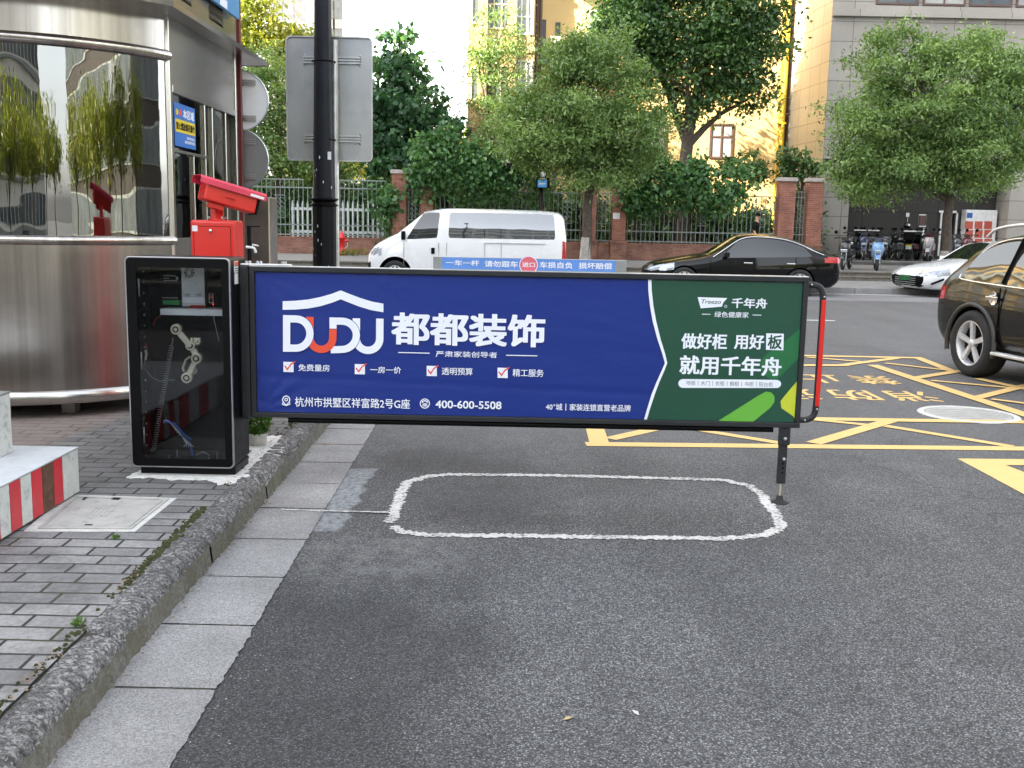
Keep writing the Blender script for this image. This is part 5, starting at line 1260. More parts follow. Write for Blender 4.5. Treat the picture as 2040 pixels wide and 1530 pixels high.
# black sedan
def sedan(root, paint, wheels, license_=None):
    ST = [(0.0, .02, .56, .30, .56, .60, .62, .75), (.10, .13, .80, .22, .64, .70, .74, .75), (.50, .54, .91, .20, .74, .81, .85, .75), (1.10, 1.14, .925, .20, .83, .90, .95, .75), (1.50, 1.58, .925, .20, .885, .955, 1.02, .77),
          (1.80, 2.30, .925, .20, .915, 1.38, 1.47, .70), (2.62, 2.66, .925, .20, .935, 1.45, 1.535, .70), (3.45, 3.40, .925, .20, .96, 1.40, 1.50, .69), (4.08, 3.82, .92, .20, .985, 1.275, 1.38, .67), (4.50, 4.50, .90, .21, 1.00, 1.06, 1.085, .72), (4.74, 4.74, .85, .24, .985, 1.03, 1.06, .74), (4.86, 4.86, .74, .36, .92, .97, .99, .74)]
    gl = {(4, 4): 1, (4, 5): 1, (8, 4): 1, (8, 5): 1, (5, 3): 2, (6, 3): 2, (7, 3): 2}
    vs, fs = vehicle_mesh(ST, gl, [(.92, .33, .385, .92), (3.78, .33, .385, .92)])
    def cl(mi, c, n):
        if mi == 1: return 'ws' if c[0] < 3 else 'rw'
        if mi == 2: return 's%d%s' % (0 if c[0] < 2.62 else (1 if c[0] < 3.45 else 2), 'n' if c[1] < 0 else 'p')
        if mi == 3: return 'arch%d%s' % (c[0] > 2.3, 'n' if c[1] < 0 else 'p')
        if c[0] > 4.42 and .84 < c[2] < .975 and abs(c[1]) > .45: return 'tln' if c[1] < 0 else 'tlp'
        if c[0] < .62 and .57 < c[2] < .685 + .12 * c[0] and abs(c[1]) > .42 + .3 * (c[0] > .2): return 'hln' if c[1] < 0 else 'hlp'
        if c[0] < .16 and .28 < c[2] < .56 and abs(c[1]) < .6: return 'grille'
        return 'body'
    g_ = m['car_glass']; mm = dict(body=paint, ws=g_, rw=g_, arch=m['dark'], tln=m['taillight'], tlp=m['taillight'], hln=m['headlight'], hlp=m['headlight'], grille=m['dark'])
    nn = dict(body='body', ws='windshield', rw='rear_window', arch='wheel_well', tln='tail_light', tlp='tail_light', hln='headlight', hlp='headlight', grille='grille')
    for i in range(3):
        for s in 'np': mm['s%d%s' % (i, s)] = g_; nn['s%d%s' % (i, s)] = 'side_window'
    split_build(vs, fs, cl, mm, root, nn)
    for x in (.92, 3.78):
        for s in (-1, 1): wheel(root, x, s * .80, .335, .22, s, wheels, .70, 'twin' if wheels > 6 else 'fork')
    for s in (-1, 1):
        b = MB(); pts = [(1.62, .86, .93), (1.95, .765, 1.15), (2.30, .665, 1.395), (2.66, .66, 1.455), (3.40, .65, 1.405), (3.82, .645, 1.28), (4.15, .78, 1.11), (4.36, .84, 1.03)]
        b.tube(smoothpath([Vector((x, s * (y + .006), z)) for x, y, z in pts], 2), .011, 6); lpart(b, 'window_trim', m['chrome'], root)
        for x in (2.46, 3.52):
            b = MB(); b.obox((x + .02, s * .925, .80), (.22, .03, .035)); lpart(b, 'door_handle', m['chrome'], root, bevel=.01)
        b = MB(); b.obox((1.92, s * 1.0, 1.0), (.13, .2, .12)); b.bar((1.98, s * .86, .94), (1.94, s * .95, .97), .04); lpart(b, 'mirror', paint, root, bevel=.03, bseg=3)
        for x, z1 in ((1.55, .86), (2.64, .92), (3.66, .95)): b = MB(); b.box(x, x + .007, s * .932 - .012, s * .932 + .002, .42, z1); lpart(b, 'door_seam', m['dark'], root)
    return root
sd1 = thing('black_sedan', 'glossy black sedan parked on the far side behind the barrier end', 'car', (A(1292, 525, 25.7).x - .02, 26.62, 0), R(0))
sedan(sd1, m['black_car'], 10)
sd2 = thing('white_car', 'white car with green plate, nose emerging from behind the dark SUV', 'car', (10.12, 26.9, 0), R(16))
sd2.scale = (1, 1, .955); sedan(sd2, m['white_car'], 5)
b = MB(); b.box(-.03, .0, -.20, .20, .43, .55); pl_ = lpart(b, 'licence_plate', M('green_plate', (.012, .13, .04), .4), sd2)
b = MB(); fit_text(b, '浙A·D0', 0.0, .40, 0, .07, lambda u, v: (-.032, .20 - u, .455 + v)); lpart(b, 'lettering', m['dark'], pl_)
b = MB(); 
for s in (-1, 1): b.bar((.18, s * .80, .36), (.45, s * .93, .50), .03, .05)
lpart(b, 'fog_lamp', m['dark'], sd2)
b = MB()
for k in range(4): b.box(-.012, .02, -.40, .40, .32 + .055 * k, .335 + .055 * k)
lpart(b, 'grille_bars', m['grey_metal'], sd2)
# dark bronze SUV, coming towards the camera on the right
suv = thing('dark_suv', 'dark bronze SUV driving past at the right edge of the road', 'car', (6.83, 8.30, 0), R(99.8))
ST = [(0, .02, .62, .34, .72, .78, .80, .75), (.12, .15, .86, .26, .84, .92, .95, .78), (.6, .64, .93, .24, .94, 1.02, 1.06, .78), (1.2, 1.25, .945, .24, 1.0, 1.08, 1.13, .78), (1.45, 1.55, .945, .24, 1.02, 1.11, 1.17, .78),
      (1.7, 2.15, .945, .24, 1.04, 1.56, 1.66, .71), (2.5, 2.5, .945, .24, 1.05, 1.61, 1.71, .71), (3.35, 3.32, .945, .24, 1.07, 1.60, 1.71, .70), (4.14, 3.98, .94, .25, 1.10, 1.54, 1.66, .69), (4.42, 4.26, .93, .27, 1.11, 1.42, 1.56, .68), (4.58, 4.50, .90, .32, 1.05, 1.10, 1.14, .80), (4.68, 4.64, .82, .40, .95, 1.0, 1.02, .82)]
vs, fs = vehicle_mesh(ST, {(4, 4): 1, (4, 5): 1, (9, 4): 1, (9, 5): 1, (5, 3): 2, (6, 3): 2, (7, 3): 2}, [(.90, .38, .44, .94), (3.78, .38, .44, .94)])
def scl(mi, c, n):
    if mi == 1: return 'ws' if c[0] < 3 else 'rw'
    if mi == 2: return 's%d%s' % (0 if c[0] < 2.5 else (1 if c[0] < 3.35 else 2), 'n' if c[1] < 0 else 'p')
    if mi == 3: return 'arch%d%s' % (c[0] > 2.3, 'n' if c[1] < 0 else 'p')
    if c[0] > 4.40 and .82 < c[2] < 1.02 and abs(c[1]) > .45: return 'tln' if c[1] < 0 else 'tlp'
    if c[0] < .5 and .72 < c[2] < .86 and abs(c[1]) > .5: return 'hln' if c[1] < 0 else 'hlp'
    return 'body'
g_ = m['suv_glass']; mm = dict(body=m['brown_car'], ws=g_, rw=g_, arch=m['dark'], tln=m['taillight'], tlp=m['taillight'], hln=m['headlight'], hlp=m['headlight'])
nn = dict(body='body', ws='windshield', rw='rear_window', arch='wheel_well', tln='tail_light', tlp='tail_light', hln='headlight', hlp='headlight')
for i in range(3):
    for s in 'np': mm['s%d%s' % (i, s)] = g_; nn['s%d%s' % (i, s)] = 'side_window'
split_build(vs, fs, scl, mm, suv, nn)
for x in (.90, 3.78):
    for s in (-1, 1): wheel(suv, x, s * .815, .385, .25, s, 5, .68)
m['cladding'] = M('dark_grey_cladding', (.045, .042, .040), .5)
for s in (-1, 1):
    b = MB(); pts = [Vector((3.78 + .455 * math.cos(a), s * .935, .38 + .455 * math.sin(a))) for a in np.linspace(-.25, PI + .25, 20)]; b.tube(pts, .028, 6); lpart(b, 'arch_trim', m['cladding'], suv); b = MB()
    pts = [Vector((.90 + .455 * math.cos(a), s * .935, .38 + .455 * math.sin(a))) for a in np.linspace(-.25, PI + .25, 20)]; b.tube(pts, .028, 6); lpart(b, 'arch_trim', m['cladding'], suv)
    b = MB(); b.bar((1.35, s * .955, .33), (3.30, s * .955, .33), .10, .035); lpart(b, 'running_board', m['alu'], suv, bevel=.01)
    b = MB(); pts = [(1.6, .89, 1.06), (1.95, .77, 1.32), (2.2, .69, 1.565), (2.5, .68, 1.615), (3.32, .67, 1.605), (3.8, .66, 1.55), (4.05, .73, 1.38), (4.2, .86, 1.13), (4.1, .905, 1.10), (3.3, .912, 1.072), (1.7, .905, 1.045)]
    b.tube(smoothpath([Vector((x, s * (y + .008), z)) for x, y, z in pts], 2), .010, 6); lpart(b, 'window_trim', m['chrome'], suv)
    b = MB(); b.tube(smoothpath([Vector((2.05, s * .60, 1.64)), Vector((2.2, s * .61, 1.71)), Vector((3.0, s * .61, 1.765)), Vector((3.95, s * .59, 1.72)), Vector((4.15, s * .58, 1.60))], 2), .018, 8); lpart(b, 'roof_rail', m['alu'], suv)
    for x in (2.55, 3.42):
        b = MB(); b.lathe([(.001, s * .925), (.06, s * .93), (.075, s * .938)], (x, 0, .93), 16, axis='Y'); b.obox((x, s * .958, .93), (.21, .022, .04)); lpart(b, 'door_handle', m['chrome'], suv, bevel=.008)
    for x in (2.46, 3.30): b = MB(); b.box(x, x + .007, s * .945 - .012, s * .945 + .003, .45, 1.05); lpart(b, 'door_seam', m['dark'], suv)
    b = MB(); b.box(3.30, 3.345, s * .80 - .01, s * .80 + .01, 1.1, 1.5); 
    b = MB(); b.bar((3.32, s * .905, 1.09), (3.30, s * .70, 1.59), .05, .012, up=(1, 0, 0)); lpart(b, 'door_pillar', m['dark'], suv)

# ------------------------------------------------------------------ scooters
def scooter(name, label, loc, rz, body_c, trim_c, box=False, shield=False, mirrors=True, plate=None):
    """front wheel towards local -y"""
    r = thing(name, label, 'scooter', loc, rz, 'scooters parked before the grey building')
    pm_ = M('scooter_paint', body_c, .3, var=.05, coat=.6); tm = M('scooter_trim', trim_c, .55, var=.1)
    for y, nm in ((-.62, 'front_wheel'), (.62, 'rear_wheel')):
        b = MB(); b.lathe([(.13, -.04), (.19, -.048), (.225, -.03), (.232, 0), (.225, .03), (.19, .048), (.13, .04)], (0, y, .232), 24, axis='X'); w_ = lpart(b, nm, m['tyre'], r)
        b = MB(); b.lathe([(.02, -.045), (.135, -.02), (.135, .02), (.02, .045)], (0, y, .232), 16, axis='X'); lpart(b, 'hub', m['rim'], w_)
    b = MB()
    for s in (-1, 1): b.tube([(s * .075, -.62, .23), (s * .07, -.56, .50), (s * .05, -.50, .66)], .018, 8)
    lpart(b, 'fork', m['grey_metal'], r)
    b = MB(); b.lathe([(.25, -.06), (.262, 0), (.25, .06)], (0, -.62, .235), 16, R(35), R(150), axis='X'); lpart(b, 'fender', pm_, r)
    # front shield as a lofted plate
    b = MB(); rows = [(-.44, .36, .10), (-.53, .50, .155), (-.56, .66, .18), (-.53, .80, .175), (-.46, .90, .13)]
    v = []
    for y, z, w in rows:
        for s, dy in ((-1, .10), (-.6, .02), (0, -.02), (.6, .02), (1, .10)): v.append((s * w, y + dy, z))
    n0 = len(v); v += [(x, y + .05, z) for x, y, z in v]
    f = []
    for i in range(4):
        for k in range(4): a = i * 5 + k; f += [(a, a + 1, a + 6, a + 5), (n0 + a, n0 + a + 5, n0 + a + 6, n0 + a + 1)]
    for i in range(4):
        for k in (0, 4): a = i * 5 + k; f.append((a, a + 5, n0 + a + 5, n0 + a))
    for k in range(4):
        f.append((k, n0 + k, n0 + k + 1, k + 1)); a = 20 + k; f.append((a, a + 1, n0 + a + 1, n0 + a))
    b.add(v, f, True); sh = lpart(b, 'front_shield', pm_, r)
    b = MB(); b.obox((0, -.575, .60), (.2, .05, .10)); lpart(b, 'headlight', m['headlight'], sh, bevel=.02)
    b = MB(); b.obox((0, -.02, .32), (.30, .72, .09)); lpart(b, 'floorboard', tm, r, bevel=.03)
    b = MB(); b.tube(smoothpath([Vector((0, .22, .42)), Vector((0, .40, .56)), Vector((0, .70, .60)), Vector((0, .92, .62))], 2), [.13, .15, .16, .16, .15, .15, .14, .13, .12, .11, .10, .09, .08][:14], 12) if False else b.obox((0, .52, .53), (.30, .72, .30)); lpart(b, 'rear_body', pm_, r, bevel=.08, bseg=3)
    b = MB(); b.obox((0, .45, .73), (.28, .74, .10)); lpart(b, 'seat', m['dark'], r, bevel=.04, bseg=3)
    b = MB(); b.tube([(0, -.48, .60), (0, -.40, 1.0)], .03, 8); b.tube(smoothpath([Vector((-.36, -.30, 1.0)), Vector((-.14, -.40, 1.01)), Vector((.14, -.40, 1.01)), Vector((.36, -.30, 1.0))], 2), .017, 8); b.obox((0, -.44, .97), (.20, .10, .10)); hb = lpart(b, 'handlebar', tm, r)
    b = MB()
    for s in (-1, 1): b.tube([(s * .36, -.30, 1.0), (s * .26, -.34, 1.0)], .024, 8)
    lpart(b, 'grip', m['rubber'], hb)
    if mirrors:
        for s in (-1, 1):
            b = MB(); b.tube([(s * .22, -.36, 1.01), (s * .30, -.38, 1.14)], .008, 6); b.lathe([(.001, -.012), (.055, -.01), (.06, .008), (.001, .012)], (s * .31, -.37, 1.18), 14, axis='Y'); lpart(b, 'mirror', m['dark'], r)
    b = MB(); b.tube([(.08, .2, .28), (.20, .24, .02)], .012, 6); lpart(b, 'kickstand', m['grey_metal'], r)
    if box:
        b = MB(); b.obox((0, .95, .93), (.40, .36, .30)); bx_ = lpart(b, 'top_box', m['dark'], r, bevel=.03); b = MB(); b.obox((0, .95, 1.10), (.41, .37, .05)); lpart(b, 'box_lid', m['white_plastic'], bx_, bevel=.015)
    if shield:
        b = MB(); v = [(-.26, -.45, .95), (.26, -.45, .95), (.24, -.36, 1.22), (-.24, -.36, 1.22), (0, -.55, .95), (0, -.44, 1.30)]
        b.add(v, [(0, 4, 5, 3), (4, 1, 2, 5)], True); lpart(b, 'windscreen', m['clear_glass'], r)
    if plate:
        b = MB(); b.obox((0, .98, .50), (.20, .012, .12)); p_ = lpart(b, 'number_plate', M('pale_plate', (.55, .65, .60), .5), r); b = MB(); b.obox((0, .985, .585), (.20, .014, .05)); lpart(b, 'plate_header', m['notice_yellow'], p_)
    return r
TZ, PZ = .411, .562
def scp(px, Y, z): return (A(px, 480, Y).x, Y, z)
scooter('scooter', 'black scooter with round mirrors and a visible rear rack, leftmost at the steps', scp(1689, 33.2, TZ), R(-27), (.012, .013, .016), (.02, .02, .02))
scooter('scooter', 'light blue scooter facing the street at the top of the steps', scp(1749, 33.2, TZ), R(-17), (.16, .30, .52), (.05, .06, .08), mirrors=False)
scooter('scooter', 'dark blue covered scooter with white strap behind the black one', scp(1718, 39.0, PZ), R(-12), (.02, .03, .08), (.05, .05, .06), box=True)
scooter('scooter', 'black scooter with its tail box towards the street and a yellow topped plate', scp(1812, 39.7, PZ), R(158), (.015, .015, .017), (.06, .06, .06), box=True, plate=True)
scooter('scooter', 'dark grey scooter leaning between the blue and the tail box one', scp(1784, 39.5, PZ), R(172), (.03, .03, .032), (.03, .03, .03), mirrors=False)
scooter('scooter', 'white and maroon scooter with a tall windscreen beside the tree trunk', scp(1853, 39.0, PZ), R(-26), (.42, .38, .38), (.10, .01, .02), shield=True)
scooter('scooter', 'grey scooter with a dark leg cover just right of the tree trunk', scp(1904, 39.4, PZ), R(-14), (.05, .05, .055), (.03, .03, .03))
scooter('scooter', 'maroon scooter at the right end beside the white parcel locker', scp(1931, 39.2, PZ), R(-34), (.10, .02, .03), (.04, .02, .02))
scooter('scooter', 'black scooter squeezed between the blue one and the dark blue covered one', scp(1738, 39.2, PZ), R(-20), (.02, .02, .022), (.03, .03, .03), box=True)
scooter('scooter', 'dark green scooter with mirrors behind the white and maroon one', scp(1838, 39.9, PZ), R(-10), (.02, .035, .025), (.03, .03, .03), shield=True)
scooter('scooter', 'grey scooter at the back below the small white sign', scp(1770, 40.2, PZ), R(-30), (.09, .09, .095), (.04, .04, .04))
scooter('scooter', 'black scooter with raised windscreen left of the helmeted one', scp(1796, 40.6, PZ), R(-25), (.015, .015, .018), (.03, .03, .03), shield=True)
scooter('scooter', 'dark red scooter half hidden behind the tail box one', scp(1826, 40.7, PZ), R(160), (.09, .015, .02), (.03, .03, .03), box=True)
scooter('scooter', 'black scooter partly behind the leftmost black one near the granite pier', scp(1702, 39.9, PZ), R(-30), (.02, .02, .02), (.03, .03, .03))
# ------------------------------------------------------------------ brick pillars, low walls, fence panels
FYW = 38.4
def fx(px): return A(px, 430, FYW).x
pil = [(782, 810), (839, 863), (1161, 1187), (1219, 1246), (1547, 1579), (1604, 1634)]
names_p = ['left of the white van', 'just behind the white van roof', 'immediately right of the street tree trunk', 'carrying a white paper right of the street tree', 'left of the narrow gap at the fence end', 'last one beside the grey building']
for (a, c), nm in zip(pil, names_p):
    x0, x1 = fx(a), fx(c); t = thing('brick_pillar', 'red brick fence pillar ' + nm, 'pillar', ((x0 + x1) / 2, FYW, .41), group='brick fence pillars')
    zt = 3.36 if a not in (1161, 1219) else 3.05
    b = MB(); b.box(x0, x1, FYW - .27, FYW + .27, 1.12, zt); b.build('shaft', m['brick'], t, bevel=.006)
    b = MB(); b.box(x0 - .05, x1 + .05, FYW - .32, FYW + .32, zt, zt + .10); b.box(x0 - .02, x1 + .02, FYW - .29, FYW + .29, zt + .10, zt + .14); b.build('cap', m['cap_stone'], t, bevel=.01)
    b = MB(); b.box(x0 - .045, x1 + .045, FYW - .31, FYW + .31, .40, 1.02); b.box(x0 - .07, x1 + .07, FYW - .335, FYW + .335, 1.02, 1.12); b.build('base', m['brick_low'], t, bevel=.006)
    if a == 1219:
        b = MB(); p, q = A(1221, 436, FYW - .28), A(1235, 424, FYW - .28); b.box(p.x, q.x, FYW - .276, FYW - .271, p.z, q.z); b.build('paper_notice', m['paper'], t)
ends = [-32.0] + [v for a, c in pil for v in (fx(a), fx(c))]
segs = [(ends[0], ends[1]), (ends[2], ends[3]), (ends[4], ends[5]), (ends[6], ends[7]), (ends[8], ends[9]), (ends[10], ends[11])]
labs = ['long fence section left of the white van behind the hydrant', 'narrow fence section between the two pillars at the van nose', 'fence section behind the white van roof', 'narrow fence section right of the street tree', 'fence section behind the black sedan', 'narrow fence section at the right fence end']
for i, ((x0, x1), lb) in enumerate(zip(segs, labs)):
    wl_ = thing('low_wall', 'low brown brick wall under the ' + lb, 'low wall', ((x0 + x1) / 2, FYW, .41), group='low brick walls under the fence')
    b = MB(); b.box(x0 + .05, x1 - .05, FYW - .14, FYW + .14, .40, .99); b.build('brickwork', m['brick_low'], wl_); b = MB(); b.box(x0 + .05, x1 - .05, FYW - .16, FYW + .16, .99, 1.03); b.build('coping', m['brick'], wl_)
    fe = thing('metal_fence', 'grey bar ' + lb, 'fence', ((x0 + x1) / 2, FYW, 1.03), group='grey metal fence sections')
    zt = 2.80
    for z in (1.10, 1.46, zt): b = MB(); b.box(x0 + .02, x1 - .02, FYW - .022, FYW + .022, z - .022, z + .022); b.build('rail', m['fence_paint'], fe)
    narrow = x1 - x0 < 1.5
    hump = []
    if not narrow:
        if i == 0: hump = [(fx(478), fx(606)), (fx(626), fx(770)), (fx(300), fx(420))]
        else: w = x1 - x0; hump = [(x0 + w * .30, x0 + w * .68)]
    for h0, h1 in hump: b = MB(); b.box(h0, h1, FYW - .022, FYW + .022, 3.07, 3.11); b.build('rail', m['fence_paint'], fe)
    if narrow: b = MB(); b.box(x0 + .02, x1 - .02, FYW - .022, FYW + .022, 2.98, 3.02); b.build('rail', m['fence_paint'], fe)
    b = MB(); n = max(4, round((x1 - x0) / .168)); orn = []
    for k in range(n):
        x = x0 + (x1 - x0) * (k + .5) / n; top = zt
        if any(h0 <= x <= h1 for h0, h1 in hump): top = 3.08
        if narrow: top = 3.0
        b.box(x - .011, x + .011, FYW - .011, FYW + .011, 1.04, top)
    b.build('bars', m['fence_paint'], fe)
    xs_ = np.arange(x0 + .8, x1 - .4, 2.05) if not narrow else [(x0 + x1) / 2]
    for xo in xs_:
        if xo < -14: continue
        b = MB()
        for row in range(4):
            for s in (-1, 1):
                cx_, cz_ = xo + s * .085, 1.86 + row * .17; b.tube([(cx_ + .075 * math.cos(a), FYW - .01, cz_ + .075 * math.sin(a)) for a in np.linspace(0, 5.4, 10)], .010, 4)
        b.box(xo - .2, xo + .2, FYW - .018, FYW + .018, 1.70, 1.725); b.box(xo - .2, xo + .2, FYW - .018, FYW + .018, 2.50, 2.525); b.build('scrollwork', m['fence_paint'], fe)
pkf = thing('picket_fence', 'white pointed picket fence inside the garden behind the grey bars', 'picket fence', (A(670, 450, 39.6).x, 39.6, .42))
b = MB()
for px in range(583, 768, 10):
    x = A(px, 430, 39.6).x; zt = A(px, 402, 39.6).z; b.box(x - .035, x + .035, 39.59, 39.61, .42, zt - .1); b.add([(x - .04, 39.585, zt - .12), (x + .04, 39.585, zt - .12), (x, 39.585, zt + .06), (x - .04, 39.615, zt - .12), (x + .04, 39.615, zt - .12), (x, 39.615, zt + .06)], [(0, 1, 2), (5, 4, 3), (0, 2, 5, 3), (1, 4, 5, 2), (0, 3, 4, 1)])
b.build('pickets', m['white_fence'], pkf)
x0, x1 = A(580, 420, 39.62).x, A(768, 420, 39.62).x
for z in (2.05, 1.2): b = MB(); b.box(x0, x1, 39.61, 39.64, z - .05, z + .05); b.build('rail', m['white_fence'], pkf)

# fire hydrant
hp_ = A(681, 490, 37.2); hy = thing('fire_hydrant', 'red fire hydrant standing before the low wall right of the lamp pole', 'fire hydrant', (hp_.x, 37.2, .41))
b = MB(); b.lathe([(.14, .41), (.14, .46), (.10, .48), (.10, 1.0), (.135, 1.01), (.135, 1.05), (.10, 1.07), (.085, 1.17), (.04, 1.22), (.03, 1.27), (.001, 1.28)], (hp_.x, 37.2, 0), 18); b.build('barrel', m['red_paint'], hy)
for s, ln in ((-1, .19), (1, .19)):
    b = MB(); b.tube([(hp_.x, 37.2, .93), (hp_.x + s * ln, 37.2, .93)], .055, 10); b.tube([(hp_.x + s * ln, 37.2, .93), (hp_.x + s * (ln + .04), 37.2, .93)], .07, 8); b.build('outlet', m['red_paint'], hy)
b = MB(); b.tube(smoothpath([Vector((hp_.x + .2, 37.18, .9)), Vector((hp_.x + .22, 37.15, .72)), Vector((hp_.x + .1, 37.1, .66))]), .008, 5); b.build('chain', m['chrome'], hy)
cen = np.array([hp_.x + .25, 37.0, .45]) + rng.normal(size=(160, 3)) * np.array([.3, .12, .05]); o = leafcloud('grass_tuft', cen, .22, m['leaf_yellow'], None, -1.2, .14); tag(o, 'grass tuft at the foot of the red hydrant', 'grass')

# surveillance pole
cpx = A(1079, 360, 37.5).x; cp_ = thing('camera_pole', 'black surveillance pole with a side arm and a small emblem box', 'camera pole', (cpx, 37.5, .41))
b = MB(); b.lathe([(.13, .41), (.13, .6), (.085, .62), (.075, A(1079, 312, 37.5).z), (.03, A(1079, 311, 37.5).z), (.012, A(1079, 262, 37.5).z)], (cpx, 37.5, 0), 14); b.build('pole', m['black_coat'], cp_)
b = MB(); p, q = A(1006, 323, 37.5), A(1086, 330, 37.5); b.bar((p.x, 37.5, q.z + .02), (q.x, 37.5, q.z + .02), .12, .12); b.bar((A(1062, 330, 37.5).x, 37.5, q.z - .1), (q.x, 37.5, q.z - .02), .1, .1); arm_ = b.build('arm', m['black_coat'], cp_)
b = MB(); p0, p1 = A(1068, 374, 37.35), A(1096, 337, 37.35); b.box(p0.x, p1.x, 37.3, 37.45, p0.z, p1.z); b.box(p0.x - .03, p1.x + .03, 37.28, 37.46, p1.z, p1.z + .03); bxx = b.build('emblem_box', m['black_coat'], cp_, bevel=.008)
b = MB(); c = A(1082, 347, 37.3); b.disc((c.x, 37.295, c.z), .095, (0, -1, 0), 20); em = b.build('emblem', m['paper'], bxx)
b = MB(); b.tube([(c.x + .055 * math.cos(a), 37.294, c.z + .055 * math.sin(a)) for a in np.linspace(0, 2 * PI, 17)], .008, 4); b.build('emblem_ring', m['grey_metal'], em)
b = MB(); fit_text(b, '上城公安', c.x - .13, c.x + .13, c.z - .185, c.z - .125, lambda u, v: (u, 37.296, v), .03); b.build('lettering', m['white_print'], bxx)
b = MB(); p2, p3 = A(1071, 373, 37.3), A(1090, 359, 37.3); b.box(p2.x, p3.x, 37.29, 37.298, p2.z, p3.z); pq = b.build('blue_plate', M('light_blue_plate', (.10, .36, .72), .4), bxx)
b = MB(); b.box(p2.x + .06, p3.x - .06, 37.286, 37.2895, (p2.z + p3.z) / 2 - .025, (p2.z + p3.z) / 2 + .025); b.build('plate_print', m['paper'], pq)
cc_ = thing('surveillance_camera', 'small white camera standing on the arm of the black pole', 'camera', (A(1011, 318, 37.5).x, 37.5, q.z + .08))
x_ = A(1012, 318, 37.5).x; z_ = q.z + .08; b = MB(); b.box(x_ - .07, x_ + .07, 37.44, 37.56, z_, z_ + .06); b.tube([(x_, 37.5, z_ + .05), (x_ + .01, 37.5, z_ + .3)], .06, 10); b.build('mount', m['white_plastic'], cc_)
b = MB(); b.obox((x_ + .07, 37.45, z_ + .40), (.36, .13, .12), Matrix.Rotation(R(18), 3, 'Y')); b.build('housing', m['white_plastic'], cc_, bevel=.02)

# pedestrian behind the sedan
def skin_mesh(name, verts, edges, radii, mat, parent, sub=2):
    me = bpy.data.meshes.new(name); me.from_pydata(verts, edges, []); me.materials.append(mat)
    o = bpy.data.objects.new(name, me); COL.objects.link(o)
    sk = o.modifiers.new('skin', 'SKIN'); sk.use_smooth_shade = True
    ly = me.skin_vertices[0] if me.skin_vertices else None
    if ly is None:
        bm = bmesh.new(); bm.from_mesh(me); bm.verts.layers.skin.verify(); bm.to_mesh(me); bm.free(); ly = me.skin_vertices[0]
    for i, r_ in enumerate(radii):
        ly.data[i].radius = r_ if isinstance(r_, tuple) else (r_, r_)
    ly.data[0].use_root = True
    s = o.modifiers.new('sub', 'SUBSURF'); s.levels = sub; s.render_levels = sub
    bpy.context.view_layer.update(); dg = bpy.context.evaluated_depsgraph_get(); m2 = bpy.data.meshes.new_from_object(o.evaluated_get(dg))
    m2.name = name; bpy.data.objects.remove(o); m2.materials.clear(); m2.materials.append(mat)
    for p in m2.polygons: p.use_smooth = True
    o = bpy.data.objects.new(name, m2); COL.objects.link(o); o.parent = parent; return o
pe = thing('person', 'person in black shirt and dark cap walking past the fence behind the black sedan', 'person', (A(1506, 450, 37.4).x, 37.4, .41), R(60))
jv = [(0, 0, .95), (0, .01, 1.12), (0, .0, 1.32), (0, -.01, 1.45), (0, -.03, 1.53), (0, -.05, 1.60), (0, -.05, 1.70),
      (.10, 0, .90), (.11, -.10, .50), (.11, .02, .09), (.11, -.11, .04), (-.10, 0, .90), (-.11, .08, .50), (-.11, .22, .11), (-.11, .11, .04),
      (.20, 0, 1.41), (.25, .06, 1.14), (.24, -.06, .92), (.23, -.10, .84), (-.20, 0, 1.41), (-.25, -.02, 1.14), (-.24, -.14, .94), (-.23, -.18, .86)]
je = [(0, 1), (1, 2), (2, 3), (3, 4), (4, 5), (5, 6), (0, 7), (7, 8), (8, 9), (9, 10), (0, 11), (11, 12), (12, 13), (13, 14), (3, 15), (15, 16), (16, 17), (17, 18), (3, 19), (19, 20), (20, 21), (21, 22)]
jr = [.13, .12, (.15, .11), (.10, .08), .05, (.075, .09), (.075, .09), .085, .06, .045, .035, .085, .06, .045, .035, .055, .042, .032, .03, .055, .042, .032, .03]
skin_mesh('body', jv, je, jr, m['skin'], pe)
skin_mesh('shirt', [jv[i] for i in (1, 2, 3, 15, 16, 19, 20)] + [(0, .0, .93)], [(0, 1), (1, 2), (2, 3), (3, 4), (2, 5), (5, 6), (0, 7)], [(.145, .125), (.172, .13), (.10, .09), .072, .062, .072, .062, (.15, .13)], m['dark'], pe)
skin_mesh('trousers', [(0, 0, .96), jv[7], jv[8], jv[9], jv[11], jv[12], jv[13]], [(0, 1), (1, 2), (2, 3), (0, 4), (4, 5), (5, 6)], [(.14, .125), .10, .075, .06, .10, .075, .06], M('dark_trousers', (.02, .022, .03), .8), pe)
b = MB(); b.lathe([(.001, 1.80), (.06, 1.785), (.093, 1.74), (.098, 1.69), (.09, 1.685)], (0, -.05, 0), 18); b.obox((0, -.17, 1.705), (.13, .12, .012)); o = b.build('cap', m['dark'], None, local=True); o.parent = pe
b = MB(); b.obox((0, -.148, 1.655), (.022, .03, .035)); o = b.build('nose', m['skin'], None, local=True, bevel=.008); o.parent = pe

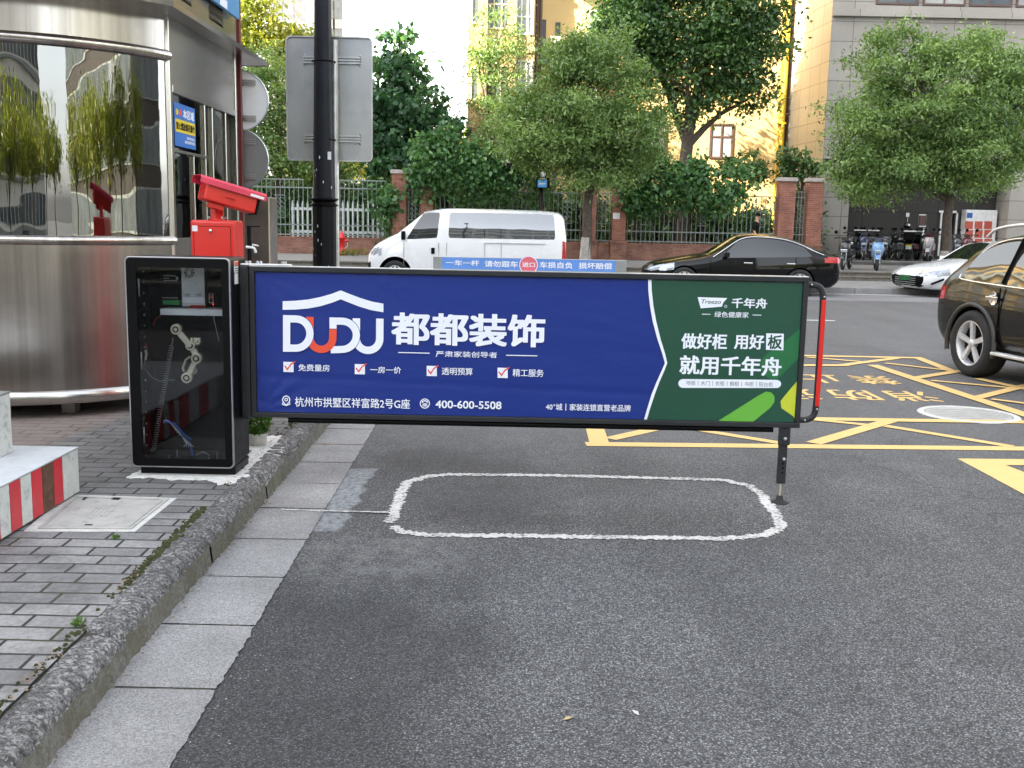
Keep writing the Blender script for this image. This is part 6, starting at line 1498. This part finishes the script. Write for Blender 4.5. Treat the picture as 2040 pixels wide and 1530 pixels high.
# ------------------------------------------------------------------ buildings beyond the fence
def window(parent, x0, x1, z0, z1, Y, fmat, pmat, fw=.06, mull=1, trans=0, off=.0):
    b = MB(); y0, y1 = Y - .05 + off, Y + .02 + off
    b.box(x0, x1, y0, y1, z0, z0 + fw); b.box(x0, x1, y0, y1, z1 - fw, z1); b.box(x0, x0 + fw, y0, y1, z0 + fw, z1 - fw); b.box(x1 - fw, x1, y0, y1, z0 + fw, z1 - fw)
    for k in range(mull): x = x0 + (x1 - x0) * (k + 1) / (mull + 1); b.box(x - fw * .4, x + fw * .4, y0 + .005, y1, z0 + fw, z1 - fw)
    if trans: z = z0 + (z1 - z0) * trans; b.box(x0 + fw, x1 - fw, y0 + .007, y1, z - fw * .4, z + fw * .4)
    f = b.build('window', fmat, parent); b = MB(); b.box(x0 + fw * .5, x1 - fw * .5, Y - .012 + off, Y - .006 + off, z0 + fw * .5, z1 - fw * .5); b.build('pane', pmat, f); return f
YB_ = 44.6
def yx(px): return A(px, 200, YB_).x
def yz(px, py): return A(px, py, YB_).z
yb = thing('apartment_building', 'yellow plastered apartment building behind the street trees', 'building', (yx(1250), YB_, .42))
b = MB(); b.box(yx(1188), yx(1566), YB_, YB_ + 14, .42, 30); b.build('wall', m['plaster'], yb)
b = MB(); b.box(yx(1062), yx(1188), YB_ - .35, YB_ + 14, .42, 30); b.build('wall', m['plaster'], yb)
b = MB(); b.box(yx(934), yx(1062), YB_ - 1.1, YB_ + 14, .42, 30)
for k in range(8): z = 2.5 + 3.0 * k; b.box(yx(934) - .05, yx(1062) + .02, YB_ - 1.16, YB_ - 1.1, z, z + .18)
for px in (962, 1018): b.box(yx(px) - .18, yx(px) + .18, YB_ - 1.3, YB_ - 1.1, .42, 30)
b.build('wall', m['plaster_tan'], yb)
b = MB(); b.box(yx(934) - .2, yx(1566), YB_ - 1.3, YB_ + 14, 30, 30.5); b.build('roof', m['cap_stone'], yb)
for fl_ in range(9):
    z = 3.4 + 3.0 * fl_
    window(yb, yx(968), yx(1012), z, z + 1.6, YB_ - 1.1, m['cream'], m['pane'], .06, 2, .6)
    window(yb, yx(1024), yx(1059), z - .2, z + 1.8, YB_ - 1.1, m['white_plastic'], m['pane_pale'], .07, 2, .35)
    window(yb, yx(939), yx(956), z + .2, z + 1.5, YB_ - 1.1, m['cream'], m['pane'], .06, 0)
    z2 = 5.4 + 3.0 * fl_ + .35
    window(yb, yx(1169), yx(1187), z2, z2 + 1.6, YB_ - .35, m['white_plastic'], m['pane_pale'], .05, 0)
    window(yb, yx(1074), yx(1084), z2 - .6, z2 + 1.2, YB_ - .35, m['brown_frame'], m['pane'], .05, 0)
    window(yb, yx(1102), yx(1112), z2 - 3.0, z2 - 1.9, YB_ - .35, m['brown_frame'], m['pane'], .05, 0)
    b = MB(); b.box(yx(1092), yx(1124), YB_ - 1.0, YB_ - .35, z2 - .1, z2 + .02); b.box(yx(1092), yx(1124), YB_ - 1.0, YB_ - .96, z2 + .02, z2 + .45); b.build('balcony', m['cream'], yb)
    b = MB(); b.box(yx(1125), yx(1155), YB_ - .95, YB_ - .35, z2 - .62, z2 - .5); b.build('ledge', m['cream'], yb)
    b = MB(); b.box(yx(1128), yx(1152), YB_ - .9, YB_ - .45, z2 - .48, z2 + .3); ac = b.build('air_conditioner', m['cream'], yb, bevel=.02)
    b = MB(); 
    for rr_ in (.07, .14, .21, .28): b.tube([(yx(1138) + rr_ * math.cos(a), YB_ - .905, z2 - .1 + rr_ * math.sin(a)) for a in np.linspace(0, 2 * PI, 17)], .016, 4)
    b.build('fan_grille', m['brown_frame'], ac)
    if fl_ < 8: window(yb, yx(1417), yx(1464), yz(1440, 316) + 3.4 * fl_, yz(1440, 246) + 3.4 * fl_, YB_, m['brown_frame'], m['pane_pale'], .08, 1, .62)
    if fl_ < 8: window(yb, yx(1292), yx(1330), yz(1440, 316) + 3.4 * fl_, yz(1440, 246) + 3.4 * fl_, YB_, m['brown_frame'], m['pane_pale'], .08, 1, .62)
    if fl_ == 0: window(yb, yx(1090), yx(1124), yz(1107, 320), yz(1107, 262), YB_ - .35, m['cream'], m['pane_pale'], .07, 2, .5)
for px in (1066, 1073): 
    b = MB(); b.tube([(yx(px), YB_ - .42, .42), (yx(px), YB_ - .42, 30)], .06, 8); b.build('drain_pipe', m['brown_frame'], yb)
b = MB(); xp = A(1558, 250, YB_).x
b.tube([(xp, YB_ - .12, .42), (xp, YB_ - .12, 30)], .085, 10); b.tube([(xp - .17, YB_ - .10, .42), (xp - .17, YB_ - .10, 30)], .05, 8)
for z in (3, 6, 9, 12): b.box(xp - .25, xp + .12, YB_ - .2, YB_ - .01, z, z + .05)
b.build('gas_pipe', m['yellow_pipe'], yb)
b = MB(); z = A(1562, 228, YB_).z; b.tube([(xp, YB_ - .14, z), (xp + .62, YB_ - .2, z), (xp + .62, YB_ - .2, z + .2)], .035, 6); b.build('pipe_stub', m['brown_frame'], yb)
# planter greenery on the balcony nearest the top of the picture
cen = np.stack([rng.uniform(yx(1093), yx(1123), 260), np.full(260, YB_ - .8) + rng.normal(0, .08, 260), np.full(260, 5.4 + .35 + 6.0 + .5) + rng.uniform(0, .35, 260)], 1)
o = leafcloud('balcony_plants', cen, .12, m['leaf_yellow'], None, 0, .5); tag(o, 'green plants growing in the balcony box high on the yellow building', 'plants')

CYg = 40.6; CXg = A(1648, 200, CYg).x
gb = thing('office_building', 'grey granite clad building with a deep dark recess on the right', 'building', (14.5, 40, .56))
sl = Vector((-.1, 1, 0)).normalized(); e_ = Vector((CXg, CYg, 0)) + sl * 9
b = MB(); b.prism([(CXg, CYg), (34, CYg), (34, CYg + 20), (e_.x, CYg + 20), (e_.x, e_.y)], lambda u, v, w: (u, v, 4.35 + w), 26); b.build('wall', m['grey_stone'], gb)
xr0 = A(1692, 400, CYg).x; xr1 = A(2011, 400, CYg).x; 
b = MB(); b.prism([(CXg, CYg), (xr0, CYg), (xr0, CYg + 1.4), (CXg - .6, CYg + 1.4)], lambda u, v, w: (u, v, .3 + w), 3.92); b.build('pier', m['grey_stone'], gb)
b = MB(); b.box(xr1, 34, CYg, CYg + 1.4, .3, 4.349); b.build('pier', m['grey_stone'], gb)
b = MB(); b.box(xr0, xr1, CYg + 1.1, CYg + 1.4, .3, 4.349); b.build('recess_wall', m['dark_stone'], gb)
b = MB(); b.prism([(CXg - .02, CYg + .02), (CXg + .0, CYg + .02), (e_.x + .0, e_.y), (e_.x - .02, e_.y)], lambda u, v, w: (u, v, 2.2 + w), 28); b.build('side_cladding', m['polished_stone'], gb)
b = MB(); b.box(CXg + .0, 34, CYg - .16, CYg, 9.6, 9.85); b.box(A(1722, 30, CYg).x, 34, CYg - .12, CYg, 9.85, 10.0); b.build('cornice', m['grey_stone'], gb)
b = MB(); b.box(xr0, xr1, CYg - .03, CYg, 4.35, 4.65); b.build('lintel', m['grey_stone'], gb)
for k in range(7):
    x0 = A(1745, 0, CYg).x + k * 1.75
    for fl_ in range(3): window(gb, x0, x0 + 1.6, 10.05 + fl_ * 4, 12.4 + fl_ * 4, CYg - .02, m['brown_frame'], m['pane_pale'] if k % 2 else m['pane'], .07, 1, .7)
for k, (px, py) in enumerate(((1870, 210), (1990, 240))):
    c = A(px, py, CYg); window(gb, c.x - .9, c.x + .9, c.z - .8, c.z + .8, CYg - .02, m['brown_frame'], m['pane'], .07, 1, .7)
YR = CYg + 1.1
def rbox(b, px0, py0, px1, py1, y0, y1): p, q = A(px0, py1, y0), A(px1, py0, y0); return b.box(p.x, q.x, y0, y1, p.z, q.z)
lk = thing('parcel_locker', 'white wall locker with red door panels in the dark recess', 'locker', (A(1952, 460, YR - .4).x, YR - .4, .56))
b = MB(); rbox(b, 1918, 419, 1988, 505, YR - .45, YR - .01); lkb = b.build('casing', m['white_plastic'], lk, bevel=.02)
for i in range(3):
    for j in range(3):
        b = MB(); rbox(b, 1922 + i * 19, 441 + j * 17.5, 1939 + i * 19, 456 + j * 17.5, YR - .46, YR - .449); b.build('door', M('locker_red', (.45, .085, .055), .5) if i == j == 0 else bpy.data.materials['locker_red'], lk)
b = MB(); rbox(b, 1926, 424, 1938, 434, YR - .462, YR - .449); b.build('screen', m['wire_blue'], lk)
dr = thing('service_door', 'white framed doorway half hidden by the street tree trunk in the recess', 'door', (A(1888, 470, YR).x, YR, .56))
b = MB(); rbox(b, 1871, 420, 1906, 424, YR - .08, YR - .001); rbox(b, 1871, 424, 1875, 510, YR - .08, YR - .001); rbox(b, 1902, 424, 1906, 510, YR - .08, YR - .001); b.build('frame', m['white_plastic'], dr)
b = MB(); rbox(b, 1875, 424, 1902, 510, YR - .03, YR - .002); b.build('leaf', m['dark'], dr)
b = MB(); rbox(b, 1898, 468, 1900, 474, YR - .06, YR - .03); b.build('handle', m['chrome'], dr)
po = thing('framed_notice', 'small white framed dark notice on the recess wall above the scooters', 'notice frame', (A(1838, 440, YR).x, YR, 2.0))
b = MB(); rbox(b, 1829, 427, 1831, 452, YR - .04, YR - .001); rbox(b, 1845, 427, 1847, 452, YR - .04, YR - .001); rbox(b, 1831, 427, 1845, 429, YR - .04, YR - .001); rbox(b, 1831, 450, 1845, 452, YR - .04, YR - .001); b.build('frame', m['white_plastic'], po)
b = MB(); rbox(b, 1831, 429, 1845, 450, YR - .02, YR - .002); b.build('sheet', m['brown_frame'], po)
ws = thing('small_sign', 'small white sign on a thin stem on the recess wall above the scooters', 'sign', (A(1808, 430, YR).x, YR, 2.0))
b = MB(); rbox(b, 1805, 424, 1812, 432, YR - .04, YR - .01); b.build('plate', m['white_plastic'], ws); b = MB(); rbox(b, 1807, 432, 1809, 446, YR - .03, YR - .01); b.build('stem', m['cream'], ws)
hl = thing('helmet', 'black helmet with a white dot on the tail box scooter', 'helmet', (A(1808, 449, 39.7).x, 39.7, A(1808, 449, 39.7).z))
c = A(1808, 449, 39.7); b = MB(); b.lathe([(.001, c.z + .13), (.07, c.z + .115), (.12, c.z + .06), (.135, c.z - .02), (.12, c.z - .1), (.1, c.z - .12)], (c.x, 39.7, 0), 18); b.build('shell', m['black_car'], hl)
b = MB(); b.lathe([(.001, 39.56), (.04, 39.566), (.045, 39.58)], (c.x, 0, c.z + .01), 12, axis='Y'); b.build('white_dot', m['paper'], hl)

# far white towers on the left
for px0, px1, Y, z1, lab in ((536, 604, 95, 40, 'pale sunlit tower far behind the trees, left of the lamp pole'), (628, 676, 110, 48, 'white striped tower far behind, right above the road sign')):
    x0, x1 = A(px0, 40, Y).x, A(px1, 40, Y).x; t = thing('tower_block', lab, 'tower', ((x0 + x1) / 2, Y, 0))
    b = MB(); b.box(x0, x1, Y, Y + 14, 0, z1); b.build('wall', m['far_white'], t)
    b = MB(); b.box(x0 - .3, x1 + .3, Y - .3, Y + 14, z1, z1 + .8); b.build('roof', m['cap_stone'], t)
    for k in range(3):
        xa = x0 + (x1 - x0) * (k + .3) / 3
        b = MB(); b.box(xa, xa + .9, Y - .08, Y, 3, z1 - 1); st_ = b.build('window_strip', m['pane_pale'], t)
        for q in range(int(z1 / 3)): b = MB(); b.box(xa - .05, xa + .95, Y - .14, Y - .081, 3 + q * 3, 3.9 + q * 3); b.build('spandrel', m['far_white'], st_)

# ------------------------------------------------------------------ buildings, added shade blocks and trees outside the frame (they shade the street and show in the glass)
def block(name, label, x0, x1, y0, y1, h, wall, faces, floor=3.0, bay=3.2):
    t = thing(name, label, 'building', ((x0 + x1) / 2, (y0 + y1) / 2, 0)); b = MB(); b.box(x0, x1, y0, y1, 0, h); b.build('wall', wall, t)
    b = MB(); b.box(x0 - .3, x1 + .3, y0 - .3, y1 + .3, h, h + .6); b.build('roof', m['cap_stone'], t)
    f, p = MB(), MB()
    for fc in faces:
        a0, a1 = (x0, x1) if fc in 'SN' else (y0, y1); n = int((a1 - a0) / bay)
        for k in range(n):
            u = a0 + (a1 - a0) * (k + .5) / n
            for q in range(int(h / floor)):
                z = .9 + q * floor
                if fc == 'N': f.box(u - 1.0, u + 1.0, y1, y1 + .06, z, z + 1.7); p.box(u - .92, u + .92, y1 + .06, y1 + .07, z + .08, z + 1.62)
                if fc == 'S': f.box(u - 1.0, u + 1.0, y0 - .06, y0, z, z + 1.7); p.box(u - .92, u + .92, y0 - .07, y0 - .06, z + .08, z + 1.62); 
                if fc == 'W': f.box(x0 - .06, x0, u - 1.0, u + 1.0, z, z + 1.7); p.box(x0 - .07, x0 - .06, u - .92, u + .92, z + .08, z + 1.62)
                if fc == 'E': f.box(x1, x1 + .06, u - 1.0, u + 1.0, z, z + 1.7); p.box(x1 + .06, x1 + .07, u - .92, u + .92, z + .08, z + 1.62)
        for q in range(int(h / floor)):
            z = .3 + q * floor
            if fc == 'S': f.box(x0, x1, y0 - .5, y0, z, z + .5)
            if fc == 'N': f.box(x0, x1, y1, y1 + .3, z, z + .35)
    f.build('window_frames', m['fence_paint'], t); o = p.build('panes', m['pane'], t); o['kind'] = 'stuff'; return t
block('shade_block', 'long plain added block out of frame on the left, shaped to shade the street', -34, -30, -24, 22.2, 55, m['far_white'], 'E')  # unseen slab added as shadow caster, its edges set by the shade line
block('low_shade_block', 'lower added block out of frame on the left, shading the fence and garden', -40, -26, 22.9, 36, 21, m['plaster_tan'], 'E')  # unseen block added to keep the left fence and trees out of the sun
block('banded_apartments', 'warm banded apartment block out of frame far left', -86, -36, 72, 88, 34, m['plaster'], 'S')
block('grid_tower', 'grey gridded office block out of frame behind the camera, right half of the pair', -14, 24, -62, -52, 32, m['far_white'], 'N', 3.2, 2.2)

block('grid_tower', 'grey gridded office block out of frame behind the camera, left half of the pair', -75, -26, -62, -52, 32, m['dark_stone'], 'N', 3.2, 2.2)
block('gridded_block', 'dark gridded block out of frame on the right behind the camera', 28, 40, -30, 14, 26, m['dark_stone'], 'WN', 2.4, 2.3)
# ------------------------------------------------------------------ trees
def blobs_points(blobs, nclump, per, spread, flat=.5, seed=0):
    """blobs: (cx, cy, cz, rx, ry, rz). Returns clump centres and leaf positions + tint"""
    vol = np.array([b[3] * b[4] * b[5] for b in blobs]) ** .8; pr_ = vol / vol.sum(); cl, pts, ti = [], [], []
    for k in range(nclump):
        bl = blobs[rng.choice(len(blobs), p=pr_)]; d = rng.normal(size=3); d /= np.linalg.norm(d); r = rng.uniform(.10, 1.0) ** .42
        c = np.array(bl[:3]) + d * r * np.array(bl[3:]); cl.append(c)
        n = int(per * rng.uniform(.5, 1.4)); s = spread * rng.uniform(.7, 1.3)
        q = rng.normal(size=(n, 3)) * np.array([s, s, s * flat]); pts.append(c + q); base = rng.uniform(.12, .88)
        ti.append(np.clip(rng.normal(base, .16, n), 0, 1))
    return np.array(cl), np.concatenate(pts), np.concatenate(ti)
def tree(name, label, cat, base, fork_z, r0, blobs, nclump, per, spread, size, mat, droop=.4, wid=.45, group=None, lean=(0, 0), limbs=26, white=0, wood=None, flat=.5):
    t = thing(name, label, cat, base, group=group)
    cl, pts, ti = blobs_points(blobs, nclump, per, spread, flat)
    B = Vector(base); F = Vector((B.x + lean[0], B.y + lean[1], fork_z))
    b = MB(); H_ = fork_z - B.z
    tp = [B + Vector((0, 0, -.05)), B + Vector((0, 0, .12)), B.lerp(F, .35) + Vector((.03, 0, 0)), B.lerp(F, .7) + Vector((-.03, .02, 0)), F]
    b.tube(tp, [r0 * 1.35, r0 * 1.05, r0 * .92, r0 * .85, r0 * .8], 10)
    cc = np.mean(cl, 0); order = rng.permutation(len(cl))[:limbs]
    mains = []
    for k in range(5):
        bl = blobs[k % len(blobs)]; e = Vector(bl[:3]) + Vector((rng.normal() * bl[3] * .3, rng.normal() * bl[4] * .3, rng.uniform(-.1, .4) * bl[5]))
        mid = F.lerp(e, .5) + Vector((rng.normal() * .15, rng.normal() * .15, .15)); b.tube([F - Vector((0, 0, .1)), F.lerp(mid, .5), mid, e], [r0 * .55, r0 * .42, r0 * .3, r0 * .12], 6); mains.append((mid, e))
    for k in order:
        e = Vector(cl[k]); s, q = min(mains, key=lambda mm_: (mm_[0].lerp(mm_[1], .4) - e).length); st = s.lerp(q, rng.uniform(.0, .7))
        md = st.lerp(e, .5) + Vector((rng.normal() * .1, rng.normal() * .1, .1)); b.tube([st, md, e], [r0 * .2, r0 * .12, r0 * .04], 5, caps=False)
    tr = b.build('trunk', wood or m['bark'], t)
    if white:
        b = MB(); b.tube([B + Vector((0, 0, .02)), B + Vector((0, 0, .15)), B.lerp(F, .35 * white)], [r0 * 1.33, r0 * 1.09, r0 * .97], 12); b.build('limewash', m['limewash'], t)
    leafcloud('crown', pts, size, mat, t, droop, wid, tint=ti); return t
def bl(px, py, Y, rx, rz, ry=None):
    c = A(px, py, Y); k = Y / FPX; return (c.x, Y, c.z, rx * k, (ry or rx) * k, rz * k)
Yt = 33.2
tree('street_tree', 'round camphor tree on the terrace in the middle, right behind the white van', 'tree', (A(1166, 500, Yt).x, Yt, .41), A(1170, 372, Yt).z, .175,
     [bl(1175, 215, Yt, 125, 120, 110), bl(1085, 260, Yt, 95, 85), bl(1265, 270, Yt, 72, 85), bl(1165, 115, Yt, 85, 50), bl(1195, 335, Yt, 85, 42), bl(1030, 220, Yt, 50, 55), bl(1225, 80, Yt, 40, 30)], 400, 165, .27, .125, m['leaf_camphor'], .55, .42, 'street trees', (.08, 0), 44, white=1)
tree('street_tree', 'large camphor tree at the right in front of the grey building', 'tree', (A(1884, 500, Yt + .4).x, Yt + .4, .41), A(1884, 395, Yt + .4).z, .165,
     [bl(1850, 220, 33.6, 150, 120, 120), bl(1740, 240, 33.6, 85, 75), bl(1980, 200, 33.6, 110, 110), bl(1700, 330, 33.6, 50, 50), bl(1790, 70, 33.6, 45, 35), bl(1780, 130, 33.6, 80, 60), bl(1940, 110, 33.6, 90, 60), bl(1790, 340, 33.6, 110, 45), bl(1940, 340, 33.6, 90, 55), bl(1735, 380, 33.6, 55, 30), bl(1900, 280, 33.6, 120, 70), bl(2040, 270, 33.6, 60, 80)], 500, 165, .27, .13, m['leaf_camphor'], .6, .42, 'street trees', (.0, 0), 50, white=.8)
tree('garden_tree', 'tall dark evergreen tree behind the fence before the yellow wall', 'tree', (A(1352, 500, 40.1).x, 40.1, .42), A(1352, 285, 40.1).z, .30,
     [bl(1370, 40, 40.1, 170, 80, 75), bl(1260, 60, 40.1, 80, 70, 75), bl(1480, 60, 40.1, 75, 90, 75), bl(1495, 185, 40.1, 50, 38, 50), bl(1400, 140, 40.1, 110, 60, 75), bl(1370, -60, 40.1, 150, 60, 75), bl(1290, 150, 40.1, 60, 40, 60), bl(1390, 225, 40.1, 45, 30, 45)], 400, 110, .38, .19, m['leaf_dark'], .3, .5, None, (.15, 0), 40)
tree('garden_tree', 'conical broad leaved tree behind the fence right of the road sign', 'tree', (A(815, 480, 41.3).x, 41.3, .42), A(815, 340, 41.3).z, .2,
     [bl(790, 75, 41.3, 22, 45), bl(800, 140, 41.3, 48, 50), bl(800, 215, 41.3, 80, 60), bl(845, 265, 41.3, 75, 50), bl(745, 240, 41.3, 60, 70), bl(790, 310, 41.3, 95, 40)], 185, 48, .26, .28, m['leaf_broad'], .5, .62, None, (0, 0), 22)
tree('garden_tree', 'sparse fine leaved tree before the tan facade', 'tree', (A(975, 480, 42.0).x, 42.0, .42), A(975, 300, 42).z, .13,
     [bl(990, 70, 42, 55, 60), bl(975, 160, 42, 50, 60), bl(1020, 120, 42, 40, 70), bl(950, 110, 42, 25, 60), bl(965, 245, 42, 50, 50)], 95, 85, .30, .15, m['leaf_camphor'], .8, .3, None, (0, 0), 30)
tree('garden_tree', 'leafy camphor tree at the left behind the round sign backs', 'tree', (A(556, 490, 40.5).x, 40.5, .42), A(556, 330, 40.5).z, .2,
     [bl(520, 190, 40.5, 75, 70), bl(500, 290, 40.5, 85, 60), bl(590, 250, 40.5, 60, 80), bl(440, 220, 40.5, 90, 110), bl(540, 130, 40.5, 50, 40), bl(640, 330, 40.5, 70, 25), bl(560, 330, 40.5, 60, 30)], 260, 95, .30, .17, m['leaf_camphor'], .6, .42, None, (0, 0), 36)
tree('garden_tree', 'small loose tree between the yellow wall and the fence', 'tree', (A(1455, 480, 40.6).x, 40.6, .42), A(1455, 370, 40.6).z, .07,
     [bl(1470, 320, 40.6, 32, 24), bl(1500, 345, 40.6, 38, 22), bl(1450, 350, 40.6, 30, 24)], 32, 34, .2, .22, m['leaf_dark'], .2, .45, None, (0, 0), 16)
tree('garden_tree', 'small dark shrub tree overhanging the last two pillars', 'tree', (A(1592, 480, 39.6).x, 39.6, .42), A(1592, 365, 39.6).z, .07,
     [bl(1590, 318, 39.6, 34, 18), bl(1612, 340, 39.6, 26, 16), bl(1575, 345, 39.6, 25, 16)], 30, 36, .18, .22, m['leaf_dark'], .2, .45, None, (0, 0), 14)
for px, py, Y, r, rz, lab in ((505, 40, 62, 55, 60, 'sunlit yellow green tree far behind at the upper left'), (590, 95, 64, 50, 40, 'sunlit yellow green tree far behind, left of the lamp pole'), (660, 300, 60, 90, 60, 'sunlit tree far behind the road sign'), (880, 310, 60, 80, 60, 'sunlit yellow tree far behind the conical tree')):
    tree('distant_tree', lab, 'tree', (A(px, 470, Y).x, Y, .42), A(px, min(py + rz * 1.1, 400), Y).z, .22, [bl(px, py, Y, r, rz), bl(px - r * .6, py + rz * .5, Y, r * .6, rz * .6), bl(px + r * .6, py + rz * .4, Y, r * .6, rz * .6)], 70, 60, .5, .30, m['leaf_yellow'], .4, .5, 'distant sunlit trees', (0, 0), 18)
for k, (x, y, r) in enumerate([(-34 + 3.6 * q, -19 - (q % 3), 2.5) for q in range(14)] + [(17 + (q % 2), -14 + 3.8 * q, 2.3) for q in range(6)]):
    tree('compound_tree', 'low bushy tree in a row out of frame, seen only in the booth glass', 'tree', (x, y, 0), 2.2, .14, [(x, y, 4.1, r, r, 1.35), (x + 1.2, y, 3.7, r * .7, r * .7, 1.0)], 80, 36, .45, .28, m['leaf_yellow'], .4, .5, 'trees behind the camera', (0, 0), 10)
# climbing vines spilling over the fence
def vine(label, px0, px1, ztop, zlow, n, seed_y=38.2):
    x0, x1 = fx(px0), fx(px1); t = thing('climbing_vine', label, 'vine', ((x0 + x1) / 2, 38.55, .42)); pts, ti = [], []
    b = MB()
    for k in range(n):
        x = rng.uniform(x0, x1); zt = ztop + .35 * math.sin(x * 1.7) + .2 * math.sin(x * 4.1) + rng.normal(0, .12); low = zlow + .45 * math.sin(x * 2.3 + 1) + rng.normal(0, .15) if rng.uniform() < .75 else zlow - rng.uniform(.2, .7)
        z = rng.uniform(low, zt); y = seed_y - .35 * math.sin(max(0, min(1, (z - low) / max(.1, zt - low))) * PI) - rng.uniform(-.25, .15)
        c = np.array([x, y, z]); q = rng.normal(size=(26, 3)) * np.array([.2, .15, .16]); pts.append(c + q); ti.append(np.clip(rng.normal(rng.uniform(.25, .75), .15, 26), 0, 1))
        if k % 9 == 0: b.tube([(x, 38.6, .42), (x + rng.normal() * .2, 38.55, 1.6), (x, 38.5, z)], [.018, .014, .008], 5)
    b.build('stem', m['bark'], t); leafcloud('foliage', np.concatenate(pts), .20, m['leaf_vine'], t, .7, .62, tint=np.concatenate(ti))
vine('dark climbing vine spilling over the fence above the white van', 826, 1075, 4.5, 2.9, 330)
vine('climbing vine spilling over the fence right of the street tree', 1236, 1400, 4.05, 2.75, 220)
vine('thin climbing vine hanging on the fence just left of the brick pillar', 760, 790, 3.2, 1.7, 26)
vine('low climbing vine on the fence near the pedestrian', 1400, 1480, 3.3, 2.5, 50)
# tall clipped hedge along the back of the garden
for k, (px0, px1, Y, h) in enumerate(((380, 560, 44, 3.0), (560, 800, 43.2, 3.0), (800, 960, 43.5, 3.4))):
    x0, x1 = A(px0, 440, Y).x, A(px1, 440, Y).x; t = thing('garden_hedge', ['tall dense hedge deep in the garden at the far left', 'tall dense hedge behind the white picket fence', 'tall dense hedge behind the conical tree'][k], 'hedge', ((x0 + x1) / 2, Y, .42), group='hedges deep in the garden')
    n = 4200; c = np.stack([rng.uniform(x0, x1, n), Y + rng.normal(0, .3, n), .42 + h * rng.uniform(0, 1, n) ** .8], 1); c[:, 2] += .2 * np.sin(c[:, 0] * 2.1); leafcloud('foliage', c, .26, m['leaf_dark'], t, .3, .6)
    b = MB()
    for x in np.arange(x0 + .3, x1, .7): b.tube([(x, Y, .42), (x, Y, h * .8)], .03, 5)
    b.build('stem', m['bark'], t)
# dark shrubs filling the garden behind the bars
for k, (px, w, zt) in enumerate(((510, 55, 2.6), (600, 60, 2.5), (690, 60, 2.7), (760, 40, 2.9), (850, 50, 3.0), (930, 55, 2.8), (1010, 55, 2.9), (1095, 55, 2.9), (1165, 40, 2.6), (1265, 48, 2.6), (1340, 48, 2.4), (1420, 36, 2.0), (1500, 30, 1.9), (1592, 26, 2.6))):
    Y = 40.4 + (k % 3) * .35; x = A(px, 440, Y).x; rx = w * Y / FPX
    t = thing('garden_shrub', 'dark green shrub behind the fence bars, ' + ['far left by the grey enclosure', 'left of the lamp pole', 'behind the hydrant', 'left of the first pillar', 'between the first two pillars', 'behind the van windscreen', 'behind the middle of the van roof', 'left of the street tree trunk', 'behind the street tree trunk', 'right of the papered pillar', 'behind the sedan bonnet', 'behind the sedan roof', 'beside the pedestrian', 'in the gap at the fence end'][k], 'shrub', (x, Y, .42), group='shrubs behind the fence')
    cl, pts, ti = blobs_points([(x, Y, .42 + zt * .45, rx * 1.3, .6, zt * .56)], 110, 40, .22, .9); b = MB()
    for j in range(0, 110, 10): b.tube([(x, Y, .42), tuple(cl[j])], [.03, .008], 5, caps=False)
    b.build('stem', m['bark'], t); leafcloud('foliage', pts[pts[:, 2] > .42], .20, m['leaf_dark'] if k % 3 else m['leaf_vine'], t, .3, .5, tint=ti[pts[:, 2] > .42])
